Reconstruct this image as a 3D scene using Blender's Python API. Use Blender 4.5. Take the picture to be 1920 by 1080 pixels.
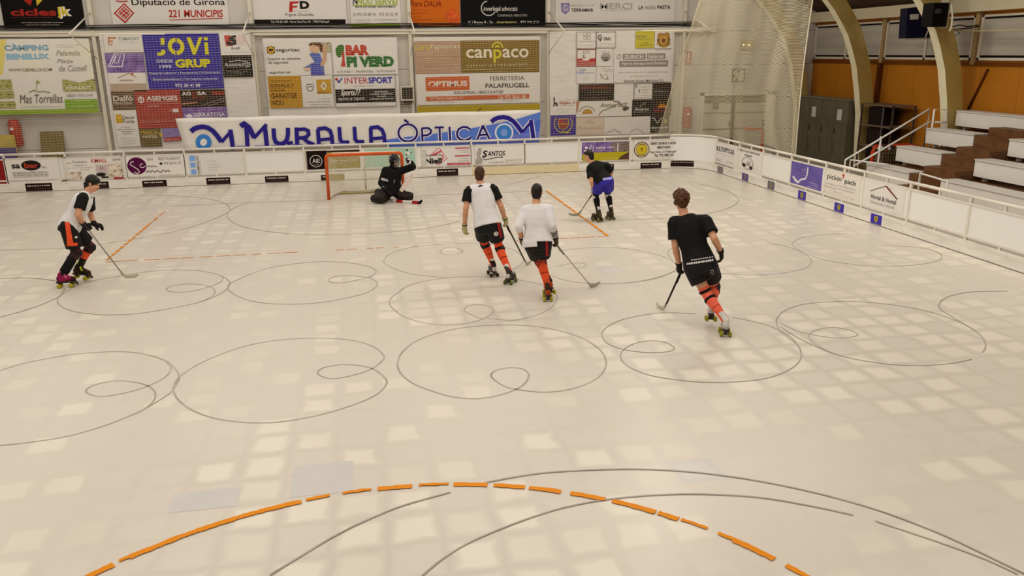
import bpy, bmesh, math, random
from mathutils import Vector, Matrix
from mathutils.bvhtree import BVHTree
for o in list(bpy.data.objects):
    bpy.data.objects.remove(o, do_unlink=True)
S = bpy.context.scene
COL = S.collection
random.seed(7)
# ---------------------------------------------------------------- camera
FPX = 1515.94
CAM = Vector((-0.0021, -19.9223, 3.3932))
YAW, PITCH, ROLL = 0.17826, -0.28406, -0.01108
def cam_axes():
    cy, sy, cp, sp = math.cos(YAW), math.sin(YAW), math.cos(PITCH), math.sin(PITCH)
    f = Vector((sy*cp, cy*cp, sp)); r = Vector((cy, -sy, 0)); u = r.cross(f)
    cr, sr = math.cos(ROLL), math.sin(ROLL)
    return cr*r + sr*u, -sr*r + cr*u, f
CR, CU, CF = cam_axes()
cd = bpy.data.cameras.new('camera'); cam = bpy.data.objects.new('camera', cd); COL.objects.link(cam)
cd.sensor_width = 36; cd.lens = 36*FPX/1920; cd.clip_end = 200
cam.matrix_world = Matrix(((CR.x, CU.x, -CF.x, CAM.x), (CR.y, CU.y, -CF.y, CAM.y), (CR.z, CU.z, -CF.z, CAM.z), (0, 0, 0, 1)))
S.camera = cam
# ---------------------------------------------------------------- light and exposure
S.view_settings.view_transform = 'Standard'; S.view_settings.look = 'None'
S.view_settings.gamma = 1; S.view_settings.use_curve_mapping = False
S.view_settings.exposure = 0.0
w = bpy.data.worlds.new('world'); S.world = w; w.use_nodes = True
w.node_tree.nodes['Background'].inputs[0].default_value = (1.0, 0.9, 0.75, 1)
w.node_tree.nodes['Background'].inputs[1].default_value = 0.15
LAMP_W = 162
for lx in (-9.5, -3.4, 2.6, 9.5):                       # the hall's rows of ceiling lamps
    for ly in (2.0, -4.5, -11, -17.5):
        ld = bpy.data.lights.new('ceiling_lamp', 'AREA'); ld.shape = 'RECTANGLE'; ld.size = 5.0; ld.size_y = 3.0
        ld.energy = LAMP_W * (0.85 if ly > 0 else 0.94 if ly > -10 else 1.1); ld.color = (1.0, 0.94, 0.825)
        lo = bpy.data.objects.new('ceiling_lamp', ld); COL.objects.link(lo)
        lo.location = (lx, ly, 6.3 if abs(lx) > 6 else 7.3)
ld = bpy.data.lights.new('spot_lamp', 'AREA'); ld.shape = 'DISK'; ld.size = 0.7; ld.energy = 150; ld.color = (1.0, 0.93, 0.78)
lo = bpy.data.objects.new('spot_lamp', ld); COL.objects.link(lo); lo.location = (6.3, -4.0, 7.2)
# ---------------------------------------------------------------- rays: a pixel of the photograph to a point on a real plane
def ray(px, py):
    return (CR*((px-960)/FPX) - CU*((py-540)/FPX) + CF)
def onY(px, py, Y):
    d = ray(px, py); return CAM + d*((Y-CAM.y)/d.y)
def onX(px, py, X):
    d = ray(px, py); return CAM + d*((X-CAM.x)/d.x)
def gnd(px, py, Z=0.0):
    d = ray(px, py); return CAM + d*((Z-CAM.z)/d.z)
def topx(P):
    d = Vector(P)-CAM; z = d.dot(CF); return 960+FPX*d.dot(CR)/z, 540-FPX*d.dot(CU)/z
# ---------------------------------------------------------------- materials
MATS = {}
def lin(c):
    c = c/255.0
    return c/12.92 if c <= 0.04045 else ((c+0.055)/1.055)**2.4
def hexlin(h):
    h = h.lstrip('#'); c = [lin(int(h[i:i+2], 16)) for i in (0, 2, 4)]
    return tuple(max(.0025, min(.86, (v-.003)*k)) for v, k in zip(c, (1.07, 1.08, 1.16)))
def M(h, rough=0.55, metal=0.0, spec=0.12):
    k = (h, rough, metal, spec)
    if k in MATS: return MATS[k]
    m = bpy.data.materials.new('paint_'+h.strip('#')); m.use_nodes = True
    b = m.node_tree.nodes['Principled BSDF']
    b.inputs['Base Color'].default_value = (*hexlin(h), 1); b.inputs['Roughness'].default_value = rough
    b.inputs['Metallic'].default_value = metal; b.inputs['Specular IOR Level'].default_value = spec
    MATS[k] = m; return m
def N(nt, t, **kw):
    n = nt.nodes.new(t)
    for k, v in kw.items(): setattr(n, k, v)
    return n
def noise_mat(name, cols, scale=6, stretch=(1, 1, 1), rough=0.6, spec=0.3, detail=5, pos=None, bump=0.0):
    if name in MATS: return MATS[name]
    m = bpy.data.materials.new(name); m.use_nodes = True; nt = m.node_tree; L = nt.links.new
    b = nt.nodes['Principled BSDF']; b.inputs['Roughness'].default_value = rough; b.inputs['Specular IOR Level'].default_value = spec
    tc = N(nt, 'ShaderNodeTexCoord'); mp = N(nt, 'ShaderNodeMapping'); mp.inputs['Scale'].default_value = stretch
    nz = N(nt, 'ShaderNodeTexNoise'); nz.inputs['Scale'].default_value = scale; nz.inputs['Detail'].default_value = detail
    cr = N(nt, 'ShaderNodeValToRGB'); L(tc.outputs['Object'], mp.inputs[0]); L(mp.outputs[0], nz.inputs['Vector']); L(nz.outputs['Fac'], cr.inputs[0])
    e = cr.color_ramp.elements
    n = len(cols)
    pos = pos or [0.32+0.36*i/(n-1) for i in range(n)]
    while len(e) < n: e.new(0.5)
    for i, c in enumerate(cols): e[i].position = pos[i]; e[i].color = (*hexlin(c), 1)
    L(cr.outputs[0], b.inputs['Base Color'])
    if bump:
        bp = N(nt, 'ShaderNodeBump'); bp.inputs['Strength'].default_value = bump; bp.inputs['Distance'].default_value = .02
        L(nz.outputs['Fac'], bp.inputs['Height']); L(bp.outputs[0], b.inputs['Normal'])
    MATS[name] = m; return m
# ---------------------------------------------------------------- mesh helpers
WO = {}
def tag(o, label=None, cat=None, group=None, kind=None):
    if label: o['label'] = label
    if cat: o['category'] = cat
    if group: o['group'] = group
    if kind: o['kind'] = kind
    return o
def place(o, origin, parent):
    WO[o] = Vector(origin)
    if parent:
        o.parent = parent; o.location = Vector(origin)-WO[parent]
    else: o.location = origin
def mk(name, V, F, mats, parent=None, mi=None, smooth=False, origin=None):
    V = [Vector(v) for v in V]
    if origin is None:
        lo = Vector([min(v[i] for v in V) for i in range(3)]); hi = Vector([max(v[i] for v in V) for i in range(3)])
        origin = Vector(((lo.x+hi.x)/2, (lo.y+hi.y)/2, lo.z))
    origin = Vector(origin)
    me = bpy.data.meshes.new(name); me.from_pydata([tuple(v-origin) for v in V], [], F)
    for m in (mats if isinstance(mats, (list, tuple)) else [mats]): me.materials.append(m)
    if mi: me.polygons.foreach_set('material_index', mi)
    if smooth: me.polygons.foreach_set('use_smooth', [True]*len(me.polygons))
    me.update()
    o = bpy.data.objects.new(name, me); COL.objects.link(o); place(o, origin, parent); return o
def empty(name, loc, label=None, cat=None, group=None, kind=None):
    o = bpy.data.objects.new(name, None); COL.objects.link(o); o.empty_display_size = .2; place(o, loc, None)
    return tag(o, label, cat, group, kind)
class G:
    """collects verts and faces"""
    def __init__(s): s.V = []; s.F = []; s.I = []; s.mats = []
    def add(s, V, F, m=None):
        b = len(s.V); s.V += [Vector(v) for v in V]; s.F += [tuple(i+b for i in f) for f in F]
        k = 0
        if m is not None:
            if m not in s.mats: s.mats.append(m)
            k = s.mats.index(m)
        s.I += [k]*len(F); return s
    def box(s, a, b, m=None):
        x0, y0, z0 = [min(a[i], b[i]) for i in range(3)]; x1, y1, z1 = [max(a[i], b[i]) for i in range(3)]
        return s.add([(x0,y0,z0),(x1,y0,z0),(x1,y1,z0),(x0,y1,z0),(x0,y0,z1),(x1,y0,z1),(x1,y1,z1),(x0,y1,z1)],
                     [(0,3,2,1),(4,5,6,7),(0,1,5,4),(1,2,6,5),(2,3,7,6),(3,0,4,7)], m)
    def tube(s, pts, r, m=None, n=8, closed=False):
        pts = [Vector(p) for p in pts]; V = []; F = []; k = len(pts)
        up = None
        for i, p in enumerate(pts):
            if closed: d = (pts[(i+1) % k]-pts[i-1])
            else: d = pts[min(i+1, k-1)]-pts[max(i-1, 0)]
            d.normalize()
            if up is None or abs(up.dot(d)) > .99:
                up = Vector((0, 0, 1)) if abs(d.z) < .9 else Vector((1, 0, 0))
            a = d.cross(up).normalized(); bb = a.cross(d).normalized(); up = bb
            rr = r[i] if isinstance(r, (list, tuple)) else r
            for j in range(n):
                t = 2*math.pi*(j+.5)/n; V.append(p+a*math.cos(t)*rr+bb*math.sin(t)*rr)
        for i in range(k if closed else k-1):
            for j in range(n):
                F.append((i*n+j, i*n+(j+1) % n, ((i+1) % k)*n+(j+1) % n, ((i+1) % k)*n+j))
        if not closed: F += [tuple(range(n))[::-1], tuple((k-1)*n+j for j in range(n))]
        return s.add(V, F, m)
    def cyl(s, a, b, r, m=None, n=16): return s.tube([a, b], r, m, n)
    def loft(s, C, X, R, m=None, n=16, fwd=None):
        """elliptic rings: centres, across directions, (across radius, depth radius)"""
        C = [Vector(c) for c in C]; k = len(C); V = []; F = []
        for i in range(k):
            d = (C[min(i+1, k-1)]-C[max(i-1, 0)]).normalized()
            x = Vector(X[i] if isinstance(X, list) else X); x = (x-d*x.dot(d)).normalized(); y = d.cross(x)
            a, b = R[i] if isinstance(R[i], tuple) else (R[i], R[i])
            for j in range(n):
                t = 2*math.pi*j/n; V.append(C[i]+x*math.cos(t)*a+y*math.sin(t)*b)
        for i in range(k-1):
            for j in range(n): F.append((i*n+j, i*n+(j+1) % n, (i+1)*n+(j+1) % n, (i+1)*n+j))
        F += [tuple(range(n))[::-1], tuple((k-1)*n+j for j in range(n))]
        return s.add(V, F, m)
    def limb(s, C, R, n=14, m=None):
        d = Vector(C[-1])-Vector(C[0]); x = Vector((1, 0, 0)) if abs(d.normalized().x) < .8 else Vector((0, 1, 0))
        return s.loft(C, x, R, m, n)
    def ball(s, c, r, ax=None, m=None, nu=14, nv=9):
        """ellipsoid; r scalar or 3 radii along the axes in ax"""
        c = Vector(c); r = (r, r, r) if not isinstance(r, tuple) else r
        ax = ax or (Vector((1, 0, 0)), Vector((0, 1, 0)), Vector((0, 0, 1)))
        V = [c-ax[2]*r[2]]; F = []
        for i in range(1, nv):
            ph = -math.pi/2+math.pi*i/nv
            for j in range(nu):
                t = 2*math.pi*j/nu
                V.append(c+ax[0]*r[0]*math.cos(ph)*math.cos(t)+ax[1]*r[1]*math.cos(ph)*math.sin(t)+ax[2]*r[2]*math.sin(ph))
        V.append(c+ax[2]*r[2]); top = len(V)-1
        for j in range(nu): F.append((0, 1+(j+1) % nu, 1+j)); F.append((top, 1+(nv-2)*nu+j, 1+(nv-2)*nu+(j+1) % nu))
        for i in range(nv-2):
            for j in range(nu):
                a = 1+i*nu; F.append((a+j, a+(j+1) % nu, a+nu+(j+1) % nu, a+nu+j))
        return s.add(V, F, m)
    def cap(s, a, b, ra, rb, n=12):
        a, b = Vector(a), Vector(b); s.limb([a, b], [ra, rb], n); s.ball(a, ra, nu=n, nv=8); s.ball(b, rb, nu=n, nv=8); return s
    def prism(s, poly, plane, v0, v1, m=None):
        """extrude a polygon of 2-D points; plane 'Y': (x,z) along y; 'X': (y,z) along x; 'Z': (x,y) along z"""
        f = {'Y': lambda p, v: (p[0], v, p[1]), 'X': lambda p, v: (v, p[0], p[1]), 'Z': lambda p, v: (p[0], p[1], v)}[plane]
        n = len(poly); V = [f(p, v0) for p in poly]+[f(p, v1) for p in poly]
        F = [(i, (i+1) % n, n+(i+1) % n, n+i) for i in range(n)]+[tuple(range(n))[::-1], tuple(range(n, 2*n))]
        return s.add(V, F, m)
    def make(s, name, mat=None, parent=None, smooth=False, origin=None, fix=True, bevel=0):
        mats = s.mats if s.mats else [mat]
        o = mk(name, s.V, s.F, mats, parent, s.I if s.mats else None, smooth, origin)
        if fix or bevel:
            bm = bmesh.new(); bm.from_mesh(o.data)
            if fix: bmesh.ops.recalc_face_normals(bm, faces=bm.faces)
            if bevel: bmesh.ops.bevel(bm, geom=bm.edges[:], offset=bevel, segments=2, affect='EDGES', clamp_overlap=True)
            bm.to_mesh(o.data); bm.free(); o.data.update()
        return o
    def remesh(s, name, mat, parent=None, voxel=.008, it=3, fac=.5, origin=None):
        """union of all pieces as one continuous smooth surface"""
        me = bpy.data.meshes.new('tmp'); me.from_pydata([tuple(v) for v in s.V], [], s.F)
        bm = bmesh.new(); bm.from_mesh(me); bmesh.ops.recalc_face_normals(bm, faces=bm.faces); bm.to_mesh(me); bm.free()
        t = bpy.data.objects.new('tmp', me); COL.objects.link(t)
        r = t.modifiers.new('r', 'REMESH'); r.mode = 'VOXEL'; r.voxel_size = voxel; r.use_smooth_shade = True
        if it:
            sm = t.modifiers.new('s', 'SMOOTH'); sm.iterations = it; sm.factor = fac
        dg = bpy.context.evaluated_depsgraph_get(); dg.update()
        m2 = bpy.data.meshes.new_from_object(t.evaluated_get(dg)); bpy.data.objects.remove(t); bpy.data.meshes.remove(me)
        vs = [v.co for v in m2.vertices]
        if origin is None:
            lo = Vector([min(v[i] for v in vs) for i in range(3)]); hi = Vector([max(v[i] for v in vs) for i in range(3)])
            origin = Vector(((lo.x+hi.x)/2, (lo.y+hi.y)/2, lo.z))
        m2.transform(Matrix.Translation(-Vector(origin))); m2.materials.clear()
        for mm in (mat if isinstance(mat, list) else [mat]): m2.materials.append(mm)
        m2.name = name
        m2.polygons.foreach_set('use_smooth', [True]*len(m2.polygons)); m2.update()
        o = bpy.data.objects.new(name, m2); COL.objects.link(o); place(o, origin, parent); return o
# ---------------------------------------------------------------- lettering
TXT = {}
def text_mesh(s, bold=0.0, shear=0.0, space=1.0):
    k = (s, bold, shear, space)
    if k in TXT: return TXT[k]
    cu = bpy.data.curves.new('t', 'FONT'); cu.body = s; cu.offset = bold; cu.shear = shear; cu.space_character = space
    cu.resolution_u = 3; cu.fill_mode = 'FRONT'
    o = bpy.data.objects.new('t', cu); COL.objects.link(o)
    dg = bpy.context.evaluated_depsgraph_get(); dg.update()
    me = bpy.data.meshes.new_from_object(o.evaluated_get(dg))
    V = [(v.co.x, v.co.y) for v in me.vertices]; F = [tuple(p.vertices) for p in me.polygons]
    bpy.data.objects.remove(o); bpy.data.curves.remove(cu); bpy.data.meshes.remove(me)
    x0 = min(v[0] for v in V); x1 = max(v[0] for v in V); y0 = min(v[1] for v in V); y1 = max(v[1] for v in V)
    V = [((v[0]-x0)/(x1-x0), (v[1]-y0)/(y1-y0)) for v in V]
    TXT[k] = (V, F); return V, F
# items of a sign: places are read off the photograph and laid on the sign's own plane
def T(s, x0, x1, y, h, c, b=0.0, sh=0.0, sp=1.0, part='lettering'): return ('T', s, x0, x1, y, h, c, b, sh, sp, part)
def TV(s, x, w, y0, y1, c, b=0.0, part='lettering'): return ('TV', s, x, w, y0, y1, c, b, part)
def R(x0, x1, y0, y1, c, part='logo'): return ('R', x0, x1, y0, y1, c, part)
def E(x, y, rx, ry, c, inner=0.0, a0=0, a1=360, part='logo'): return ('E', x, y, rx, ry, c, inner, a0, a1, part)
def P(pts, c, part='logo'): return ('P', pts, c, part)
def Ln(pts, wd, c, part='logo'): return ('Ln', pts, wd, c, part)
def L(x0, x1, y, h, c, part='small_print'): return ('L', x0, x1, y, h, c, part)
class Plane:
    def __init__(s, kind, val): s.k = kind; s.v = val
    def uv(s, px, py):
        if s.k == 'Y': q = onY(px, py, s.v); return q.x, q.z
        q = onX(px, py, s.v); return -q.y, q.z
    def w(s, a, b, o=0.0):
        return Vector((a, s.v-o, b)) if s.k == 'Y' else Vector((s.v-o, -a, b))
def colmat(c): return c if not isinstance(c, str) else M(c, .5)
def sign(label, plane, quad, color, items=(), cat='advertising sign', name='advertising_sign', group=None, thick=.012, off=0.0, border=None):
    pl = plane
    q = [pl.uv(*p) for p in quad]                         # TL TR BR BL
    a0 = (q[0][0]+q[3][0])/2; a1 = (q[1][0]+q[2][0])/2; b1 = (q[0][1]+q[1][1])/2; b0 = (q[2][1]+q[3][1])/2
    g = G(); A = pl.w(a0, b0, off); B = pl.w(a1, b1, off+thick); g.box(A, B)
    root = g.make(name, colmat(color)); tag(root, label, cat, group)
    parts = {}
    base = off+thick
    if border:
        t = .022; gg = G()
        for (u0, v0, u1, v1) in ((a0, b0, a1, b0+t), (a0, b1-t, a1, b1), (a0, b0, a0+t, b1), (a1-t, b0, a1, b1)):
            gg.box(pl.w(u0, v0, base-.004), pl.w(u1, v1, base+.008))
        gg.make('edge_frame', colmat(border), root)
    rnd = random.Random(label)
    for i, it in enumerate(items):
        o = base+.004+.0012*i; k = it[0]; part = it[-1]; g = parts.setdefault((part, i if part in ('lettering', 'photo', 'logo') else 0), G())
        if k == 'T':
            _, s, x0, x1, y, h, c, b, sh, sp, _p = it
            V, F = text_mesh(s, b, sh, sp)
            u0 = pl.uv(x0, y)[0]; u1 = pl.uv(x1, y)[0]; xm = (x0+x1)/2; v0 = pl.uv(xm, y+h/2)[1]; v1 = pl.uv(xm, y-h/2)[1]
            g.add([pl.w(u0+(u1-u0)*p[0], v0+(v1-v0)*p[1], o) for p in V], F, colmat(c))
        elif k == 'TV':
            _, s, x, wd, y0, y1, c, b, _p = it
            V, F = text_mesh(s, b); ym = (y0+y1)/2
            u0 = pl.uv(x-wd/2, ym)[0]; u1 = pl.uv(x+wd/2, ym)[0]; v0 = pl.uv(x, y1)[1]; v1 = pl.uv(x, y0)[1]
            g.add([pl.w(u1-(u1-u0)*p[1], v0+(v1-v0)*p[0], o) for p in V], F, colmat(c))
        elif k == 'R':
            _, x0, x1, y0, y1, c, _p = it
            xm, ym = (x0+x1)/2, (y0+y1)/2
            u0 = pl.uv(x0, ym)[0]; u1 = pl.uv(x1, ym)[0]; v0 = pl.uv(xm, y1)[1]; v1 = pl.uv(xm, y0)[1]
            g.add([pl.w(u0, v0, o), pl.w(u1, v0, o), pl.w(u1, v1, o), pl.w(u0, v1, o)], [(0, 1, 2, 3)], colmat(c))
        elif k == 'E':
            _, x, y, rx, ry, c, inn, t0, t1, _p = it
            u, v = pl.uv(x, y); ru = abs(pl.uv(x+rx, y)[0]-u); rv = abs(pl.uv(x, y-ry)[1]-v); n = 28
            full = (t1-t0) >= 360
            an = [math.radians(t0+(t1-t0)*j/n) for j in range(n if full else n+1)]
            if inn <= 0: g.add([pl.w(u, v, o)]+[pl.w(u+ru*math.cos(t), v+rv*math.sin(t), o) for t in an], [(0, 1+j, 1+(j+1) % len(an)) for j in range(len(an) if full else len(an)-1)], colmat(c))
            else:
                k2 = len(an)
                V = [pl.w(u+ru*math.cos(t)*f, v+rv*math.sin(t)*f, o) for f in (1, inn) for t in an]
                g.add(V, [(j, (j+1) % k2, k2+(j+1) % k2, k2+j) for j in range(k2 if full else k2-1)], colmat(c))
        elif k == 'P':
            V = [pl.w(*pl.uv(*p), o) for p in it[1]]; g.add(V, [tuple(range(len(V)))], colmat(it[2]))
        elif k == 'Ln':
            pts = [Vector(pl.uv(*p)) for p in it[1]]; wd = abs(pl.uv(pts and it[1][0][0]+it[2], it[1][0][1])[0]-pts[0][0])/2
            V = []
            for j, p in enumerate(pts):
                d = (pts[min(j+1, len(pts)-1)]-pts[max(j-1, 0)]).normalized(); nn = Vector((-d.y, d.x))*wd
                V += [pl.w(*(p+nn), o), pl.w(*(p-nn), o)]
            g.add(V, [(2*j, 2*j+1, 2*j+3, 2*j+2) for j in range(len(pts)-1)], colmat(it[3]))
        elif k == 'L':                                       # print too small to read: worn word-length strokes
            _, x0, x1, y, h, c, _p = it
            u0 = pl.uv(x0, y)[0]; u1 = pl.uv(x1, y)[0]; xm = (x0+x1)/2; v0 = pl.uv(xm, y+h*.3)[1]; v1 = pl.uv(xm, y-h*.3)[1]
            u = u0; sc = (u1-u0)/max(4, (x1-x0)/1.6)
            while u < u1:
                e = min(u1, u+sc*rnd.uniform(.35, 1.3)); q0 = v0+(v1-v0)*rnd.uniform(0, .3); q1 = v1-(v1-v0)*rnd.uniform(0, .35)
                g.add([pl.w(u, q0, o), pl.w(e, q0, o), pl.w(e, q1, o), pl.w(u, q1, o)], [(0, 1, 2, 3)], colmat(c))
                u = e+sc*rnd.choice((.25, .3, .3, .9))
    out = []                                               # marks that touch are one part, marks apart are parts of their own
    for (pn, _), g in parts.items():
        if pn != 'logo': out.append((pn, g, None)); continue
    lg = [(g, 0) for (pn, _), g in parts.items() if pn == 'logo']
    boxes = []
    for g, _ in lg:
        us = [(v.x if pl.k == 'Y' else v.y) for v in g.V]; vs = [v.z for v in g.V]; boxes.append([g, min(us)-.01, max(us)+.01, min(vs)-.01, max(vs)+.01])
    while boxes:
        a = boxes.pop(0); hit = True
        while hit:
            hit = False
            for b in boxes:
                if a[1] <= b[2] and b[1] <= a[2] and a[3] <= b[4] and b[3] <= a[4]:
                    for m, idx in [(b[0].mats[k], k) for k in range(len(b[0].mats))]:
                        a[0].add(b[0].V, [f for f, k in zip(b[0].F, b[0].I) if k == idx], m)
                    a = [a[0], min(a[1], b[1]), max(a[2], b[2]), min(a[3], b[3]), max(a[4], b[4])]; boxes.remove(b); hit = True; break
        out.append(('logo', a[0], None))
    for pn, g, _ in out:
        ob = g.make(pn, None, root, fix=False)
        if pn == 'small_print': ob['kind'] = 'stuff'
    return root
# ================================================================ THE SETTING
YW, XW = 5.5, 14.75                   # back wall and right wall
YB, XB = 3.09, 9.97                   # inner faces of the rink barrier
def floor_material():
    m = bpy.data.materials.new('rink_floor'); m.use_nodes = True; nt = m.node_tree; lk = nt.links.new
    b = nt.nodes['Principled BSDF']; b.inputs['Specular IOR Level'].default_value = .4
    tc = N(nt, 'ShaderNodeTexCoord'); sp = N(nt, 'ShaderNodeSeparateXYZ')
    def math_(op, a, bb=None, c=None):
        n = N(nt, 'ShaderNodeMath', operation=op)
        for i, v in enumerate((a, bb, c)):
            if v is None: continue
            if isinstance(v, (int, float)): n.inputs[i].default_value = v
            else: lk(v, n.inputs[i])
        return n.outputs[0]
    # slightly wandering coordinates so that the slab edges are hand-laid
    nz = N(nt, 'ShaderNodeTexNoise'); nz.inputs['Scale'].default_value = 2.6; nz.inputs['Detail'].default_value = 4
    lk(tc.outputs['Object'], nz.inputs['Vector'])
    va = N(nt, 'ShaderNodeVectorMath', operation='SUBTRACT'); lk(nz.outputs['Color'], va.inputs[0]); va.inputs[1].default_value = (.5, .5, .5)
    vs = N(nt, 'ShaderNodeVectorMath', operation='SCALE'); lk(va.outputs[0], vs.inputs[0]); vs.inputs['Scale'].default_value = .17
    vo = N(nt, 'ShaderNodeVectorMath', operation='ADD'); lk(tc.outputs['Object'], vo.inputs[0]); lk(vs.outputs[0], vo.inputs[1])
    lk(vo.outputs[0], sp.inputs[0])
    cell = .4
    ux = math_('DIVIDE', sp.outputs[0], cell); uy = math_('DIVIDE', sp.outputs[1], cell)
    fx = math_('FRACT', ux); fy = math_('FRACT', uy)
    ex = math_('MINIMUM', fx, math_('SUBTRACT', 1, fx)); ey = math_('MINIMUM', fy, math_('SUBTRACT', 1, fy))
    edge = math_('MINIMUM', ex, ey)
    cx = math_('FLOOR', ux); cy = math_('FLOOR', uy)
    cv = N(nt, 'ShaderNodeCombineXYZ'); lk(cx, cv.inputs[0]); lk(cy, cv.inputs[1])
    wn = N(nt, 'ShaderNodeTexWhiteNoise', noise_dimensions='2D'); lk(cv.outputs[0], wn.inputs['Vector'])
    big = N(nt, 'ShaderNodeTexNoise'); big.inputs['Scale'].default_value = .22; big.inputs['Detail'].default_value = 4; lk(tc.outputs['Object'], big.inputs['Vector'])
    fine = N(nt, 'ShaderNodeTexNoise'); fine.inputs['Scale'].default_value = 5; fine.inputs['Detail'].default_value = 6; lk(tc.outputs['Object'], fine.inputs['Vector'])
    # worn pale middle of each slab, grimy joints
    inner = N(nt, 'ShaderNodeMapRange', interpolation_type='SMOOTHSTEP'); lk(edge, inner.inputs[0]); inner.inputs[1].default_value = .09; inner.inputs[2].default_value = .24
    sel = N(nt, 'ShaderNodeMapRange', interpolation_type='SMOOTHSTEP'); lk(math_('ADD', math_('MULTIPLY', wn.outputs['Value'], .5), big.outputs['Fac']), sel.inputs[0])
    sel.inputs[1].default_value = .63; sel.inputs[2].default_value = 1.0
    pale = math_('MULTIPLY', inner.outputs[0], sel.outputs[0])
    base = N(nt, 'ShaderNodeMix', data_type='RGBA'); lk(fine.outputs['Fac'], base.inputs['Factor'])
    base.inputs['A'].default_value = (*hexlin(FLOOR_A), 1); base.inputs['B'].default_value = (*hexlin(FLOOR_B), 1)
    m2 = N(nt, 'ShaderNodeMix', data_type='RGBA'); lk(math_('MULTIPLY', pale, .66), m2.inputs['Factor']); lk(base.outputs['Result'], m2.inputs['A']); m2.inputs['B'].default_value = (*hexlin(FLOOR_C), 1)
    # joint grime
    gr = N(nt, 'ShaderNodeMapRange'); lk(edge, gr.inputs[0]); gr.inputs[1].default_value = .02; gr.inputs[2].default_value = .11; gr.inputs[3].default_value = 1; gr.inputs[4].default_value = 0
    gs = N(nt, 'ShaderNodeMapRange'); lk(big.outputs['Fac'], gs.inputs[0]); gs.inputs[1].default_value = .42; gs.inputs[2].default_value = .62
    m3 = N(nt, 'ShaderNodeMix', data_type='RGBA'); lk(math_('MULTIPLY', math_('MULTIPLY', gr.outputs[0], gs.outputs[0]), .16), m3.inputs['Factor'])
    lk(m2.outputs['Result'], m3.inputs['A']); m3.inputs['B'].default_value = (*hexlin('#958b7b'), 1)
    # a few slabs repaired in bluish cement
    rp = math_('GREATER_THAN', wn.outputs['Value'], .995)
    m4 = N(nt, 'ShaderNodeMix', data_type='RGBA'); lk(math_('MULTIPLY', rp, .6), m4.inputs['Factor']); lk(m3.outputs['Result'], m4.inputs['A']); m4.inputs['B'].default_value = (*hexlin('#bdb9b4'), 1)
    lk(m4.outputs['Result'], b.inputs['Base Color'])
    ro = N(nt, 'ShaderNodeMapRange'); lk(fine.outputs['Fac'], ro.inputs[0]); ro.inputs[3].default_value = .26; ro.inputs[4].default_value = .38
    lk(ro.outputs[0], b.inputs['Roughness'])
    return m
FLOOR_A, FLOOR_B, FLOOR_C = '#c6bcab', '#cec4b3', '#dfd6c1'
g = G(); g.add([(-15, -27, 0), (XW, -27, 0), (XW, YW, 0), (-15, YW, 0)], [(0, 1, 2, 3)])
floor = mk('floor', g.V, g.F, floor_material(), origin=(0, 0, 0)); tag(floor, 'pale worn rink floor of square slabs', kind='structure')
# --- painted lines
ORANGE = M('#d9830c', .5)
GREY = noise_mat('scuffed_grey_line', ['#928879', '#a3988a', '#b1a697'], 3, rough=.6)
FAINT = noise_mat('faint_grey_line', ['#a0968a', '#aea496', '#b9af9f'], 3, rough=.6)
def ribbon(pts, wd, z=.002):
    V = []; F = []; k = len(pts)
    for i, p in enumerate(pts):
        d = (pts[min(i+1, k-1)]-pts[max(i-1, 0)]); d.z = 0
        d = d.normalized() if d.length > 1e-6 else Vector((1, 0, 0)); n = Vector((-d.y, d.x, 0))*wd/2
        V += [Vector((p.x, p.y, z))+n, Vector((p.x, p.y, z))-n]
    return V, [(2*i, 2*i+1, 2*i+3, 2*i+2) for i in range(k-1)]
def catmull(P_, n=5):
    out = []
    for i in range(len(P_)-1):
        p0, p1, p2, p3 = P_[max(i-1, 0)], P_[i], P_[i+1], P_[min(i+2, len(P_)-1)]
        for j in range(n):
            t = j/n; out.append(.5*((2*p1)+(p2-p0)*t+(2*p0-5*p1+4*p2-p3)*t*t+(3*p1-p0-3*p2+p3)*t**3))
    out.append(P_[-1]); return out
LC = [0]
def loopline(pts, ox=0, oy=0, s=1.0, wd=.028, mat=None, name='skating_loop_line'):
    Pw = catmull([gnd(ox+x/s, oy+y/s) for x, y in pts]); LC[0] += 1
    V, F = ribbon(Pw, wd*.76, .0015+.00015*LC[0]); o = mk(name, V, F, mat or GREY, floor, origin=(0, 0, 0)); return o
A5 = (0, 560, 3.6); A2 = (200, 600, 2.25); A7 = (720, 540, 3.4286); A3 = (0, 360, 4.0); A4 = (400, 360, 4.0); A8 = (1100, 420, 2.3415); AB = (780, 840, 1.684); A1 = (700, 340, 2.667); A9 = (1000, 190, 4.32)
loopline([(-120,520),(0,485),(150,440),(330,403),(530,372),(780,358),(950,370),(1100,412),(1180,470),(1210,530),(1190,580),(1150,635),(1020,720),(900,780),(700,860),(450,930),(200,970),(0,990),(-150,992)], *A5)
loopline([(1130,430),(1155,470),(1120,525),(1000,590),(850,635),(700,660),(620,650),(580,625),(620,590),(720,562),(830,555),(960,575),(1030,610),(1050,650),(1030,700),(960,755),(870,795)], *A5)
loopline([(305,240),(400,180),(550,120),(700,88),(880,76),(1030,85),(1120,110),(1165,145),(1165,170),(1110,210),(1020,238),(940,247),(890,225),(920,200),(1000,188),(1080,195),(1130,210),(1175,245),(1178,275),(1130,320),(1030,362),(900,400),(750,428),(620,434),(480,420),(380,390),(310,345),(282,300),(285,275),(305,240)], *A2)
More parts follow.
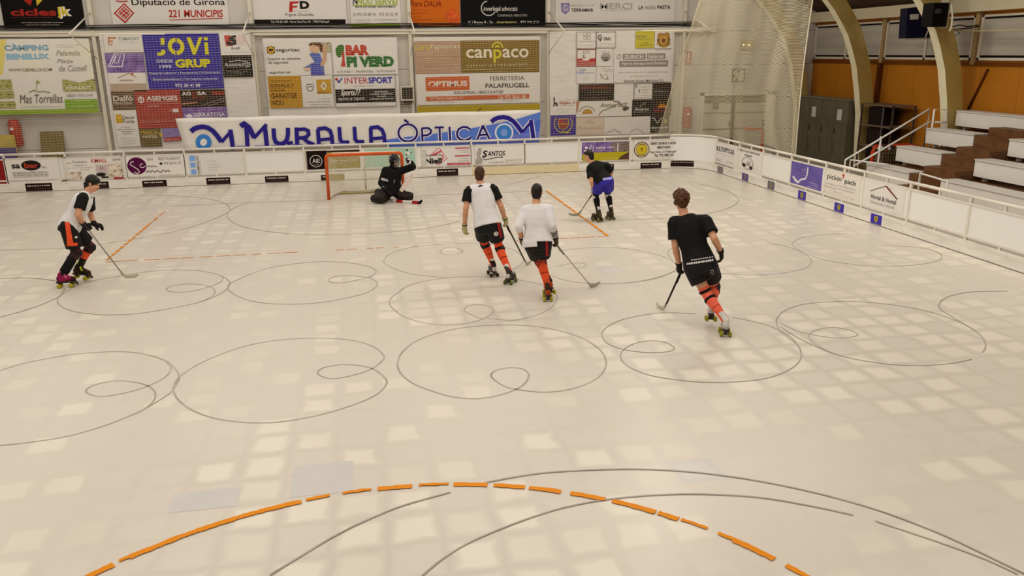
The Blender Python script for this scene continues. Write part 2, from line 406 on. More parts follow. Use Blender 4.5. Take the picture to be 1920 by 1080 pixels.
loopline([(850,652),(780,635),(715,595),(688,560),(720,530),(800,513),(880,518),(925,545),(925,585),(880,635),(790,675),(680,702),(560,712),(430,698),(300,660),(180,610),(105,545),(88,480),(120,410),(210,340),(360,285),(550,250),(760,238),(950,245),(1130,275),(1280,325),(1385,395),(1425,460),(1420,520),(1370,580),(1270,630),(1150,660),(1030,670),(930,663),(850,652)], *A7)
loopline([(630,197),(570,175),(515,145),(540,117),(610,107),(680,120),(705,145),(680,175),(620,205),(500,232),(380,238),(250,222),(130,185),(55,130),(35,95),(55,55),(135,0)], *A7, wd=.024)
loopline([(135,545),(185,518),(280,495),(400,480),(520,478),(650,480),(740,495),(850,520),(915,565),(908,610),(860,650),(780,680),(690,695),(570,685)], *A1, wd=.024)
loopline([(380,483),(200,465),(90,430),(52,400),(90,360),(200,328),(350,315),(520,310),(640,325),(710,348),(750,385),(740,415),(690,445)], *A1, wd=.022)
loopline([(333,352),(345,340),(388,328),(430,338),(447,352),(420,364),(388,368),(350,364),(333,352)], *A1, wd=.022)
loopline([(920,425),(980,412),(1040,408),(1065,420),(1040,432),(980,435)], *A1, wd=.022, mat=FAINT)
loopline([(890,470),(960,495),(1080,510),(1250,508),(1400,485),(1500,450),(1560,415)], *A1, wd=.022, mat=FAINT)
loopline([(920,350),(1040,335),(1180,330),(1320,345),(1430,370),(1500,400)], *A1, wd=.02, mat=FAINT)
loopline([(430,800),(500,745),(600,695),(750,655),(900,632),(1050,605),(1250,587),(1450,587),(1600,610),(1690,645),(1725,685),(1700,730),(1620,780),(1500,825),(1300,870),(1050,910),(850,922),(650,912),(500,880),(440,840),(430,800)], *A3, wd=.024)
loopline([(1640,620),(1670,640),(1660,670),(1600,700),(1480,735),(1370,752),(1270,745),(1250,725),(1310,700),(1430,690),(1540,700),(1600,725),(1610,760),(1570,795),(1480,832)], *A3, wd=.024)
loopline([(120,690),(220,640),(400,575),(600,540),(800,523),(1000,530),(1150,555),(1215,585),(1215,610),(1160,640),(1080,660),(960,682),(880,675),(865,655),(930,632),(1050,630),(1170,645),(1225,675),(1220,710),(1150,755),(1000,795),(800,830),(570,842),(350,830),(200,790),(120,740),(108,705),(120,690)], *A4, wd=.022)
loopline([(480,395),(340,390),(220,405),(130,430),(75,465),(68,495),(100,530),(180,555),(280,565),(360,560),(385,545),(350,522),(290,513),(210,525),(160,555),(150,590),(190,630),(280,665),(400,685),(530,696),(680,692),(800,675),(890,640),(935,600),(940,560),(910,510),(850,468),(760,435),(640,410)], *A8, wd=.022)
loopline([(920,525),(850,470),(835,440),(838,410),(880,375),(970,350),(1130,340),(1300,350),(1480,380),(1610,420),(1700,465),(1745,510),(1750,545),(1735,565)], *A8, wd=.022)
loopline([(1690,595),(1580,615),(1420,622),(1260,608),(1120,580),(1010,540),(910,490),(850,450)], *A8, wd=.022)
loopline([(850,435),(900,460),(960,480),(1080,500),(1160,497),(1190,485),(1150,465),(1080,455),(1010,465),(975,490),(1000,525),(1060,560)], *A8, wd=.02, mat=FAINT)
loopline([(1850,295),(1700,298),(1600,315),(1555,340),(1550,370),(1600,405),(1700,465)], *A8, wd=.024)
loopline([(1150,43),(1000,50),(920,70),(905,95),(950,125),(985,155),(975,185),(920,205),(800,222),(680,222),(560,215)], *A8, wd=.02, mat=FAINT)
loopline([(985,140),(1080,165),(1250,185),(1420,182),(1530,165),(1560,140),(1510,112),(1420,100),(1300,95)], *A8, wd=.02, mat=FAINT)
loopline([(800,85),(880,100),(960,130)], *A8, wd=.02, mat=FAINT)
loopline([(375,105),(355,125),(380,165),(400,190),(370,215),(280,245),(130,262),(0,260)], *A8, wd=.022, mat=FAINT)
loopline([(300,70),(180,110),(120,145),(103,175),(130,215),(220,260),(400,295),(600,315),(850,322),(1100,315),(1400,295),(1650,265),(1850,220)], *A4, wd=.022)
loopline([(1240,650),(1440,690),(1580,730),(1650,780),(1660,805),(1630,840),(1540,880),(1400,912)], *A9, wd=.022)
loopline([(640,965),(900,955),(1080,950)], *A9, wd=.02)
loopline([(0,650),(150,646),(300,652),(420,668)], *A3, wd=.024)
loopline([(0,940),(200,885),(350,830),(440,785),(490,725)], *A3, wd=.024)
loopline([(0,437),(200,433),(500,420),(800,385),(1150,330),(1400,275),(1600,205),(1700,160),(1725,130),(1700,95),(1600,60),(1440,40),(1200,25),(900,30)], *A3, wd=.022)
loopline([(220,110),(400,80),(650,68),(850,75),(1050,100),(1250,140),(1450,195),(1650,270),(1800,340),(1940,408)], *AB, wd=.024)
loopline([(20,404),(100,340),(200,285),(380,215),(500,182),(620,162),(750,150),(900,147),(1080,157),(1250,185),(1380,213)], *AB, wd=.022)
loopline([(1450,232),(1640,295),(1790,350),(1900,400)], *AB, wd=.02, mat=FAINT)
loopline([(690,1078),(800,1010),(950,920),(1100,845),(1250,785),(1450,728)], *A2, wd=.024)
loopline([(200,300),(320,290)], 780, 840, 1, wd=.01, mat=FAINT)
loopline([(321,386.5),(470,380),(613,375)], wd=.03); loopline([(790,366.5),(900,362.5),(1023,358)], wd=.03)
loopline([(940,350),(985,338),(1010,332)], wd=.02, mat=FAINT)
loopline([(0,425),(60,418),(140,412),(250,400)], wd=.02, mat=FAINT)
# orange goal-area lines, worn through in places
def dashes(a, b, spans, wd, name):
    a, b = Vector(a), Vector(b); V = []; F = []
    for t0, t1 in spans:
        v, f = ribbon([a.lerp(b, t0+(t1-t0)*i/4) for i in range(5)], wd, .008); k = len(V); V += v; F += [tuple(i+k for i in q) for q in f]
    mk(name, V, F, ORANGE, floor, origin=(0, 0, 0))
rs = random.Random(3)
def worn(t0, t1, n, gap):
    out = []; d = (t1-t0)/n
    for i in range(n): out.append((t0+i*d+gap*rs.uniform(.1, 1)*d, t0+(i+1)*d-gap*rs.uniform(0, .5)*d))
    return out
pc = [gnd(321, 386.5), gnd(1024, 358), gnd(1140, 443), gnd(196, 491.5)]
dashes(pc[1], pc[2], worn(0, 1, 15, .2), .055, 'goal_area_line')
dashes(pc[0], pc[3], worn(.12, .4, 7, .65)+worn(.4, .97, 11, .3), .05, 'goal_area_line')
dashes(pc[3], pc[2], worn(0, .06, 1, .02)+worn(.07, .36, 9, .25)+worn(.42, .6, 6, .75), .026, 'goal_area_line')
dashes(pc[3], pc[2], worn(.8, 1.0, 7, .15), .026, 'goal_area_line')
# orange centre circle with breaks between its painted strokes
gaps = [(211, 222), (563, 572), (617, 640), (694, 706), (771, 783), (839, 848), (912, 923), (982, 990), (1050, 1068), (1132, 1146), (1228, 1232), (1323, 1343), (1450, 1472), (1270, 1274)]
thin = [(572, 694), (783, 839), (222, 240), (1274, 1323), (1343, 1372)]
V = []; F = []
def arc_seg(a0, a1, r0, r1):
    n = max(2, int(abs(a1-a0)/.01)); k = len(V)
    for i in range(n+1):
        a = a0+(a1-a0)*i/n
        jt = rs.uniform(-.006, .006)
        for r in (r0+jt, r1+rs.uniform(-.006, .006)): V.append(Vector((.0066+r*math.cos(a), -17.0205+r*math.sin(a), .008)))
    F.extend([(k+2*i, k+2*i+1, k+2*i+3, k+2*i+2) for i in range(n)])
prev = None; step = .0015; a = math.radians(178)
cur = None
while a > math.radians(2):
    px, py = topx((3.038*math.cos(a), -17.02+3.038*math.sin(a), 0))
    st = 'gap' if any(x0 <= px <= x1 for x0, x1 in gaps) else ('thin' if any(x0 <= px <= x1 for x0, x1 in thin) else 'full')
    if cur is None: cur = (st, a)
    elif st != cur[0]:
        if cur[0] != 'gap': arc_seg(cur[1], a, 3.008 if cur[0] == 'full' else 3.028, 3.066)
        cur = (st, a)
    a -= step
if cur[0] != 'gap': arc_seg(cur[1], a, 3.015, 3.062)
mk('center_circle_line', V, F, ORANGE, floor, origin=(0, 0, 0))
# --- repaired bluish slabs that stand out in the foreground
REP = noise_mat('repair_cement', ['#bfbab2', '#c5bfb7'], 4, rough=.45)
for (cx_, cy_, wx, wy) in ((gnd(605, 897).x, gnd(605, 897).y, .5, .52), (gnd(385, 937).x, gnd(385, 937).y, .52, .3)):
    mk('repaired_slab', [(cx_-wx/2, cy_-wy/2, .0012), (cx_+wx/2, cy_-wy/2, .0012), (cx_+wx/2, cy_+wy/2, .0012), (cx_-wx/2, cy_+wy/2, .0012)], [(0, 1, 2, 3)], REP, floor, origin=(0, 0, 0))
# --- walls
def panel_material(name, base, line, pitch, off, axis='Z', lw=.014, vary=.05):
    m = bpy.data.materials.new(name); m.use_nodes = True; nt = m.node_tree; lk = nt.links.new
    b = nt.nodes['Principled BSDF']; b.inputs['Roughness'].default_value = .6; b.inputs['Specular IOR Level'].default_value = .25
    tc = N(nt, 'ShaderNodeTexCoord'); sp = N(nt, 'ShaderNodeSeparateXYZ'); lk(tc.outputs['Object'], sp.inputs[0])
    a = N(nt, 'ShaderNodeMath', operation='ADD'); lk(sp.outputs[axis], a.inputs[0]); a.inputs[1].default_value = -off
    d = N(nt, 'ShaderNodeMath', operation='DIVIDE'); lk(a.outputs[0], d.inputs[0]); d.inputs[1].default_value = pitch
    f = N(nt, 'ShaderNodeMath', operation='FRACT'); lk(d.outputs[0], f.inputs[0])
    c = N(nt, 'ShaderNodeMath', operation='LESS_THAN'); lk(f.outputs[0], c.inputs[0]); c.inputs[1].default_value = lw/pitch
    nz = N(nt, 'ShaderNodeTexNoise'); nz.inputs['Scale'].default_value = 1.2; nz.inputs['Detail'].default_value = 6; lk(tc.outputs['Object'], nz.inputs['Vector'])
    mr = N(nt, 'ShaderNodeMix', data_type='RGBA'); lk(nz.outputs['Fac'], mr.inputs['Factor'])
    hb = hexlin(base); mr.inputs['A'].default_value = (*[x*(1-2*vary) for x in hb], 1); mr.inputs['B'].default_value = (*[min(1, x*(1+vary)) for x in hb], 1)
    m2 = N(nt, 'ShaderNodeMix', data_type='RGBA'); lk(c.outputs[0], m2.inputs['Factor']); lk(mr.outputs['Result'], m2.inputs['A']); m2.inputs['B'].default_value = (*hexlin(line), 1)
    lk(m2.outputs['Result'], b.inputs['Base Color']); return m
WALLM = panel_material('grey_wall_panels', '#cfc8bb', '#6f675c', 1.045, .83)
g = G().box((-15.2, YW, 0), (XW+.2, YW+.2, 8.2))
wall_back = g.make('wall_back', WALLM, origin=(0, YW, 0)); tag(wall_back, kind='structure')
PLY = panel_material('orange_plywood', '#b8741c', '#8a5010', 1.22, .3, 'Y', .012, .12)
g = G().box((XW, -27, 0), (XW+.2, YW+.2, 8.2)); wr = g.make('wall_right', PLY, origin=(XW, 0, 0)); tag(wr, kind='structure')
g = G().box((-15.2, -27, 0), (-15, YW+.2, 8.2)); wl = g.make('wall_left', M('#c9c1b2', .7), origin=(-15, 0, 0)); tag(wl, kind='structure')
g = G().box((-15.2, -27.2, 0), (XW+.2, -27, 8.2)); wf = g.make('wall_front', M('#c9c1b2', .7), origin=(0, -27, 0)); tag(wf, kind='structure')
# curved roof following the arches
RP = [(XW, 4.5), (14.3, 4.75), (13.6, 5.1), (12.6, 5.6), (11.0, 6.3), (8.5, 7.1), (5.0, 7.75), (0, 8.0)]
RP2 = RP+[(-x, z) for x, z in RP[:-1]][::-1]
V = [(x, y, z) for x, z in RP2 for y in (-27.2, YW+.2)]
roof = mk('ceiling', V, [(2*i, 2*i+2, 2*i+3, 2*i+1) for i in range(len(RP2)-1)], noise_mat('roof_sheet', ['#5a4636', '#4a382b'], 2, rough=.8)); tag(roof, kind='structure')
# posts and the horizontal girder on the back wall
TRIM = M('#d6cdb9', .5)
POSTX = [-11.4, -7.2, -2.95, 1.56, 5.78, 10.16]
for i, x in enumerate(POSTX):
    g = G(); g.box((x-.05, YW-.16, 0), (x+.05, YW-.1, 7.5)); g.box((x-.015, YW-.1, 0), (x+.015, YW, 7.5)); g.box((x-.09, YW-.03, 0), (x+.09, YW-.002, 7.5))
    o = g.make('trim_%d' % (i+1), TRIM); tag(o, kind='structure')
g = G().box((-15, YW-.17, 3.93), (11.2, YW, 4.07)); g.box((-15, YW-.2, 4.02), (11.2, YW, 4.07))
tag(g.make('trim_7', TRIM), kind='structure')
# dark cables bundled along the girder
rc = random.Random(5)
g = G()
for k in range(4):
    z0 = 4.12+.035*k; pts = [Vector((-14.5+.9*i, YW-.2-.02*(k % 2), z0+.012*rc.uniform(-1, 1))) for i in range(29)]
    g.tube(pts, .014, None, 6)
tag(g.make('cable_bundle', M('#2b2622', .6), smooth=True), 'dark bundle of cables running along the girder of the back wall', 'cable')
# --- right wall: girder, windows, arches
BEAM = M('#d8cba9', .55)
g = G().box((XW-.25, -27, 4.2), (XW, YW, 4.5)); tag(g.make('trim_8', BEAM), kind='structure')
PANE = noise_mat('dusty_shuttered_pane', ['#a59e90', '#b5ae9e', '#c0b9a8'], 1.5, (1, .3, 3), .35, .5)
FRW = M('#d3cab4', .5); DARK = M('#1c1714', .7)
def window(i, y1, y0):
    z0, z1 = 3.08, 4.12; X = XW-.03
    g = G()
    for a, b in ((z0, z0+.06), (z1-.05, z1)): g.box((X-.03, y0, a), (XW-.002, y1, b))
    ym = (y0+y1)/2
    for c in (y0+.03, ym, y1-.03): g.box((X-.03, c-.035, z0), (XW-.002, c+.035, z1))
    o = tag(g.make('window_%d' % i, FRW), kind='structure')
    for a, b in ((y0+.065, ym-.035), (ym+.035, y1-.065)):
        p = G().box((XW-.018, a, z0+.06), (XW-.004, b, z1-.05)).make('pane', PANE, o)
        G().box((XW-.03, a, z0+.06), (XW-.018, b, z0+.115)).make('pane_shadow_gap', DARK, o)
        G().box((XW-.03, a, z1-.095), (XW-.018, b, z1-.05)).make('blind_box', DARK, o)
for i, (a, b) in enumerate(((5.42, 1.84), (1.68, -1.78), (-1.98, -5.4), (-5.6, -9.0))): window(i+1, a, b)
for i, y in enumerate((1.76, -1.88, -5.5)):
    g = G().box((XW-.1, y-.06, 2.98), (XW, y+.06, 4.2)); tag(g.make('trim_%d' % (9+i), M('#a88c5e', .6)), kind='structure')
g = G().box((XW-.06, -10, 2.96), (XW, YW, 3.04)); tag(g.make('trim_12', M('#6b3a12', .6)), kind='structure')
ARC = [(14.16, 0), (14.05, 1.56), (13.93, 2.2), (13.77, 2.88), (13.58, 3.37), (13.40, 3.76), (13.16, 4.1), (12.92, 4.41), (12.5, 4.85), (11.8, 5.4), (10.6, 6.05), (8.5, 6.75), (5, 7.4), (0, 7.65)]
ARC_LIT = noise_mat('glulam_lit_face', ['#f0e4c2', '#e6d8b0'], 3, (.4, 4, .4), .5)  # cream glulam, light falling on the inner face painted into its colour
ARC_SHADED = noise_mat('glulam_shaded_side', ['#b39a58', '#a58c4c', '#c0a868'], 3, (.4, 4, .4), .55)  # same glulam in a darker tone, painted as the less lit side
for i, y in enumerate((5.05, 1.5, -2.12, -5.75)):
    n = len(ARC); P3 = [Vector((x, 0, z)) for x, z in ARC]
    outp = []
    for k, p in enumerate(P3):
        d = (P3[min(k+1, n-1)]-P3[max(k-1, 0)]).normalized(); nn = Vector((d.z, 0, -d.x)); outp.append(p+nn*.42)
    g = G()
    Vv = []
    for p, q in zip(P3, outp):
        Vv += [(p.x, y, p.z), (p.x, y+.26, p.z), (q.x, y, q.z), (q.x, y+.26, q.z)]
    F0 = []; F1 = []
    for k in range(n-1):
        b0, b1 = 4*k, 4*k+4
        F0 += [(b0, b0+1, b1+1, b1)]; F1 += [(b0, b1, b1+2, b0+2), (b0+1, b0+3, b1+3, b1+1), (b0+2, b1+2, b1+3, b0+3)]
    g.add(Vv, F0, ARC_LIT); g.add(Vv, F1, ARC_SHADED)
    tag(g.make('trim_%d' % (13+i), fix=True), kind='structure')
# lighter doorway in the back wall behind the net
DFR = M('#d9d2bf', .5)
g = G(); x0, x1, zt = onY(1313, 200, YW-.05).x, onY(1452, 200, YW-.05).x, 2.06
g.box((x0, YW-.12, 0), (x0+.1, YW, zt)); g.box((x1-.32, YW-.12, 0), (x1, YW, zt)); g.box((x0, YW-.12, zt-.1), (x1, YW, zt))
door = tag(g.make('door_1', DFR), kind='structure')
xm = onY(1375, 200, YW-.05).x
G().box((x0+.1, YW-.05, 1.72), (x1-.32, YW-.01, zt-.1)).make('transom_panel', M('#77694a', .5), door)
G().box((xm-.06, YW-.09, 0), (xm+.05, YW-.01, zt-.1)).make('centre_post', M('#5d5240', .5), door)
for a, b in ((x0+.12, xm-.07), (xm+.06, x1-.34)):
    lf = G().box((a, YW-.06, .02), (b, YW-.015, 1.7)).make('door_leaf', M('#c9c1ae', .5), door)
    G().box((a, YW-.075, 1.38), (b, YW-.06, 1.42)).make('leaf_rail', M('#8a7c58', .5), lf)
    G().box((a, YW-.075, .86), (b, YW-.06, .9)).make('leaf_rail', M('#4d4335', .5), lf)
    G().box((b-.06, YW-.09, .95), (b-.03, YW-.06, 1.15)).make('door_handle', M('#2b2622', .5), lf)
G().box((x0+.42, YW-.1, 1.52), (x0+.62, YW-.06, 1.72)).make('notice', M('#6e5a58', .6), door)
# ================================================================ THE RINK BARRIER
WHITE = M('#ebe6dc', .42); STEEL = M('#ddd6c6', .4); KICK = noise_mat('scuffed_white_plank', ['#d5cec0', '#e4ded0', '#ebe5d8'], 3, (.5, .5, 3), .45)
KICKY = noise_mat('bare_pale_wood_plank', ['#d8c79c', '#e0d1aa'], 3, (.5, .5, 4), .5)
BLK = M('#2a1a18', .4); SLOT = M('#3b342b', .8)
def section(kind, a0, a1, label, sticker=None, kick=None, board=WHITE, mid=True, posts=(1,), upper=True):
    """one framed section of the barrier between a0 and a1 (x on the back side, -y on the right side)"""
    def w(a, b, o): return Vector((a, YB-.0+o, b)) if kind == 'B' else Vector((XB+o, -a, b))
    def bx(g, u0, v0, o0, u1, v1, o1): return g.box(w(u0, v0, o0), w(u1, v1, o1))
    root = empty('barrier_section', w((a0+a1)/2, 0, .05), label, 'rink barrier', 'barrier sections around the rink')
    g = G().tube([w(a0, .975, .04), w(a1, .975, .04)], .03, None, 10); g.make('top_rail', STEEL, root, True)
    g = G(); bx(g, a0, .84, .02, a1, .87, .06); g.make('upper_rail', STEEL, root)
    g = G(); bx(g, a0, .285, .02, a1, .325, .06); g.make('lower_rail', STEEL, root)
    for s in (a0, (a0+a1)/2):
        g = G(); hw = .024 if s == a0 else .02
        if s == a0: bx(g, s-hw, 0, .015, s+hw, .96, .06)
        else:
            bx(g, s-hw, .87, .025, s+hw, .95, .055); bx(g, s-hw, .2, .025, s+hw, .29, .055)
        g.make('post', STEEL, root)
    g = G(); bx(g, a0+.02, .325, .035, a1-.02, .842, .05); g.make('board', board, root)
    k = G(); bx(k, a0, 0.012, -.005, a1, .235, .05); kb = k.make('kick_board', kick or KICK, root)
    k = G(); bx(k, a0, 0, .0, a1, .012, .05); k.make('base_strip', SLOT, root)
    return root
def sticker_on(root, pl, x0, x1, y0, y1, kind):
    """a sticker on the kick board; its place is read off the photograph on the board's own plane"""
    kb = [c for c in root.children if c.name.startswith('kick_board')][0]
    u0 = pl.uv(x0, (y0+y1)/2)[0]; u1 = pl.uv(x1, (y0+y1)/2)[0]; xm = (x0+x1)/2
    v0 = max(.02, pl.uv(xm, y1)[1]); v1 = min(.232, pl.uv(xm, y0)[1]); g = G()
    if kind == 'black':
        g.add([pl.w(u0, v0, 0), pl.w(u1, v0, 0), pl.w(u1, v1, 0), pl.w(u0, v1, 0)], [(0, 1, 2, 3)], BLK)
        rnd = random.Random(int(x0)); u = u0+.05; c = M('#d9cfc0', .5)
        while u < u1-.07:
            e = u+rnd.uniform(.018, .04); vm = v0+(v1-v0)*.68; g.add([pl.w(u, vm-.016, .002), pl.w(e, vm-.016, .002), pl.w(e, vm+.014, .002), pl.w(u, vm+.014, .002)], [(0, 1, 2, 3)], c); u = e+rnd.choice((.012, .012, .03))
        vm = v0+(v1-v0)*.3; g.add([pl.w(u0+.25*(u1-u0), vm-.006, .002), pl.w(u1-.05, vm-.006, .002), pl.w(u1-.05, vm+.006, .002), pl.w(u0+.25*(u1-u0), vm+.006, .002)], [(0, 1, 2, 3)], M('#5a3f3a', .5))
    else:
        bl, ye, rd = kind; g.add([pl.w(u0, v0, 0), pl.w(u1, v0, 0), pl.w(u1, v1, 0), pl.w(u0, v1, 0)], [(0, 1, 2, 3)], M(bl, .5))
        uc = (u0+u1)/2; h = v1-v0; r = h*.36
        sh = [(-.8, .95), (0, .8), (.8, .95), (.9, .2), (.6, -.6), (0, -1), (-.6, -.6), (-.9, .2)]
        vc = (v0+v1)/2
        g.add([pl.w(uc+r*a, vc+r*b, .002) for a, b in sh], [tuple(range(8))[::-1]], M(ye, .5))
        g.add([pl.w(uc+r*.55*a, vc+r*.55*b, .003) for a, b in sh], [tuple(range(8))[::-1]], M(rd, .5))
        g.add([pl.w(uc-r*.5, vc-.01, .004), pl.w(uc+r*.5, vc-.01, .004), pl.w(uc+r*.5, vc+.008, .004), pl.w(uc-r*.5, vc+.008, .004)], [(0, 1, 2, 3)], M(ye, .5))
    g.make('sticker', None, kb, fix=False)
PB = Plane('Y', YB-.008); PR = Plane('X', XB-.008)
PBA = Plane('Y', YB+.035); PRA = Plane('X', XB+.035)
BX = [-10.7, -9.17, -7.7, -6.25, -4.74, -3.19, -1.63, -.09, 1.44, 3.02, 4.56, 6.17, 7.73, 8.97]
BLAB = ['white barrier section at the far left end with a dark red board', 'white barrier section carrying the advert with a black oval and red letters',
 'white barrier section behind the skater at far left, with interior photos on its advert', 'white barrier section carrying the advert with a dark purple disc',
 'white barrier section carrying the advert with three light blue squares', 'blank white barrier section left of the black round-logo board', 'white barrier section behind the left goal post with the black round-logo board',
 'white barrier section behind the goalkeeper with the mint green board', 'white barrier section carrying the advert with a pink diamond outline', 'white barrier section carrying the advert with a grey figure sketch',
 'blank white barrier section with bare pale kick plank, left of the purple advert', 'white barrier section carrying the purple and yellow pictured advert', 'white barrier section carrying the advert with a yellow round emblem']
bsec = []
for i in range(13):
    kick = KICKY if i in (9, 10) else None
    bsec.append(section('B', BX[i], BX[i+1], BLAB[i], kick=kick, board=(M('#c4bba9', .5) if i in (6,) else WHITE)))
def bs(px, y=340):
    x = onY(px, y, YB).x
    for i in range(13):
        if BX[i] <= x < BX[i+1]: return bsec[i]
    return bsec[-1]
for x0, x1, y0, y1 in ((48, 98, 343.5, 359), (157, 204, 341, 354), (267, 313, 338, 353), (387, 432, 333, 348), (497, 541, 330, 344), (602, 616, 328, 341), (819, 859, 316.5, 330), (1120, 1151, 308, 320), (1201, 1240, 305, 318)):
    sticker_on(bs((x0+x1)/2), PB, x0, x1, y0, y1, 'black')
# yellowish patch of kick board seen through the goal net
sticker_on(bs(640), PB, 617, 646, 326, 340, ('#9a8a3e', '#a3943f', '#b8a93c'))
# rounded corner section, solid boards
RC = 1.0; cxc, cyc = XB-RC, YB-RC
root = empty('barrier_corner', (cxc+.72, cyc+.72, 0), 'curved solid white corner of the rink barrier', 'rink barrier', 'barrier sections around the rink')
def curve_wall(r0, r1, z0, z1, name, mat, a0=90, a1=0, n=14, parent=None):
    V = []; F = []
    pts = [(cxc+math.cos(math.radians(a0+(a1-a0)*i/n)), cyc+math.sin(math.radians(a0+(a1-a0)*i/n))) for i in range(n+1)]
    for i in range(n+1):
        t = math.radians(a0+(a1-a0)*i/n)
        for r in (r0, r1):
            for z in (z0, z1): V.append((cxc+r*math.cos(t), cyc+r*math.sin(t), z))
    for i in range(n):
        b0, b1 = 4*i, 4*i+4; F += [(b0, b0+1, b1+1, b1), (b0+2, b1+2, b1+3, b0+3), (b0+1, b0+3, b1+3, b1+1), (b0, b1, b1+2, b0+2)]
    F += [(0, 2, 3, 1), (4*n, 4*n+1, 4*n+3, 4*n+2)]
    g = G(); g.add(V, F); return g.make(name, mat, parent)
curve_wall(RC+.03, RC+.05, .24, .93, 'board', WHITE, parent=root)
kbc = curve_wall(RC-.005, RC+.05, .012, .235, 'kick_board', KICK, parent=root)
curve_wall(RC+.0, RC+.05, 0, .012, 'base_strip', SLOT, parent=root)
G().tube([(cxc+(RC+.04)*math.cos(math.radians(90-6*i)), cyc+(RC+.04)*math.sin(math.radians(90-6*i)), .975) for i in range(16)], .03, None, 10).make('top_rail', STEEL, root, True)
g = G()
for i in range(8):
    t0, t1 = math.radians(88-5*i), math.radians(83-5*i)
    q = [Vector((cxc+(RC-.01)*math.cos(t), cyc+(RC-.01)*math.sin(t), z)) for t, z in ((t0, .05), (t1, .05), (t1, .225), (t0, .225))]
    g.add(q, [(0, 1, 2, 3)], BLK)
    for k in (.2, .55): g.add([q[0].lerp(q[1], k)+Vector((-.002, -.002, .115)), q[0].lerp(q[1], k+.22)+Vector((-.002, -.002, .115)), q[0].lerp(q[1], k+.22)+Vector((-.002, -.002, .135)), q[0].lerp(q[1], k)+Vector((-.002, -.002, .135))], [(0, 1, 2, 3)], M('#d9cfc0', .5))
g.make('sticker', None, kbc, fix=False)
# right-hand side
BY = [-2.09, -.65, .7, 2.12, 3.62, 5.05, 6.5, 8.06, 9.6, 11.2, 12.8]
RLAB = ['white right-hand barrier section nearest the curved corner, with black capital lettering', 'white right-hand barrier section carrying the ring sketch advert', 'blank white right-hand barrier section before the purple board',
 'white right-hand barrier section carrying the purple board', 'white right-hand barrier section carrying the board with a red comma', 'white right-hand barrier section carrying the roof-line advert',
 'blank white right-hand barrier section just after the roof-line advert', 'blank white right-hand barrier section just before the one cut by the right frame edge', 'white right-hand barrier section cut by the right frame edge', 'white right-hand barrier section beyond the right frame edge']
rsec = [section('R', BY[i], BY[i+1], RLAB[i]) for i in range(9)]
def rsx(px, y):
    a = -onX(px, y, XB).y
    for i in range(9):
        if BY[i] <= a < BY[i+1]: return rsec[i]
    return rsec[0]
for x0, x1, y0, y1, k in ((1345, 1355.5, 312, 324, ('#7d7478', '#8d8378', '#6d6468')), (1391, 1403, 325, 339, ('#5d4f80', '#857a6e', '#6a4a5e')), (1439, 1452, 340, 355, ('#6b6670', '#8f8660', '#6e6058')), (1496, 1511, 358, 375, ('#4b3a9a', '#a39a30', '#6a5a3a')), (1564, 1582, 381, 398.5, ('#4434a0', '#b0a52a', '#77602e')), (1632, 1653, 402, 423, ('#4434a6', '#b5aa28', '#7a6530'))):
    sticker_on(rsx((x0+x1)/2, (y0+y1)/2), PR, x0, x1, y0, y1, k)
# ================================================================ ADVERTS ON THE BARRIER
PW_ = '#e6e0d4'; INK = '#262120'; GR = '#8d877c'
PHOTO1 = noise_mat('print_warm_room', ['#6a4a34', '#c9b49a', '#e6dccb', '#8a6a4c'], 9, rough=.5)
PHOTO2 = noise_mat('print_green_field', ['#5c5a22', '#8a8a38', '#b8b070', '#6e6a2c'], 8, (1, 1, 2), .5)
PHOTO3 = noise_mat('print_brown_field', ['#7d6c24', '#a08e3a', '#8a7a34'], 25, rough=.5)
PHOTO4 = noise_mat('print_purple_dusk', ['#4c3470', '#7a5a9a', '#8f78a8'], 5, rough=.5)
PHOTO5 = noise_mat('print_red_petal', ['#b03a12', '#d4541a', '#e06a20'], 9, rough=.5)
CA = 'advertising board'; NB = 'advertising_board'
sign('dark red advertising board at the left frame edge', PBA, [(-60,300),(7,299),(11,345),(-60,347)], '#8a2320', cat=CA, name=NB)
sign('white board with black letters and red letters on a black oval', PBA, [(7,297),(110,294),(117,340),(15,345)], PW_, [
 T('sa',22,38,312,8,INK,.03), E(58.5,310,18.5,9.5,INK), T('ber',46,72,310,9.5,'#c4442e',.02), T('SL',78,89,313,4,GR), T('SISTEMAS DE ALIMENTACION Y',24,90,323.5,3.6,'#5b5448'), T('SISTEMAS ELECTRICOS SRL',25,92,328,3.6,'#5b5448'), L(25,92,331.5,2,GR), L(16,110,338,2,GR)], cat=CA, name=NB, border='#d8d1c2')
sign('white board with interior photos and red capitals, behind the skater at far left', PBA, [(119,294),(228,292),(234,334),(122,339)], PW_, [
 T('Comerç',136,163,304,6,'#4a453e'), T('KMAG',171,199,301,7.5,'#c0392e',.01), T('ONE',211,226,299,4,INK), L(122,134,306,3,GR), L(138,164,310,2.5,GR), L(126,176,314.5,2,GR), L(150,170,318,2,GR), R(122,153.5,323,336,PHOTO1,'photo'), R(124,137,329,335,'#e0d5c6','photo'), R(181,202,309,325,'#c8b4ae','photo'), R(202,230,306,332,PHOTO1,'photo'), T('35',188,194,315,4,'#3a3030'), E(190,327,9,3.5,'#2a2020',part='photo'), E(212,314,8,4,'#ead9c4',part='photo'), R(191,204,330.5,333.5,INK,'photo'), R(214,232,332,335.5,'#b02a38','photo')], cat=CA, name=NB, border='#d8d1c2')
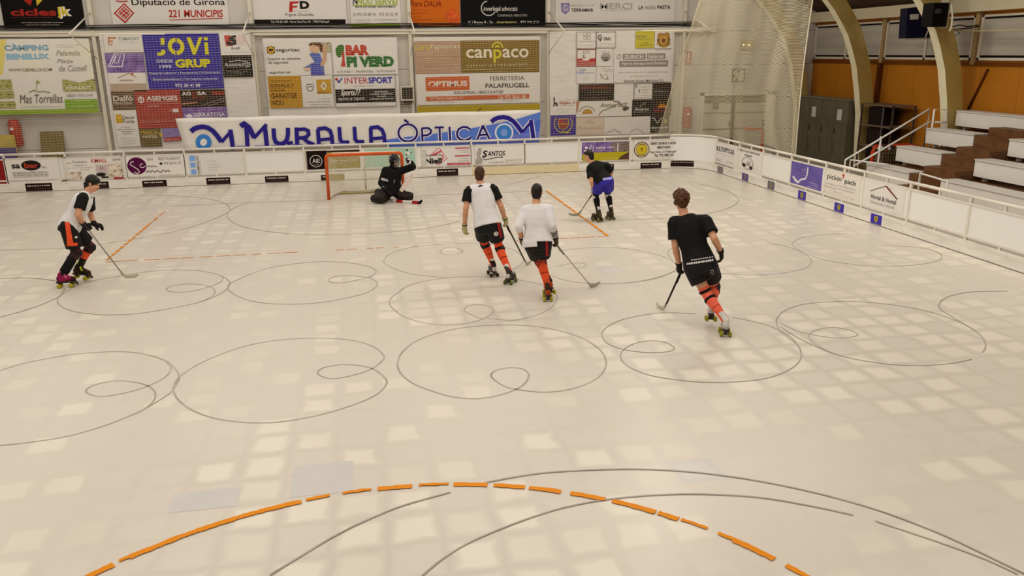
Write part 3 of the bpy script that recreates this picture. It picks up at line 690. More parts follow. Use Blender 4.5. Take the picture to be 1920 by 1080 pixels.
sign('white board with dark purple disc and handwritten letters', PBA, [(235,292),(345,289),(350,329),(238,333)], PW_, [
 E(257,311,18,16,'#53123f'), Ln([(251,303),(246,304),(244,308),(250,312),(258,317),(262,322),(258,325.5),(252,322)],1.6,PW_), Ln([(268,307),(263,308),(263,313),(269,314),(273,311)],1.4,PW_), T('BAR',276,288,298.5,4.6,GR), T('RESTAURANT',297,339,297,5.6,GR), E(302,306.5,2.6,2.2,INK), T('972 20 01 27',307,340,305.5,4.4,'#6f695f'), Ln([(277,313),(280,310),(283,313),(286,310),(288,313),(291,311),(295,313)],1.3,INK,'lettering'), Ln([(274,323),(279,320),(282,323),(286,319.5),(291,323),(296,319),(301,323),(307,318.5),(311,322),(314,319.5),(319,321)],1.5,INK,'lettering'), L(241,285,332,2,GR), L(300,341,328,2,GR)], cat=CA, name=NB, border='#d8d1c2')
sign('white board with three light blue squares and upright lettering', PBA, [(352,287),(456,285),(459,325),(355,329)], '#dedbd0', [
 R(355,366,292,302,'#7faae0'), R(357,367,305,314,'#7faae0'), R(358.5,368.5,317.5,327,'#7faae0'), TV('DOMINGUEZ',371.5,4.2,292,327,'#6f695f',.01), TV('INSTALACIONS',376,2,300,326,'#b9b2a5'), L(388,406,302,2,'#b9b2a5'), L(389,410,308,2,'#b9b2a5'), L(392,418,313,2,'#b9b2a5'), L(390,407,318,2,'#b9b2a5')], cat=CA, name=NB)
sign('black board with white ringed monogram left of the goal post', PBA, [(574,283),(611,281.5),(615,319.5),(577,321)], '#1d1312', [
 E(592.5,302,11.8,11.5,'#d7d0c6',.9), T('A',585.5,593,301.5,8,'#d7d0c6',.01), T('E',593.5,600,301.5,7.6,'#d7d0c6',.01), L(587,598,309,2,'#d7d0c6')], cat=CA, name=NB)
sign('brown field-textured board seen through the goal net', PBA, [(613,283),(675,281),(677,317),(616,320)], PHOTO3, [R(612,674,282,284.5,'#1d1312'), T('Baix Emporda',620,668,301.5,6.5,'#e0d6bf')], cat=CA, name=NB)
sign('mint green board behind the goalkeeper', PBA, [(683,279),(778,275.5),(781,314),(686,318)], '#a8cbb0', [
 E(763,281.5,2,1.5,'#2b2b2b'), E(765,287,5,3.4,'#e3ddd0'), E(762,289.5,1.4,1,'#33302c'), E(770,286,1.3,1,'#33302c'), E(767,297,1.6,1.4,'#3c4a42'), Ln([(760,300),(763,305),(766,300)],.8,'#33302c')], cat=CA, name=NB)
sign('white board with a pink diamond outline and heavy black word', PBA, [(788,275),(882,272),(885,309),(791,313)], '#e2ddd3', [
 Ln([(821,277.5),(808,290),(806,294)],1.2,'#d2586a'), Ln([(823,277),(838,297),(822,309),(818,308)],1.3,'#d2586a'), Ln([(811,291),(827,283)],3.5,'#d05a66'), Ln([(829,290),(831,297),(827,301)],2,'#d04a58'), T('Bugaderia',797,828,291,5,'#3a3532',.005), T('Niell',797,828,301.5,11,INK,.035), R(790.5,799,281,310,noise_mat('print_grey_smudge', ['#d9d4ca', '#bfb8ac'], 8, rough=.5),'photo'), R(853,881,276.5,278.5,'#c24a5c'), L(861,880,282,2,GR), L(864,880,285.5,2,GR), R(853,881,290.5,292.8,'#c24a5c'), L(866,880,297,2,GR), L(858,880,301,2,GR), R(838.5,881,305.2,309,'#bb3048'), L(842,879,307.2,2,'#e8dad6')], cat=CA, name=NB, border='#d8d1c2')
sign('white board with a grey figure sketch and swashed black capitals', PBA, [(888,272.5),(983,269.5),(986,307),(891,310.5)], '#e4dfd4', [
 P([(897,279),(902,276),(903,283),(900,292),(905,300),(903,309),(893,310),(890,301),(895,296),(893,288)],noise_mat('print_sketch', ['#5d5850', '#b7b0a4', '#8a8378'], 14, rough=.5),'photo'), T('S',904,914,288.5,13,INK,.03,.2), T('ANTOS',914,947,287.5,9.5,INK,.02,.15), Ln([(905,295),(909,300),(917,298),(930,295),(943,294),(940,296)],1.3,INK), L(916,946,304,2.6,'#6f695f'), T('Tel. 661 24 17 60',948,978,300,3.4,'#8d877c'), L(948,976,304.5,2,'#b0a99c')], cat=CA, name=NB, border='#d8d1c2')
sign('purple and yellow pictured board with white script on the barrier', PBA, [(1089.5,266.5),(1180,264),(1180,299),(1092,302.5)], PHOTO4, [
 P([(1091,290),(1115,286),(1180,284),(1180,299),(1092,302)],'#b5a823','photo'), P([(1145,268),(1180,265),(1180,284),(1150,284)],noise_mat('print_rooftops', ['#5a4030', '#8a7a70', '#3d2f2a'], 12, rough=.5),'photo'), P([(1165,292),(1180,284),(1180,299),(1158,299)],'#5a4030','photo'), E(1099,277,3,2.2,'#e6dcd6'), E(1097,283,3.2,1.6,'#e6dcd6'), Ln([(1104,284),(1106,272),(1109,272),(1106,281),(1111,275),(1113,275),(1111,284)],1.2,'#ded4de','lettering'), T('camp nou',1117,1152,277.5,5.5,'#e6dcd6',.01,.2), L(1117,1155,282,2,'#d6cad6'), R(1157,1159,268,284,'#e0d6d0'), L(1128,1158,297,2,'#e8e0b0')], cat=CA, name=NB)
sign('white board with a round yellow emblem and bold opening hours', PBA, [(1185,263.5),(1268,260.5),(1267,298),(1187,302)], '#e6e0d4', [
 E(1203,280.5,14.5,15,'#4a3a2a'), E(1203,280.5,13.2,13.6,'#cdb98a'), E(1203,280.5,9.8,10.2,'#4a3a2a'), E(1203,280.5,9.2,9.5,'#cdb82a'), T('Y',1200,1206,280.5,7,INK,.02), L(1193,1213,270,2.5,'#4a3a2a'), L(1194,1212,291,2.5,'#4a3a2a'),
 T('OBERT DE 08.00 A 24.00H',1219,1268,268.5,4.4,INK,.02), T('MENU DIARI',1232,1256,276,4.4,INK,.02), T('Plaça Nova, 12  Palafrugell',1218,1267,284.8,4.8,INK,.01), T('Tel. 972 988 254',1226,1262,290.8,4.8,INK,.01)], cat=CA, name=NB, border='#d8d1c2')
# right-hand barrier
sign('white board with black capital lettering next to the curved corner', PRA, [(1341.5,265),(1378,274),(1376,319),(1340.5,308)], '#e2ddd4', [
 T('MULTIOPTICAS',1343,1377.5,281.5,9,INK,.02), L(1343,1376,290,2,'#bdb6aa'), L(1343,1355,298,2,'#bdb6aa'), L(1344,1356,301,2.4,'#9a9488'), L(1362,1376,305,3,'#a8a195'), Ln([(1340.5,307.5),(1376,319)],3,'#6f675c')], cat=CA, name=NB)
sign('white board with ring sketch beside the black capital lettering', PRA, [(1379,274),(1430,287),(1427,334),(1377,319)], '#e4ded3', [
 T('FABRICA DE PERSIANES',1384,1426,285,3.6,INK,.01), T('espais',1397,1411,292,5,INK,.01), E(1402.5,306,11,11.5,'#7a7469',.93), E(1396,309,3.5,3,INK), E(1404,308,4,2.6,'#a59d90'), E(1409,315,3,3.6,'#3a342e'), T('3,75',1402,1409,304,3,INK), L(1413,1424,318,2,'#c9c2b6')], cat=CA, name=NB)
sign('purple board with a white hooked stroke', PRA, [(1485,299.5),(1544.5,315),(1538,361),(1480,345.5)], noise_mat('print_violet', ['#5a4c94', '#6b5ca3'], 3, rough=.5), [
 P([(1515,313.5),(1517.5,313),(1516,327),(1512,337),(1504,338),(1498,343.5),(1495,343),(1491,339),(1486.5,331),(1489,329),(1493,334),(1497,339.5),(1503,334.5),(1511,333.5),(1513.5,326)],'#d8d2dc'), L(1506,1513,319,3,'#a59cc4'), L(1505,1513,323,2,'#a59cc4'), T('CAN',1505.5,1513,317.5,3,'#a59cc4'), L(1499,1514,328,2,'#a59cc4'), L(1519,1534,344,2.4,'#d8d2e4'), L(1520,1534,348,2.4,'#d8d2e4'), L(1516,1534,352,2.6,'#d8d2e4'), E(1519,312,3,3,'#7d6fb4',.85), E(1528,330,4,4,'#7d6fb4',.85), E(1510,342,2,2,'#7d6fb4',.8)], cat=CA, name=NB)
sign('white board with thin lettering and a bright red comma', PRA, [(1547,316.5),(1617.5,334),(1608,383),(1541.5,364.5)], '#e0d8cb', [
 T('pickin',1552,1579,334,12.5,INK,.0), E(1582.5,328.5,2,2.4,'#cf4a26'), P([(1581,329.5),(1584.8,328.5),(1583.5,333),(1580.5,335.5),(1582,331.5)],'#cf4a26'), T('pack',1585,1607,343,12,INK,.0), L(1549,1572,345.5,3,'#a39b8c'), L(1573,1606,352,3,'#a39b8c'), L(1547,1570,351,3,'#a39b8c'), L(1573,1605,358,3,'#8a8273'), L(1558,1582,360,2.4,'#b3ab9c'), L(1544,1575,362,2,'#b3ab9c'), L(1577,1604,371,2.4,'#b3ab9c')], cat=CA, name=NB)
sign('white board with a red and grey roof line', PRA, [(1621,333),(1699,351.5),(1693,408),(1613.5,387)], '#e0dbd0', [
 Ln([(1633,358),(1648,353),(1662,349)],.9,'#6f695f'), P([(1661,348.6),(1664.5,348.8),(1672,358),(1685,374),(1683,374.5),(1668,357.5)],'#8a2a20'), Ln([(1664,349.5),(1672,359),(1683,373)],.9,'#3a2a28'), L(1671,1675,354,3,'#b04a40'), T('Hortal & Hortal',1634,1682,373.5,8.4,'#2e2a27',.004), T('Construccions i reformes',1632,1679,383,6,'#a39b8f'), L(1664,1692,399,2,'#c3bcb0')], cat=CA, name=NB)
# ================================================================ BANNERS ON THE BACK WALL
PU = Plane('Y', YW-.02)              # upper row, fixed on the wall
PT = Plane('Y', YW-.22)              # hung in front of the posts, below the girder
PX_ = Plane('Y', YW-.26)             # fixed on the big white tarpaulins
W2 = '#dcd6ca'
sign('black banner with red lowercase and yellow letters, top left corner', PU, [(-2,-32),(151,-34),(158,52.5),(5,53)], '#14100f', [
 T('cicles',20,106,23,13.5,'#a02a22',.035), T('jk',109,135,24,24,'#e6e0d4',.06), T('jk',107,131,23,22,'#d0b52c',.03), P([(46,2),(58,11),(62,-6),(46,-12)],'#a8281e'), P([(70,11),(84,-4),(66,-12)],'#d0b52c'), L(22,99,33,3,'#6a2a24'), L(40,120,42.5,2.6,'#b0a798'), L(48,112,46.5,2.6,'#b0a798')])
sign('white banner with a red diamond and red capitals', PU, [(203,-30),(424,-32),(430,45.5),(211,47)], W2, [
 T('Diputació de Girona',247,422,5.5,16,INK,.012), T('221 MUNICIPIS',316,418,25.5,14,'#b02a24',.02,.1), Ln([(318,37.6),(368,36),(418,34.4)],1.5,'#b02a24'), P([(233,5.5),(252,24.5),(235,44),(213.5,25)],'#b5342e'), P([(233,9),(248.5,24.5),(235,40),(217.5,25)],W2), P([(233,11.5),(246,24.5),(235,37.5),(220,25)],'#b5342e'), Ln([(226,19),(240,31)],1,W2), Ln([(222,24),(236,36)],1,W2), Ln([(230,14),(244,26)],1,W2), Ln([(240,18),(226,31)],1,W2), Ln([(244,23),(231,35)],1,W2), Ln([(236,14),(222,27)],1,W2), Ln([(218,1.5),(228,3),(240,2)],2,'#b5342e')])
sign('white banner with red and black initials over a black strip', PU, [(470,-32),(648,-33),(649,46.5),(476.5,47.5)], W2, [
 P([(543,3),(560,2.5),(559,6.5),(549,7),(548.5,11),(558,10.5),(557,14),(549,14.5),(548.5,22),(542,23)],'#b5342e'), T('D',562,580,9.5,15,INK,.06), T('Frigola Deulofeu',534,589,28,7,'#4d463f',.0,.3), R(477,648,36.5,46,'#1d1715'), T('Tel. 972 301 698 - Carrer Sant Pere, 46 - 17200 Palafrugell',508,617,41.2,5,'#d8d1c5',.01), L(548,580,20.8,2,'#b5ada0')])
sign('white banner with green and black heading and a lime strip', PU, [(655,-33),(750,-34),(750.5,49.5),(657.5,50)], W2, [
 T('NOU',670,698,3,11,'#9ab02a',.02), T('SERVEI',703,745,3,10,'#9ab02a',.02), T('N',661,671,2,13,INK,.02,.2), Ln([(661,10.5),(745,9.5)],1.4,'#9ab02a'), T('SERVEI DE NETEJES I MANTENIMENT',666,742,13.2,4,INK,.01), T('972 30 88 94 - 972 30 42 99',669,746,27,5.4,'#8d877c'), E(664.5,27.5,2.6,2.6,'#8d877c',.7), L(663,696,37.4,2.4,'#a59e92'), L(703,745,37,2.4,'#8d877c'), L(663,694,42.4,2,'#bdb6aa'), L(713,744,42,2,'#bdb6aa'), R(657.5,750.5,45.5,50,'#9ab02a')])
sign('orange banner with a red flower', PU, [(761,-32),(862,-33),(862,49),(764.5,50)], '#c9651c', [
 T('Flors DALIA',768,827,7,11,'#7a1c12',.006,.2), L(768,808,19,3,'#a34a18'), L(769,801,25,3,'#a34a18'), L(768,791,31,3,'#a34a18'), L(768,809,37,3,'#a34a18'),
 P([(842,20),(848,12),(853,22),(861,26),(855,32),(857,44),(848,40),(842,48),(840,36),(832,32),(838,26)],PHOTO5,'photo'), P([(852,34),(861.5,28),(862,48),(850,47)],PHOTO5,'photo'), P([(765,44),(782,43),(785,48),(764.5,50)],'#4a2a1a')])
sign('black banner with a white crescent ring and thin white words', PU, [(863,-33),(1022,-33),(1023.5,48),(863.5,49)], '#0f0b0b', [
 E(916,15.5,14.5,14.5,'#cfc8bd',.88,100,330), T('inverlegal advocats',907,970,17.5,12,'#cfc8bd',.004,0,.9), T('CONFIANÇA I RESULTATS',933,988,29.5,5,'#b8b1a6',.004), T('C / Punxa 9 - 2n',878,924,42.3,6.4,'#d8d1c5',.015), T('inverlegal.es',931,969,42,5.6,'#cfc07a',.015,.25), T('972.306.313',975.5,1010,41.6,5,'#d8d1c5',.015)])
sign('white banner with a small violet shield and grey capitals', PU, [(1040.5,-33),(1265,-33),(1265.5,41.5),(1042,42)], '#d6d0c4', [
 P([(1051.5,6),(1067.5,5.5),(1068,18),(1066,22),(1060,27),(1054,23),(1052,19)],'#7f74a8'), E(1060,15,5.6,6.4,'#d6d0c4',.86), T('T',1056,1062,13,6,'#d6d0c4'), T('H',1058,1064,17.5,6.4,'#d6d0c4'), T('HOTEL',1071,1094,10.6,5,'#aaa396'), E(1098,10.4,1,1,'#8d877c'), E(1104.5,10.2,1,1,'#8d877c'), E(1111,10,1,1,'#8d877c'), T('TERRAMAR',1071,1112,18.8,6,'#3c3733',.012), T('MERCI',1125,1185,11.5,11,'#aaa396',.01), Ln([(1126,19.6),(1184,18.6)],.6,'#bdb6aa'), L(1148,1175,22,1.6,'#c9c2b6'), T('LA',1197,1206,14,7,INK,.005), T('NOIA',1209,1229,14.2,6.5,'#8d877c'), T('PASTA',1232,1256,13.6,7,INK,.01)])
# --- big white tarpaulins hung between the posts
TARP = noise_mat('white_tarpaulin', ['#d2ccc0', '#dcd6ca', '#e0dacf'], 2, (1, 1, 8), .5)
TL_ = ['white tarpaulin covered by small adverts around the indigo banner', 'white tarpaulin behind the tree-logo and yellow adverts', 'white tarpaulin with the brown adverts', 'white tarpaulin with a mosaic of small adverts, beside the safety net']
for lab, q in zip(TL_, ([(190,62),(471,60),(490,276),(212,283)], [(494,72),(749,70),(748,262),(508,268)], [(776,70),(1013,68),(1013,262),(783,266)], [(1031,58),(1262,56),(1259,253),(1030,256)])):
    sign(lab, PT, q, TARP, cat='tarpaulin', name='tarpaulin', group='white tarpaulins on the back wall', thick=.01)
def ad(label, quad, color, items=(), **k): return sign(label, PX_, quad, color, items, **k)
# bay 1
ad('large pale banner with light blue capitals and golf photos over a green strip', [(-40,74),(166,72),(187,211.5),(-40,216)], noise_mat('print_cream', ['#e0dac0', '#dcd6ca', '#ddd7c8'], 1, rough=.5), [
 P([(-20,74),(12,74),(6,140),(-20,142)],'#d9c96a','photo'), T('CÀMPING',8,91,88.5,13,'#6d9ab0',.045), T('BENELUX',12,93,106,11,'#7fb0c8',.05), T('WWW.CBENELUX.COM',16,98,131,6,'#6a6030',.01), T('Palamós',105,150,99.5,10,'#8d877c',0,.35), T('Platja',107,137,115.5,9,'#8d877c',0,.35), T('de Castell',110,164,128,11,'#8d877c',0,.35), L(106,150,84,2,'#bdb6aa'), L(107,140,88,2,'#bdb6aa'),
 R(-20,23,149,168,PHOTO2,'photo'), R(-20,27,170,184.5,PHOTO2,'photo'), R(-20,30,190,203,PHOTO2,'photo'), Ln([(69,168),(69,150)],.8,'#6d7a2a'), P([(69,150),(77,154),(69,157.5)],'#8aa032'), Ln([(55,173),(64,169),(72,172),(84,171),(95,174)],1.6,'#6d7a2a'), T('Mas Torrellas',37,118,185,16,'#5d574d',.0,.3), L(39,118,200,2.6,'#7a7368'), P([(117,148),(150,155),(178,147),(180,170),(120,171)],PHOTO2,'photo'), T('PITCH & PUTT',125,172,164.8,5.6,'#e6e0d0',.02), T("OBERT TOT L'ANY",125,176,178.5,4.6,'#7a7368',.01), R(122.5,184,186,202.5,'#7aa02e'), L(134,173,189,2.4,'#d5dcb8'), L(134,176,199,2.4,'#d5dcb8'), R(-20,187,205,213.5,'#86a02e')])
# bay 2
ad('white advert with an orange letter mark, top left of the indigo banner', [(194,63),(266,62),(269,98),(197,99)], '#d9d3c7', [
 Ln([(204,69),(204,83),(211,84)],3,'#b9784a'), R(203,218,70,73,'#b9784a'), R(206,212,76,79,'#b9784a'), T('FUMACAT',223,261,72.5,5.6,'#8d9a94',.01), L(222,258,79,2,'#a8b5ae'), L(216,264,93.5,2.4,'#bdb6aa')])
ad('purple advert with a white window outline', [(197,100),(268,99),(273,136),(201,137)], PHOTO4, [
 Ln([(204,124),(214,101.5),(234,101),(229,125),(204,125)],2.4,'#d8d2dc'), Ln([(209,123),(217,104)],1.6,'#d8d2dc'), Ln([(214,117),(222,118),(226,104),(218,105),(214,117)],1.5,'#d8d2dc')])
ad('white advert with an orange roof outline', [(202,137),(272,136),(275,156),(206,157)], '#dcd6cb', [Ln([(221,146),(241,137.5),(256,144.5)],1.5,'#a8763a'), R(246,250,137,141,'#b0562a'), T('JUSCON',224,249,151,4,'#a05a3a',.02)])
ad('tan blank advert above the dark brown one', [(207,157),(272,156),(276,171.5),(208,172)], '#b09a82')
ad('dark brown advert with cream lettering', [(208,172),(250,170.5),(256,205.5),(212,207)], noise_mat('print_dark_brown', ['#5a4432', '#6e563f'], 6, rough=.5), [T('Dalfó',212.5,249,184.5,10.5,'#ddd2bd',.01), T('Home Deco',213,248,193,5,'#d0c4ac',.005), L(226,246,178,1.6,'#a08d72')])
ad('indigo banner with yellow capitals and white service list', [(267.5,64.5),(410,62.5),(420,165.5),(279,168)], '#39308a', [
 P([(301,71.5),(308.5,71),(309,84),(302,84.5)],'#cfc52a'), P([(309,93.5),(311,98),(308,102.5),(301,104.5),(294.5,103.5),(295.5,98.5),(302,98.5),(303,93.5)],'#cfc52a'), E(330.5,87,15.5,16.2,'#cfc52a',.52), R(329.4,331.6,69,78,'#39308a'), R(329.4,331.6,96,105,'#39308a'), P([(350,70.5),(357.5,70.3),(366,91),(373,70),(380,69.7),(367,102.5),(362,102.5)],'#cfc52a'), P([(383,79.5),(390,79.3),(392,102),(385,102.3)],'#cfc52a'), R(382.5,390,70,75.5,'#cfc52a'),
 T('DESDE',294,324.5,114.4,6,'#c9c3d6',.02), T('1999',299.5,322,125,6.6,'#c9c3d6',.02), T('GRUP',329,395,118.6,16.5,'#cfc52a',.05), T('Material elèctric | Fontaneria | Il·luminació',279.5,413.5,137,5,'#c9c3d6',.01), T('Electrodomèstics | Ferreteria industrial',287,408,148.6,5,'#c9c3d6',.01), T('972 30 41 08',329,376,160,6,'#d6d0da',.02)])
ad('white advert with a red and black letter S', [(411,65.5),(469,64),(471,102.5),(415,104)], '#ddd7cc', [
 P([(420,66.5),(432,66),(436,86),(424,86.5)],'#b8433c'), T('S',423,452,75.6,19,INK,.07,.3), R(443,461,66,84,noise_mat('print_pink_lines', ['#d9a8a4', '#dcd0c8', '#cf8f8c'], 20, (.2, 1, 4), .5),'photo'), T('Avelli',433,450,90.3,5,'#5b5448',.005), L(420,468,97.6,2,'#bdb6aa')])
ad('black advert with a white swoosh around thin capitals', [(415,104.5),(471,103),(475,144),(420,145)], '#211d1c', [
 Ln([(430,115.5),(448,113),(464,116),(470,121),(466,125),(460,126)],1.3,'#cfc9be'), T('PLANXAUTO',422,466,121.6,5.6,'#cfc9be',.012,.15), L(424,464,134,2.4,'#8d877c'), L(432,456,138,2,'#8d877c')])
ad('red advert with white capitals below the indigo banner', [(250.5,169.5),(336.5,167.5),(346,239),(261,241)], noise_mat('print_brick_red', ['#93302a', '#a63c34'], 5, rough=.5), [
 E(264.5,187,6,6.5,'#ddd0c6',.7), R(263.5,265.5,182,192,'#ddd0c6'), Ln([(259,188),(264,184),(270,188)],1.2,'#ddd0c6'), T('ASEMGES',275,333,184,8.6,'#ddd0c6',.02), L(275,332,190,2,'#c98a80'), L(276,334,194,2,'#c98a80'), T('JOCOFEN',277,298,199.6,3.6,'#d8b0a8',.01), E(319.5,207,1.6,1.4,'#d88a80'), R(324,335,204,210.5,'#d8cdc4'), L(265,341,227,4,'#bb7a70')])
ad('dark advert with white letters and red streaks', [(337,169.5),(420,167),(425,200),(341,201.5)], '#33231f', [
 T('AG',341,358,175.4,7,'#d8d1c5',.03), T('SA',370,387,174.6,7,'#d8d1c5',.03), R(360,369,172,186,'#6a2a1e'), T('SOL',372,387,182.6,6,'#7a2c1e',.01), R(397,421,171,178,'#8a3024'), Ln([(378,198),(398,191),(421,184)],1,'#8d877c'), Ln([(390,199),(421,189)],1,'#8d877c'), Ln([(342,195),(369,192)],3,'#b07060')])
ad('purple advert with a white dove-like mark, partly behind the long white banner', [(341,202),(425,200),(428,233),(346,236)], PHOTO4, [T('SERRATOSA',363,422,214.8,7.4,'#ddd6dc',.015), P([(345,214),(350,216),(354,213),(360,215),(362,219),(356,221),(349,219)],'#ddd6dc')])
ad('tall white advert with a yellow square mark', [(212.5,207.5),(256,206),(263,273.5),(222,276)], '#dbd5c9', [
 R(217.5,229.5,214.5,230.5,'#c79a24'), P([(219,216),(224,222),(229,215),(229,217.5),(224,224.5),(219,218.5)],'#dcb84a'), T('Decor',230,253,219.8,6.6,'#5d574d',.005), T('Fusta',231,252,227.2,6.6,'#5d574d',.005), L(228,246,238,2.4,'#7a7368'), L(220,256,242.5,2.6,'#6f695f'), L(228,252,246.5,2.4,'#7a7368'), L(230,248,250.5,2.4,'#7a7368'), L(226,254,259,2,'#a59e92'), L(229,256,264,2,'#a59e92'), L(228,254,269,2,'#a59e92')])
ad('brown advert with yellow and white capitals at the foot of the red advert', [(261,241.5),(300.5,240.5),(304,274),(265,276)], noise_mat('print_mud', ['#4f3d20', '#6b5730', '#5a4526'], 9, (1, 1, 3), .5), [T('MASCA',263.5,296,248.4,7,'#c0a238',.02), T('MOTOS',268,295,256.2,4.8,'#d6ccb4',.02), P([(298,248),(303,250),(306,255),(301,257)],'#c0a238')])
ad('small purple and red advert peeping out left of the long white banner', [(303,241),(336,239),(341,263),(308,266)], noise_mat('print_violet_speckle', ['#5d4a80', '#8a78b0', '#6a3a5a'], 18, rough=.5), [P([(308,258),(340,256),(341,263),(308,266)],'#a23c40'), L(310,333,262,4,'#cf9a94')])
# bay 3
ad('white advert with a yellow rounded badge and a child in a blue shirt', [(495,81),(620,79),(622.5,140.5),(502.5,143)], '#dad4c8', [
 E(508,94,7.8,8,'#5a4020'), R(500.5,515.5,88,100,'#5a4020'), E(508,94,6.6,6.8,'#c89a2a'), P([(503.5,91.5),(510,91),(513,93),(510,96.5),(505,96)],'#4a2a1a'), T('seguritec',518,562,94.5,8.6,'#37322d',.01), T('Experts en sistemes',502,563.5,110.6,5.6,'#4a443d',.008), T('de seguretat',503,541,117.8,5.8,'#4a443d',.008), T('seguritec.cat',505,545,136,5.8,'#4a443d',.008),
 R(600,619.5,79.5,98,noise_mat('print_garden', ['#7a7a4a', '#b5ac8c', '#5d5a34'], 10, rough=.5),'photo'), P([(590,116),(580,101),(584,99),(600,100),(606,118),(609,140.5),(583,141),(582,124),(572,132),(569,127)],'#5566a8','photo'), P([(583,118),(598,120),(607,139),(609,140.5),(583,141)],'#4a4c9e','photo'), E(590,90,9,9.5,'#cfa582',part='photo'), P([(579,82),(585,79.6),(600,79.6),(606,86),(604,98),(600,96),(599,88),(588,84),(580,86)],'#5a3320','photo'), P([(605,88),(612,84),(612,112),(606,124),(600,122),(606,108)],'#c79a74','photo'), P([(569,127),(580,127),(582,130),(573,133)],'#d6b294','photo')])
ad('white advert with a green tree and red and green capitals', [(623,79),(744.5,77),(746,138),(625,140.5)], '#dcd6cc', [
 P([(629,92),(633,86),(640,83),(645,86),(645,96),(641,100),(640,106),(634,108),(630,102)],'#3d6a2c'), P([(641,98),(645.5,98),(646,112),(648,124.5),(639,125),(642,110)],'#b8382a'), T('BAR',648,692,94,19.5,'#b8382a',.07), T('PI VERD',650,738.5,115.5,20,'#2f6a34',.07), T('C/ PI VERD, 1 - PALAFRUGELL - Tel 972 30 55 72',632,741.5,134,4.4,'#6f695f',.005)])
ad('mustard yellow advert with dark brown capitals', [(501.5,143.5),(563,141.5),(568,201),(507.5,203)], '#b5841f', [T('Concessionari',506,545,151.5,5,'#7a5a1e'), T('RENAULT',507,552,160.6,7,'#5a2f14',.008), T('DACIA',508,534.5,168.8,5.4,'#5a2f14',.004), T('GARATGE',508.5,556.5,179.4,9.5,'#5a2f14',.015), T('NOU',510,532,192.6,9,'#5a2f14',.015)])
ad('white advert with a yellow square diamond mark beside the mustard one', [(564,141.5),(623.5,140),(624.5,199.5),(568.5,201)], '#d8d2c6', [
 Ln([(575,158.5),(588,157.5)],1.4,'#5d574d'), Ln([(575,161),(575.5,166),(580,171),(585,170),(588,164),(588,160)],1.3,'#4a443d'), Ln([(577,163),(586,162)],1,'#4a443d'), R(594,621,149,175.5,'#c0902a'), P([(606.5,152.5),(613.5,160.5),(608,169.5),(601,161.5)],'#d8d0c0'), P([(606.8,157),(610,160.8),(607.8,165),(604.5,161.4)],'#9a7a34'), T('RENAULT',596,618,173,3.2,'#5a3f1a',.01), L(597,621,185,2.6,'#8d877c'), L(575,621,190.5,2.6,'#8d877c'), L(581,622,195.5,2.6,'#8d877c')])
ad('white advert with red and blue capitals over a black panel', [(626,141.5),(741,139.5),(743.5,199),(628.5,201)], '#dcd6cc', [
 E(631,148.5,2.8,3,'#b03040'), P([(632,154),(636,156),(643,146),(640,146),(636,151),(633,150)],'#3a3a9a'), T('INTER',646,690,151,11.5,'#b03040',.006), T('SPORT',690.5,736,150.2,11.5,'#34349a',.04), L(663,706,161,2.4,'#8d877c'), R(629.5,741.5,166.5,192,'#1d1917'), T('Sports77',639,677,174.5,14,'#e0dacf',.015,.3), T('esports en esports',634,684,186,7,'#cfc8bd',0,.3), T('PALAFRUGELL',702,728,171.6,2.8,'#d8d1c5',.01), T("LA BISBAL D'EMPORDA",694,737,176.2,2.8,'#d8d1c5',.01), T('PALAMOS',707,724,180.6,2.8,'#d8d1c5',.01), T('TORROELLA DE MONTGRI',693,738,185.2,2.8,'#d8d1c5',.01), T('www.sports77.com',668,708,195.6,3.2,'#7a7368')], border='#a8a195')
# bay 4
ad('brownish pink advert with yellow and pale lettering', [(776,78),(863,76.5),(864.5,137),(779.5,139)], noise_mat('print_mauve_brown', ['#a8856a', '#b08e74'], 3, rough=.5), [
 T('caro',778,806.5,89,9,'#c9bb3a',.0), T('figueras',807,862.5,88,12,'#d8c8a8',.0), L(830,861,96,2,'#c9bb3a')]+[E(780+5.2*i,97.5+2.2*math.sin(i*.5),.9,.9,'#d8ccb0') for i in range(9)]+[L(780,862,104,3.4,'#c8b090'), L(801,844,110,3,'#c8b090'), L(802,846,118,2.4,'#c8b090'), L(793,858,121.6,3.4,'#cbb596'), L(791,842,129.5,3.4,'#cbb596'), L(795,852,133.5,2.6,'#cbb596')])
ad('olive brown advert with rounded cream letters and a yellow arch', [(863.5,76.5),(1010.5,74.5),(1011.5,135),(865,137)], '#7c6228', [
 T('can',874,922,100.5,17,'#ddd2b8',.015), T('p',925,940.5,105,25,'#c9bd2a',.015), T('aco',942,991,99.5,17,'#ddd2b8',.015), E(932.5,89.5,11,11.5,'#c9bd2a',.75,0,180), E(932.5,88.5,5,4,'#c9bd2a',0,0,180), T('cafeteria',875,922,122,5,'#c9b98c',.008,0,1.4), T('e',926,929,122,4,'#c9b98c',.008), T('restaurant',933,988,121,5,'#c9b98c',.008,0,1.4), L(868,1000,129.4,3,'#bfae80'), L(911,955,133.6,2.4,'#a8985a')])
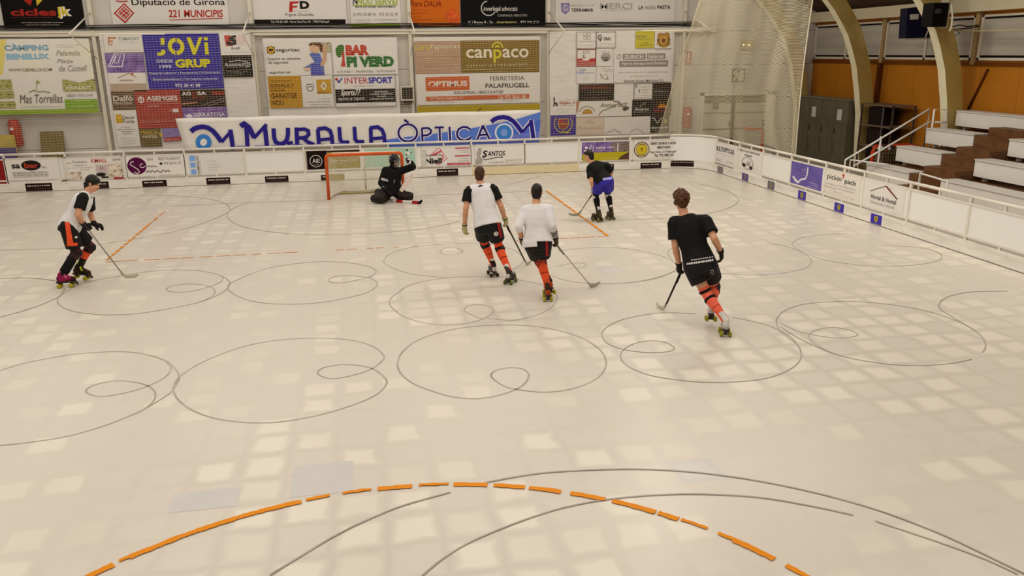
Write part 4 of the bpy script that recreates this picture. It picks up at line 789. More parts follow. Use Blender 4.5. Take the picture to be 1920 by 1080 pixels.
ad('white advert with an orange block and an orange address strip', [(780,139),(1011.5,135.5),(1012,192),(782.5,196.5)], '#d8d1c5', [
 P([(797.5,145),(879.5,142.5),(880.5,168.5),(798.5,171)],'#c05a2e'), T('OPTIMUS',803,876,157,10.5,'#ddd2c4',.035), E(809,158.8,3.6,3.8,'#c05a2e'), T('FERRETERIA',918.5,983,146.4,8,'#6f695f',.004), T('PALAFRUGELL',910,992,160,8.4,'#37322d',.015), T('INDUSTRIAL i BRICOLATGE',851,943,172.8,5.4,'#4a443d',.0), P([(798.5,181.5),(992,176),(992,183.8),(799,189.5)],'#c05a2e'), T('C/ Mestre Sagrera, 31',806,866.5,184.4,5,'#e0d2c0',.008), T('Tel. 972 30 61 80',933,986,181.6,6,'#e0d2c0',.008), L(821,852,191,2,'#8d877c'), L(941,976,187.4,2,'#8d877c')])
ad('plain olive yellow advert above the right end of the long white banner', [(782,199),(1012,194),(1012,230),(784,236)], '#a89016', [Ln([(895,209),(900,204.5),(903,203)],1.6,'#4a2a1a')])
# bay 5: mosaic
ad('white advert with four thin rings like a clover', [(1081,60),(1117,59.5),(1117,91),(1081,91)], '#ddd7cc', [E(1097,64,3.6,3.6,'#8d877c',.8), E(1104,64,3.6,3.6,'#8d877c',.8), E(1097,71,3.6,3.6,'#8d877c',.8), E(1104,71,3.6,3.6,'#8d877c',.8), L(1084,1116,77.6,2.2,'#8d877c'), L(1086,1114,85,2,'#bdb6aa')], border='#bdb6aa')
ad('white advert with a black drop-shaped letter', [(1118,59.5),(1154,59),(1154,90),(1118,90.5)], '#ddd7cc', [E(1125,70,4.2,5,INK,.6,40,330), P([(1123,74.5),(1127,74.5),(1125,79)],INK), R(1125,1129,69.5,71,INK), T('GRAU',1131,1145.5,72.6,6.4,INK,.02), L(1121,1152,82,1.8,'#a59e92'), L(1121,1152,86.5,1.8,'#a59e92')], border='#a59e92')
ad('small yellow advert with dark print in the tarpaulin mosaic', [(1191.5,58.8),(1226.5,58.3),(1226.5,89.5),(1191.5,90)], '#c2b32e', [T('CASTILLO',1192.5,1211,68.4,4,'#4a443d',.005), L(1193,1218,73.5,2.2,'#6a6230'), L(1203,1216,80.5,2.4,'#6a6230'), L(1196,1222,84.6,2.2,'#6a6230')])
ad('white advert with a gold and brown rosette emblem', [(1227.5,58.5),(1259.5,58),(1259.5,90.5),(1227.5,91)], '#ddd7cc', [E(1244,75,12.5,12.5,'#7a5026'), E(1238,67,6,5.5,'#a8782e'), E(1250,66,6,5.5,'#a8782e'), E(1244,76,7.5,8,'#c79a2e'), E(1244,76,4,4.6,'#7a3a26'), Ln([(1231,81),(1237,86),(1244,88),(1251,86),(1257,81)],2.6,'#b08a30')])
ad('white advert with grey capitals over a red lower half', [(1081,92),(1117,92),(1117,124.5),(1081,124.5)], '#ddd7cc', [T('AUTO',1092,1106,97.6,6,'#8d877c',.01), T('E',1092.5,1096,105,5,'#6f695f',.02), Ln([(1093,109),(1098,108)],2,'#a8342c'), R(1081,1117,109.5,124.5,'#ab2f2a'), P([(1091,109),(1106,109),(1104,113),(1093,113)],'#ddd7cc'), L(1083,1103,114,3,'#dcc0b8'), L(1083,1116,118,3,'#dcc0b8'), L(1083,1116,122,3,'#dcc0b8')], border='#8a3a34')
ad('white advert with a grey oval badge', [(1118,91.5),(1147,91),(1147,124),(1118,124.5)], '#dad4c9', [E(1135.5,107,9.6,8.6,'#a59e94'), L(1127,1144,97,2,'#8d877c'), T('taller',1128,1143,107.5,4.6,'#4a443d',.02), E(1136,112.5,5,1.6,'#4a443d')])
ad('white advert with grey bars and insurance lettering', [(1151,97),(1258.5,95.5),(1258,153.5),(1151,155)], '#dad4ca', [
 E(1160.5,106.6,4.8,5,'#5a5048'), E(1160.5,106.6,4,4.2,'#dad4ca'), T('Z',1158.5,1162.5,106.6,4.6,'#5a5048',.02), R(1167.5,1210,101,111.8,'#8a7d74'), T('ZURICH',1170,1205.5,106.4,7,'#ddd6cc',.02), R(1212.5,1247,100,110.6,'#8a7d74'), T('baixcat',1215.5,1244,105.4,7.6,'#ddd6cc',.012), T('s.l.',1249,1256,106,4,'#a59e92'), R(1161,1252,113.6,124.6,'#8a7d74'), T("Agència d'assegurances Exclusiva",1165,1249,119,6.4,'#ddd6cc',.01), L(1160,1252,135,3.4,'#a59e92'), L(1181,1231,142,3,'#b5aea2'), T('Baixcat Simon Martinez S.L.',1170,1245,151,5,'#7a7368',.01)])
ad('white advert with small blue and lilac lettering', [(1081,125.5),(1117,125.5),(1117,156),(1081,156)], '#dad5cc', [T('Color',1086,1099,130.6,5,'#6a6a9a',.01), R(1082,1096,134,138,'#a8a4c8'), L(1098,1114,136.6,3,'#8d88b0'), L(1093,1105,144,2,'#bdb6aa'), L(1093,1105,147.4,2,'#bdb6aa')])
ad('white advert with a faint sketch of a figure', [(1118,125.5),(1150,125),(1150,156),(1118,156)], '#dad4c9', [T('TAPES',1131,1148,132.6,6,'#b0a99d',.01,.2), L(1124,1135,127.6,1.8,'#b0a99d'), Ln([(1125,138),(1129,145),(1126,147)],1.4,'#8a6a5a'), E(1135,144,5,5.4,'#a59a8c',.85), E(1138,147,2.4,2,'#8a7a6a',.6)])
ad('black advert with faded red capitals', [(1085,158.5),(1151,157.5),(1151,188),(1085,189)], '#251c1a', [T('JOSEP PUMAREDA, S.L.',1088,1149,164.6,7,'#8a352c',.01), L(1102,1142,173,3,'#5d5048'), L(1098,1128,178,3,'#6a5d54'), L(1094,1138,183.6,3,'#7a5a50')])
ad('white advert with a small dark tower drawing and red script', [(1032,180),(1079.5,179.5),(1080,215.5),(1031.5,216)], '#dcd6cb', [P([(1037,199),(1038,190),(1037,185),(1039,180.5),(1040.5,185),(1040,191),(1045,193),(1046,199.5),(1042,199),(1041,195),(1039,199.6),(1035,199.6)],'#4a3a30'), T('Salgas, sl',1048,1078.5,192.6,8,'#a8342c',.01,.2), L(1056,1079,187,1.6,'#a59e92'), L(1050,1076,197.6,2,'#c08a80'), L(1044,1070,205,2.2,'#bdb6aa'), L(1048,1066,210,2.2,'#bdb6aa')])
ad('white advert with a half sun and slanted antique lettering', [(1080.5,190),(1184.5,188),(1184.5,217),(1080.5,219.5)], '#d8d2c4', [
 P([(1081,190),(1087,190),(1085,198),(1083,210),(1081,211)],'#b0785a','photo'), E(1101,213,9.6,8.6,'#b5862e',0,0,180), L(1093,1110,213.2,2,'#8a4a2a'), Ln([(1086,209),(1090,203),(1096,199.6),(1103,199)],2.2,'#a59a86'), Ln([(1104,199.6),(1111,203),(1115,208)],2,'#a59a86'), T('Antiaq',1124,1155,198,9.6,'#5d554a',.0,.3), T('art',1158,1176,196,8,'#6a6252',.0,.3), P([(1166,204),(1172,199),(1180,201),(1177,205),(1170,208)],'#3f382c'), Ln([(1122,216),(1128,208),(1137,204.6),(1150,200),(1160,193)],1.2,'#6a6252'), Ln([(1150,190),(1159,190),(1164,196),(1170,201)],1.6,'#5d554a')])
ad('violet advert with a red and gold crest between laurels', [(1032,216.5),(1079.5,216),(1079,253),(1032,254.5)], '#43308a', [
 Ln([(1043,220),(1039,228),(1040,238),(1046,246),(1052,248)],2,'#b0a04a'), Ln([(1069,220),(1073,228),(1072,238),(1066,245),(1060,248)],2,'#b0a04a'), P([(1046,222.5),(1056,221.5),(1066,222),(1067,234),(1063,240),(1056,244),(1049,241),(1045.5,235)],'#b8a04a'), P([(1047.5,224),(1056,223.2),(1056,230.5),(1046.8,231)],'#9a3a3a'), P([(1056,223.2),(1064.6,223.6),(1065.2,230.5),(1056,230.5)],'#7a3a5a'), R(1046.6,1065.6,231.4,233.6,'#b0502a'), P([(1047,234.4),(1065.4,234),(1062,239.4),(1056,242.4),(1050,240.4)],'#8a3a34'), Ln([(1050,249),(1056,247),(1062,249),(1068,248)],2.4,'#b8a63e')])
ad('pale pink advert with thin spaced lettering', [(1080.5,220.5),(1132,219.5),(1132,252.5),(1080.5,253.5)], '#cdb9a4', [Ln([(1098,231),(1102,226),(1104,231),(1106,223),(1108,231),(1113,229)],.8,'#8a7448'), T('Complicita',1084,1128,240.4,4.4,'#8a7456',.01,0,1.6), L(1088,1114,250.6,1.6,'#a8936a')])
ad('white advert with thin pointed hill outlines', [(1132.5,219.5),(1219,218),(1219,250.5),(1132.5,252.5)], '#d8d2c6', [Ln([(1134,251),(1143,246),(1151,241.5),(1160,247),(1165,250)],.9,'#8a8272'), Ln([(1180,249),(1188,244),(1194,241),(1202,246),(1208,249)],.9,'#8a8272'), Ln([(1140,249),(1152,244.5),(1162,249)],.7,'#a59e8e')])
ad('white advert with two small dark marks in a dark surround', [(1188.5,156.5),(1223,156),(1223,186.5),(1188,187)], '#dcd6ca', [Ln([(1191,159),(1195,160.4)],1.4,INK), Ln([(1191,162),(1195,163.4)],1.4,INK), T('2',1197,1200,170,6,INK,.02), L(1203,1216,168.6,2.4,'#6f695f'), L(1204,1214,173.6,2,'#6f695f'), L(1199,1219,162.6,2,'#a59e92'), L(1191,1222,179,1.6,'#a59e92'), L(1193,1218,183,1.8,'#8d877c')], border='#8d877c')
ad('black advert with a row of tiny reddish dots', [(1224,155.5),(1258,155),(1258,186),(1224,186.5)], '#2b211e', [L(1230,1250,164,5,'#5a2a24')]+[E(1229+4.6*i,171.4,.9,.9,'#c9beb2') for i in range(6)])
ad('black advert with white rounded word and grey swoosh', [(1185,187.5),(1223.5,187),(1223.5,218),(1185,218.8)], '#241d1b', [Ln([(1199,200),(1205,195.6),(1212,192)],1.6,'#7a7064'), Ln([(1203,193),(1210,196)],1.2,'#7a7064'), T('Bonpreu',1191,1216,205,5.4,'#d0c8bc',.02), L(1188,1221,209.6,2,'#a59e92')])
ad('black advert with an orange half sun and red script', [(1224,187),(1258,186.5),(1258,216.5),(1224,217.5)], '#2b1c1a', [E(1241,202,8,6.6,'#c07a24',0,0,180)]+[Ln([(1241-13*math.cos(t),202-11*math.sin(t)),(1241-9.6*math.cos(t),202-8*math.sin(t))],1.2,'#c07a24') for t in (.3,.8,1.3,1.8,2.3,2.8)]+[T('BALLART',1226,1256,206.6,6.4,'#8a2a30',.02,.15)])
ad('black advert with white V and green D marks', [(1219.5,218.5),(1255,217.5),(1254.5,248),(1219.5,249.5)], '#241f1c', [Ln([(1222,222),(1226,221),(1232,231),(1240,221),(1247,221)],1.6,'#d0c8bc'), E(1246,227,5,4.4,'#8aa02e'), R(1240,1245,222,232,'#241f1c'), T('domestic',1221,1252,238.4,4.6,'#cfc8bc',.02,.1), L(1221,1252,243.6,2.4,'#a59e92'), L(1228,1246,246.6,2,'#a59e92')])
# --- long white banner hung on the net behind the barrier
PM = Plane('Y', YB+.13)
BLU = '#2d2480'; LB = '#3f7ec4'; WB = '#5a78c8'
def banner():
    tl, tr, br, bl = [Vector(PM.uv(*p)) for p in ((328.5,222.5),(1013.5,206),(1011,268),(348,284))]
    n, m = 60, 8; V = []; F = []
    for j in range(m+1):
        for i in range(n+1):
            s, t = i/n, j/m; p = tl.lerp(tr, s).lerp(bl.lerp(br, s), t)
            sag = .018*math.sin(9*math.pi*s)*(1-t)
            V.append(PM.w(p.x, p.y+sag*.4, .012*math.sin(22*s+3*t)*(1-t)-.012))
    for j in range(m):
        for i in range(n): a = j*(n+1)+i; F.append((a, a+1, a+n+2, a+n+1))
    o = mk('long_banner', V, F, noise_mat('white_vinyl', ['#d9d3c6', '#e3ddd1'], 2, rough=.45), smooth=True)
    md = o.modifiers.new('t', 'SOLIDIFY'); md.thickness = .003
    tag(o, 'long white banner with dark blue capitals hung above the barrier', 'banner')
    LA = {}
    off = [0]
    def poly(part, pts, c, lay=0):
        g = LA.setdefault(part, G()); off[0] += 1
        g.add([PM.w(*PM.uv(*p), .018+.002*lay+.00005*off[0]) for p in pts], [tuple(range(len(pts)))], M(c, .4))
    def strip(part, pts, wd, c, lay=0):
        g = LA.setdefault(part, G()); off[0] += 1
        q = [Vector(PM.uv(*p)) for p in pts]; V = []
        for i, p in enumerate(q):
            if i == 0: d = q[1]-q[0]; nn = Vector((-d.y, d.x)).normalized(); k = 1
            elif i == len(q)-1: d = q[-1]-q[-2]; nn = Vector((-d.y, d.x)).normalized(); k = 1
            else:
                d1 = (q[i]-q[i-1]).normalized(); d2 = (q[i+1]-q[i]).normalized(); n1 = Vector((-d1.y, d1.x)); n2 = Vector((-d2.y, d2.x)); nn = (n1+n2).normalized(); k = min(2.2, 1/max(.3, nn.dot(n1)))
            w_ = wd/68/2*k
            V += [PM.w(p.x+nn.x*w_, p.y+nn.y*w_, .018+.002*lay+.00005*off[0]), PM.w(p.x-nn.x*w_, p.y-nn.y*w_, .018+.002*lay+.00005*off[0])]
        g.add(V, [(2*i, 2*i+1, 2*i+3, 2*i+2) for i in range(len(q)-1)], M(c, .4))
    def ring(part, x, y, r0, r1, c, lay=0, a0=0, a1=360, ky=1.0):
        pts = [(x+(r0+r1)/2*math.cos(math.radians(a0+(a1-a0)*i/32)), y-ky*(r0+r1)/2*math.sin(math.radians(a0+(a1-a0)*i/32))) for i in range(33)]
        strip(part, pts, r0-r1, c, lay)
    # blue wedge
    poly('blue_wedge', [(725,262),(760,257),(820,250),(880,241),(925,233),(970,223),(1013,210),(1011,266),(900,271),(726,277)], WB)
    poly('blue_wedge', [(900,262),(960,244),(1013,224),(1011,266),(900,270)], '#4a68c0', .5)
    poly('blue_wedge', [(790,266),(900,259),(1011,246),(1011,267),(790,275)], '#6a78c4', .7)
    # left emblem: arch running into an M, with a ring below
    def emblem(dx, dy, out):
        en = 'emblem.a' if out else 'emblem.b'; arc = [(358,246.5),(364,241.5),(372,238.5),(381,237.5),(390,239.5),(399,245),(407,254),(412,261),(415.5,266)]
        A = [(x+dx, y+dy) for x, y in arc]
        t1 = [(415.5+dx,265+dy),(434+dx,243.5+dy)]; t2 = [(432+dx,243+dy),(437.5+dx,281+dy)]
        if out:
            strip(en, A, 12, out, .8); strip(en, t1, 8, out, .8); strip(en, t2, 11.5, out, .8)
            ring(en, 382+dx, 266.5+dy, 17.5, 14, out, .9)
        strip(en, A, 8.5, BLU, 1); strip(en, [(x, y+1.5) for x, y in t1], 5.5, BLU, 1.1); strip(en, t2, 8, BLU, 1.1)
        ring(en, 382+dx, 266.5+dy, 14.6, 6.8, LB, 1.2)
        ring(en, 382+dx, 266.5+dy, 6.8, .2, '#e3ddd1' if not out else '#7a9ad8', 1.1)
    emblem(0, 0, None); emblem(563, -18, '#dcd8dc')
    # big M with a swallow tail
    strip('lettering', [(451,236.5),(458,232),(467,238.5),(477,258)], 9, BLU, 1); strip('lettering', [(476,259),(500,233)], 6, BLU, 1.05); strip('lettering', [(462,238),(464.5,278)], 7.5, BLU, 1.1); strip('lettering', [(496.5,236),(501,276)], 8, BLU, 1.1)
    # U R A L L A, heavy rounded strokes
    def st(pts, wd=7.5, lay=1): strip('lettering', pts, wd, BLU, lay)
    st([(513,240.5),(514,258),(517,266),(524,269.5),(532,268.5),(538,262),(540,252),(540,239.5)]); st([(536,265),(541,268.5),(549,267)], 6, 1.1)
    st([(556,239),(557.5,273)]); st([(556,243),(571,242),(578,245),(579,252),(574,257),(558,259)], 6.5, 1.1); st([(568,258),(577,266),(589,271)], 7, 1.2)
    st([(598,271.5),(596,242)], 7, 1); st([(595,242),(610,240),(619,245),(622,254),(623.5,270)], 7, 1.1); st([(599,262),(623,260)], 6, 1.2)
    st([(636,238),(638,262),(642,267),(655,266.5)], 7, 1); st([(664.5,237.5),(666,261),(670,266),(683,265.5)], 7, 1)
    st([(696,269),(695,240)], 7, 1); st([(693,240),(708,238),(716,243),(720,252),(721.5,268)], 7, 1.1); st([(697,260),(721,258)], 6, 1.2)
    # thin capitals with a pale outline over the wedge
    def th(pts): strip('lettering', pts, 7.5, '#dcd8dc', .9); strip('lettering', pts, 4, '#2b2062', 1.2)
    for sz, c, ly in ((7.5, '#dcd8dc', .9), (4, '#2b2062', 1.2)):
        q = [(764.5+17.5*math.cos(2*math.pi*i/28), 249+16*math.sin(2*math.pi*i/28)) for i in range(29)]; strip('lettering', q, sz, c, ly)
    strip('lettering', [(758,224.5),(766,230)], 4, '#2b2062', 1.2)
    th([(792,264),(791,240)]); th([(791,240.5),(803,240),(808,244),(807,250),(801,253.5),(792,254)])
    th([(815,239),(832,238.5)]); th([(824,239),(825,265)])
    th([(842.5,237.5),(844,264)])
    th([(882,243),(876,238.5),(867,238),(860,242),(856.5,249),(858,257),(864,262),(872,263.5),(880,260),(883,257)])
    th([(895,261),(904.5,236.5),(906,236.5),(917,259.5)]); th([(899,253),(913,252)])
    for x in (455, 490, 520, 560, 600, 640): strip('lettering', [(x-12, 275-(x-455)*.028),(x+8, 274.6-(x-455)*.028)], 2.5, '#6a62a8', 1)
    for pn, g in LA.items(): g.make(pn.split('.')[0], None, o, fix=False)
banner()
# ================================================================ SAFETY NETS
CORD = M('#d6c9a4', .7); CORD2 = M('#d2c6a6', .7)
def net_rows(name, grid, rh, rv, mat, label, every_v=1):
    """grid[j][i] of points; cords along every row and column"""
    V = []; F = []
    def cord(pts, rr):
        k = len(V)
        for i, p in enumerate(pts):
            r = rr(i/(len(pts)-1)) if callable(rr) else rr
            d = (pts[min(i+1, len(pts)-1)]-pts[max(i-1, 0)]).normalized(); a = d.cross(Vector((0, 1, .3))).normalized(); b = a.cross(d)
            for t in (0, 2.094, 4.189): V.append(p+a*math.cos(t)*r+b*math.sin(t)*r)
        for i in range(len(pts)-1):
            for j in range(3): F.append((k+3*i+j, k+3*i+(j+1) % 3, k+3*i+3+(j+1) % 3, k+3*i+3+j))
    for row in grid: cord(row, rh)
    for i in range(0, len(grid[0]), every_v): cord([r[i] for r in grid], rv)
    o = mk(name, V, F, mat); return tag(o, label, 'safety net')
YN = 3.36
grid = []
for j in range(50):
    t = j/49; z = .98+2.93*t; row = []
    for i in range(241):
        x = -10.6+20.2*i/240
        row.append(Vector((x, YN+.02*math.sin(i*.25)+.012*math.sin(j*.5+i*.07), z-.05*t*math.sin(math.pi*((x+15.7) % 4.25)/4.25)+.012*math.sin(i*.09+j*.7))))
    grid.append(row)
net_rows('safety_net', grid, .0017, .0010, CORD, 'fine pale safety net stretched above the back barrier')
# gathered net drawn round the corner of the rink
def path(pts, t):
    f = t*(len(pts)-1); i = min(int(f), len(pts)-2); return Vector(pts[i]).lerp(Vector(pts[i+1]), f-i)
bot = [(8.72, 3.42, .95), (9.5, 3.5, .95), (10.15, 3.25, .92), (10.55, 2.6, .9), (10.72, 1.6, .88), (10.78, .5, .86), (10.86, -.75, .8)]
top = [(9.85, 3.36, 5.1), (10.0, 3.5, 5.05), (10.3, 3.35, 5.0), (10.6, 2.7, 4.95), (10.8, 1.6, 4.9), (10.92, .6, 4.85), (11.0, -.72, 4.85)]
grid = []
NR, NC = 112, 130
for j in range(NR+1):
    v = j/NR; row = []
    for i in range(NC+1):
        u = i/NC; p = path(bot, u).lerp(path(top, u), v)
        e = .12*math.sin(3.0*math.pi*u)*(1-.3*v); fold = .075*math.sin(26*u+1.2*math.sin(5*v))
        if u > .97: e = fold = 0
        nrm = Vector((math.sin(u*1.5), math.cos(u*1.5), 0))
        p = p+nrm*fold*.8+Vector((0, 0, .035*math.sin(17*u+2.2*v)+.05*e))
        p.x += -.07*math.sin(math.pi*v)*max(0, u-.6)*2.0
        row.append(p)
    grid.append(row)
gn = net_rows('gathered_net', grid, lambda u: .0042+.0042*u, .0024, CORD2, 'gathered pale net hanging in folds behind the rounded barrier corner')
g = G().tube([r[-1] for r in grid], .016, None, 6); g.make('edge_rope', M('#e2d8bc', .7), gn)
g = G().tube([r[0] for r in grid], .008, None, 6); g.make('edge_rope', CORD, gn)
# brackets that hold the net off the posts, with their rails
for i, x in enumerate(POSTX[1:]):
    lab = ['net bracket on the post beside the black and white banners at left', 'net bracket on the post left of the white banner with initials', 'net bracket on the post left of the orange banner', 'net bracket on the post right of the black crescent banner', 'net bracket on the post beside the gathered net'][i]
    r = empty('net_bracket', (x, YW-.2, 3.9), lab, 'bracket', 'net brackets along the girder')
    G().tube([(x, YW-.16, 4.0), (x, YN, 3.93)], .022, None, 8).make('arm', TRIM, r, True)
    G().tube([(x, YW-.16, 4.55), (x, YN+.02, 3.96)], .02, None, 8).make('brace', TRIM, r, True)
    G().tube([(x, YN, 3.93), (x, YW-.16, 3.35)], .012, None, 6).make('guy_rope', CORD, r, True)
    if i in (0, 4): G().tube([(x-(.0 if i == 0 else 2.1), YN, 3.94), (x+(2.3 if i == 0 else 0), YN, 3.94)], .02, None, 8).make('rail', M('#e2d9bf', .5), r, True)
# ================================================================ THINGS ON AND BY THE BACK WALL
def box_thing(name, label, cat, quad, plane, th, color, off=0.0):
    return sign(label, plane, quad, color, (), cat, name, None, th, off)
r = sign('small black loudspeaker with a pale frame on the middle post', Plane('Y', YW-.17), [(750.5,161.5),(775.5,161),(776,188),(751,188.5)], '#cfc6b2', [R(753,773.5,163.5,185.5,noise_mat('speaker_cloth', ['#1d1613', '#2a211c'], 40, rough=.8),'grille')], 'loudspeaker', 'wall_speaker', None, .16)
G().box(onY(757, 189, YW-.17), onY(772, 194, YW-.17)+Vector((0, -.1, 0))).make('mount', M('#3a2f26', .6), r)
# red extinguisher covers
def extinguisher(px, y0, y1, rad, label, Y):
    a = onY(px, y1, Y); b = onY(px, y0, Y); r = empty('fire_extinguisher', (a.x, Y, a.z), label, 'fire extinguisher', 'fire extinguishers in red covers')
    h = b.z-a.z
    g = G().limb([(a.x, Y, a.z), (a.x, Y, a.z+.05*h), (a.x, Y, a.z+.8*h), (a.x-.01, Y, a.z+.93*h), (a.x-.01, Y, b.z)], [rad*.9, rad, rad*.95, rad*.85, rad*.6], 16)
    g.make('cover', M('#a23b30', .5), r, True)
    G().box((a.x-.06, Y-rad*1.02, a.z+.62*h), (a.x+.02, Y-rad*.9, a.z+.72*h)).make('label_plate', M('#d8cfc2', .5), r)
    G().box((a.x-.07, Y, a.z+.2*h), (a.x+.07, YW, a.z+.7*h)).make('wall_mount', M('#6a2a24', .5), r)
extinguisher(33.5, 224, 274, .16, 'red covered fire extinguisher low on the wall at the left', YW-.2)
extinguisher(1287.5, 200, 240, .15, 'red covered fire extinguisher on the wall behind the gathered net', YW-.2)
sign('small red fire extinguisher notice left of the gathered net', Plane('Y', YW-.02), [(1282,96),(1297,96),(1297,119.5),(1282,120)], '#b02f26', [R(1283,1296,113,114.6,'#dcd2c8'), R(1289,1292,99,111,'#dcd2c8'), P([(1284,100),(1287,98),(1287,110),(1284,111)],'#dcd2c8'), L(1283.5,1296,117,3,'#e0c8c0')], 'safety notice', 'fire_notice')
sign('square exit sign with a running figure, behind the gathered net', Plane('Y', YW-.02), [(1372,128.5),(1396.5,128.5),(1396.5,153.5),(1372,154)], '#4a4a34', [R(1386,1394.5,131,151,'#c9c6ae'), P([(1376,133),(1380,131),(1383,136),(1388,138),(1384,140),(1386,146),(1389,152),(1385,152),(1381,145),(1377,152),(1373,151),(1377,143),(1378,138),(1374,141)],'#c9c6ae'), E(1381,131.5,2,2,'#c9c6ae')], 'exit sign', 'exit_sign')
r = sign('small emergency light with two lit dots, above the exit sign', Plane('Y', YW-.02), [(1388,76),(1410,76),(1410,92),(1388,92)], '#b9a77a', (), 'emergency light', 'emergency_light', None, .08)
for px in (1394.5, 1404.5):
    EM = MATS.get('em')
    if not EM:
        EM = bpy.data.materials.new('lit_bulb'); EM.use_nodes = True; b = EM.node_tree.nodes['Principled BSDF']; b.inputs['Emission Color'].default_value = (1, .8, .3, 1); b.inputs['Emission Strength'].default_value = 3; MATS['em'] = EM
    G().ball(onY(px, 84, YW-.11), .02).make('bulb', EM, r)
# things on the floor behind the barrier at the left
g = G(); a = onY(-10, 290, YW-.5); b = onY(25, 253, YW-.5); g.box((a.x, YW-.6, a.z-.5), (b.x, YW-.4, b.z))
tag(g.make('foam_block', noise_mat('yellow_foam', ['#b8a045', '#c4ac52'], 6, rough=.8), bevel=.02), 'yellow foam block standing behind the barrier at the left edge', 'foam block')
g = G(); a = onY(-20, 300, YW-.7); b = onY(28, 277, YW-.7); g.box((a.x, YW-.8, a.z-.4), (b.x, YW-.62, b.z)); tag(g.make('foam_block', M('#5a4f78', .8), bevel=.02), 'violet foam block leaning below the yellow one', 'foam block')
g = G(); tl = onY(64, 253, YW-.5); br = onY(113, 300, YW-.75); g.add([(tl.x, YW-.06, 1.36), (br.x-.05, YW-.06, 1.36), (br.x+.05, YW-.6, 0), (tl.x+.05, YW-.6, 0), (tl.x, YW-.01, 1.36), (br.x-.05, YW-.01, 1.36), (br.x+.05, YW-.54, 0), (tl.x+.05, YW-.54, 0)], [(0, 1, 2, 3), (4, 7, 6, 5), (0, 4, 5, 1), (1, 5, 6, 2), (2, 6, 7, 3), (3, 7, 4, 0)])
tag(g.make('leaning_mat', noise_mat('dark_straw_mat', ['#55482c', '#7a6a40', '#6a5b36'], 14, (1, 1, 4), .8)), 'dark olive mat leaning on the wall behind the left barrier', 'mat')
# spare orange goal stored behind the corner
ORG = noise_mat('orange_paint', ['#c9571f', '#d8652a'], 6, rough=.4)
GOALNET = M('#ded6c2', .7)
a = onY(1397, 239, 4.4); b = onY(1431, 243, 4.4)
r = empty('spare_goal', (a.x, 4.4, 0), 'orange spare goal frame stored behind the gathered net', 'goal')
G().tube([(a.x-.1, 4.4, a.z-.02), (b.x-.06, 4.4, b.z+.01), (b.x, 4.4, b.z-.06), (b.x, 4.4, .0)], .05, None, 8).make('frame', ORG, r, True)
G().tube([(a.x+.08, 4.55, 0), (a.x+.08, 4.55, a.z-.06), (b.x-.1, 4.6, b.z-.1)], .02, None, 8).make('rear_frame', M('#cfc6b2', .5), r, True)
g = G()
for k in range(9): g.tube([(a.x-.05+.055*k, 4.5, a.z-.05), (a.x-.05+.055*k, 4.6, .3)], .005, None, 4)
for k in range(10): g.tube([(a.x-.05, 4.52, a.z-.06-.06*k), (b.x-.06, 4.52, a.z-.06-.06*k)], .005, None, 4)
tag(g.make('netting', GOALNET, r), kind='stuff')
# ================================================================ THE GOAL IN PLAY
r = empty('rink_goal', (0, 0, 0), 'orange framed hockey goal with white netting around the kneeling goalkeeper', 'goal')
hx, ht, dp = .9, 1.07, .92
ORG2 = noise_mat('orange_goal_paint', ['#c4501a', '#d2591f', '#b8481a'], 5, rough=.38)
def corner_pts(c, d1, d2, rr, n=6):
    c, d1, d2 = Vector(c), Vector(d1), Vector(d2); o_ = c+d1*rr+d2*rr
    return [o_-d1*rr*math.sin(math.pi/2*(i/n))-d2*rr*math.cos(math.pi/2*(i/n)) for i in range(n+1)]
pts = [(-hx, 0, 0), (-hx, 0, .5)]+corner_pts((-hx, 0, ht), (0, 0, -1), (1, 0, 0), .07)[::-1]+corner_pts((hx, 0, ht), (-1, 0, 0), (0, 0, -1), .07)[::-1]+[(hx, 0, .5), (hx, 0, 0)]
pts = [(-hx, 0, 0), (-hx, 0, ht-.07), (-hx+.02, 0, ht-.02), (-hx+.07, 0, ht), (hx-.07, 0, ht), (hx-.02, 0, ht-.02), (hx, 0, ht-.07), (hx, 0, 0)]
G().tube(pts, .04, None, 12).make('front_frame', ORG2, r, True)
WT = noise_mat('worn_white_tube', ['#d8d0bd', '#e2dac8', '#c4b89c'], 8, rough=.45)
G().tube([(-hx, .02, .04), (-hx+.08, .5, .04), (-hx+.3, dp, .04), (hx-.3, dp, .04), (hx-.08, .5, .04), (hx, .02, .04)], .035, None, 10).make('base_tube', WT, r, True)
G().tube([(-hx, .0, ht-.01), (-hx+.15, .5, ht-.02), (hx-.15, .5, ht-.02), (hx, 0, ht-.01)], .02, None, 8).make('top_tube', WT, r, True)
G().tube([(0, .5, ht-.02), (0, .72, .5), (0, dp, .05)], .016, None, 8).make('back_brace', WT, r, True)
g = G()
TOPP = lambda s: Vector((-hx+.15+(2*hx-.3)*s, .5, ht-.03)); BOTP = lambda s: Vector((-hx+.3+(2*hx-.6)*s, dp-.03, .07))
for k in range(34):
    s = k/33; g.tube([TOPP(s), TOPP(s).lerp(BOTP(s), .5)+Vector((0, .03, 0)), BOTP(s)], .0042, None, 3)
for k in range(24):
    v = k/23; g.tube([TOPP(q/8).lerp(BOTP(q/8), v)+Vector((0, .03*math.sin(math.pi*v), 0)) for q in range(9)], .0042, None, 3)
for sx in (-1, 1):
    T0 = Vector((sx*hx, .03, ht-.05)); T1 = Vector((sx*(hx-.15), .5, ht-.03)); B0 = Vector((sx*hx, .03, .06)); B1 = Vector((sx*(hx-.3), dp-.03, .07))
    for k in range(12): s = k/11; g.tube([T0.lerp(T1, s), B0.lerp(B1, s)], .004, None, 3)
    for k in range(22): v = k/21; g.tube([T0.lerp(B0, v), T1.lerp(B1, v)], .004, None, 3)
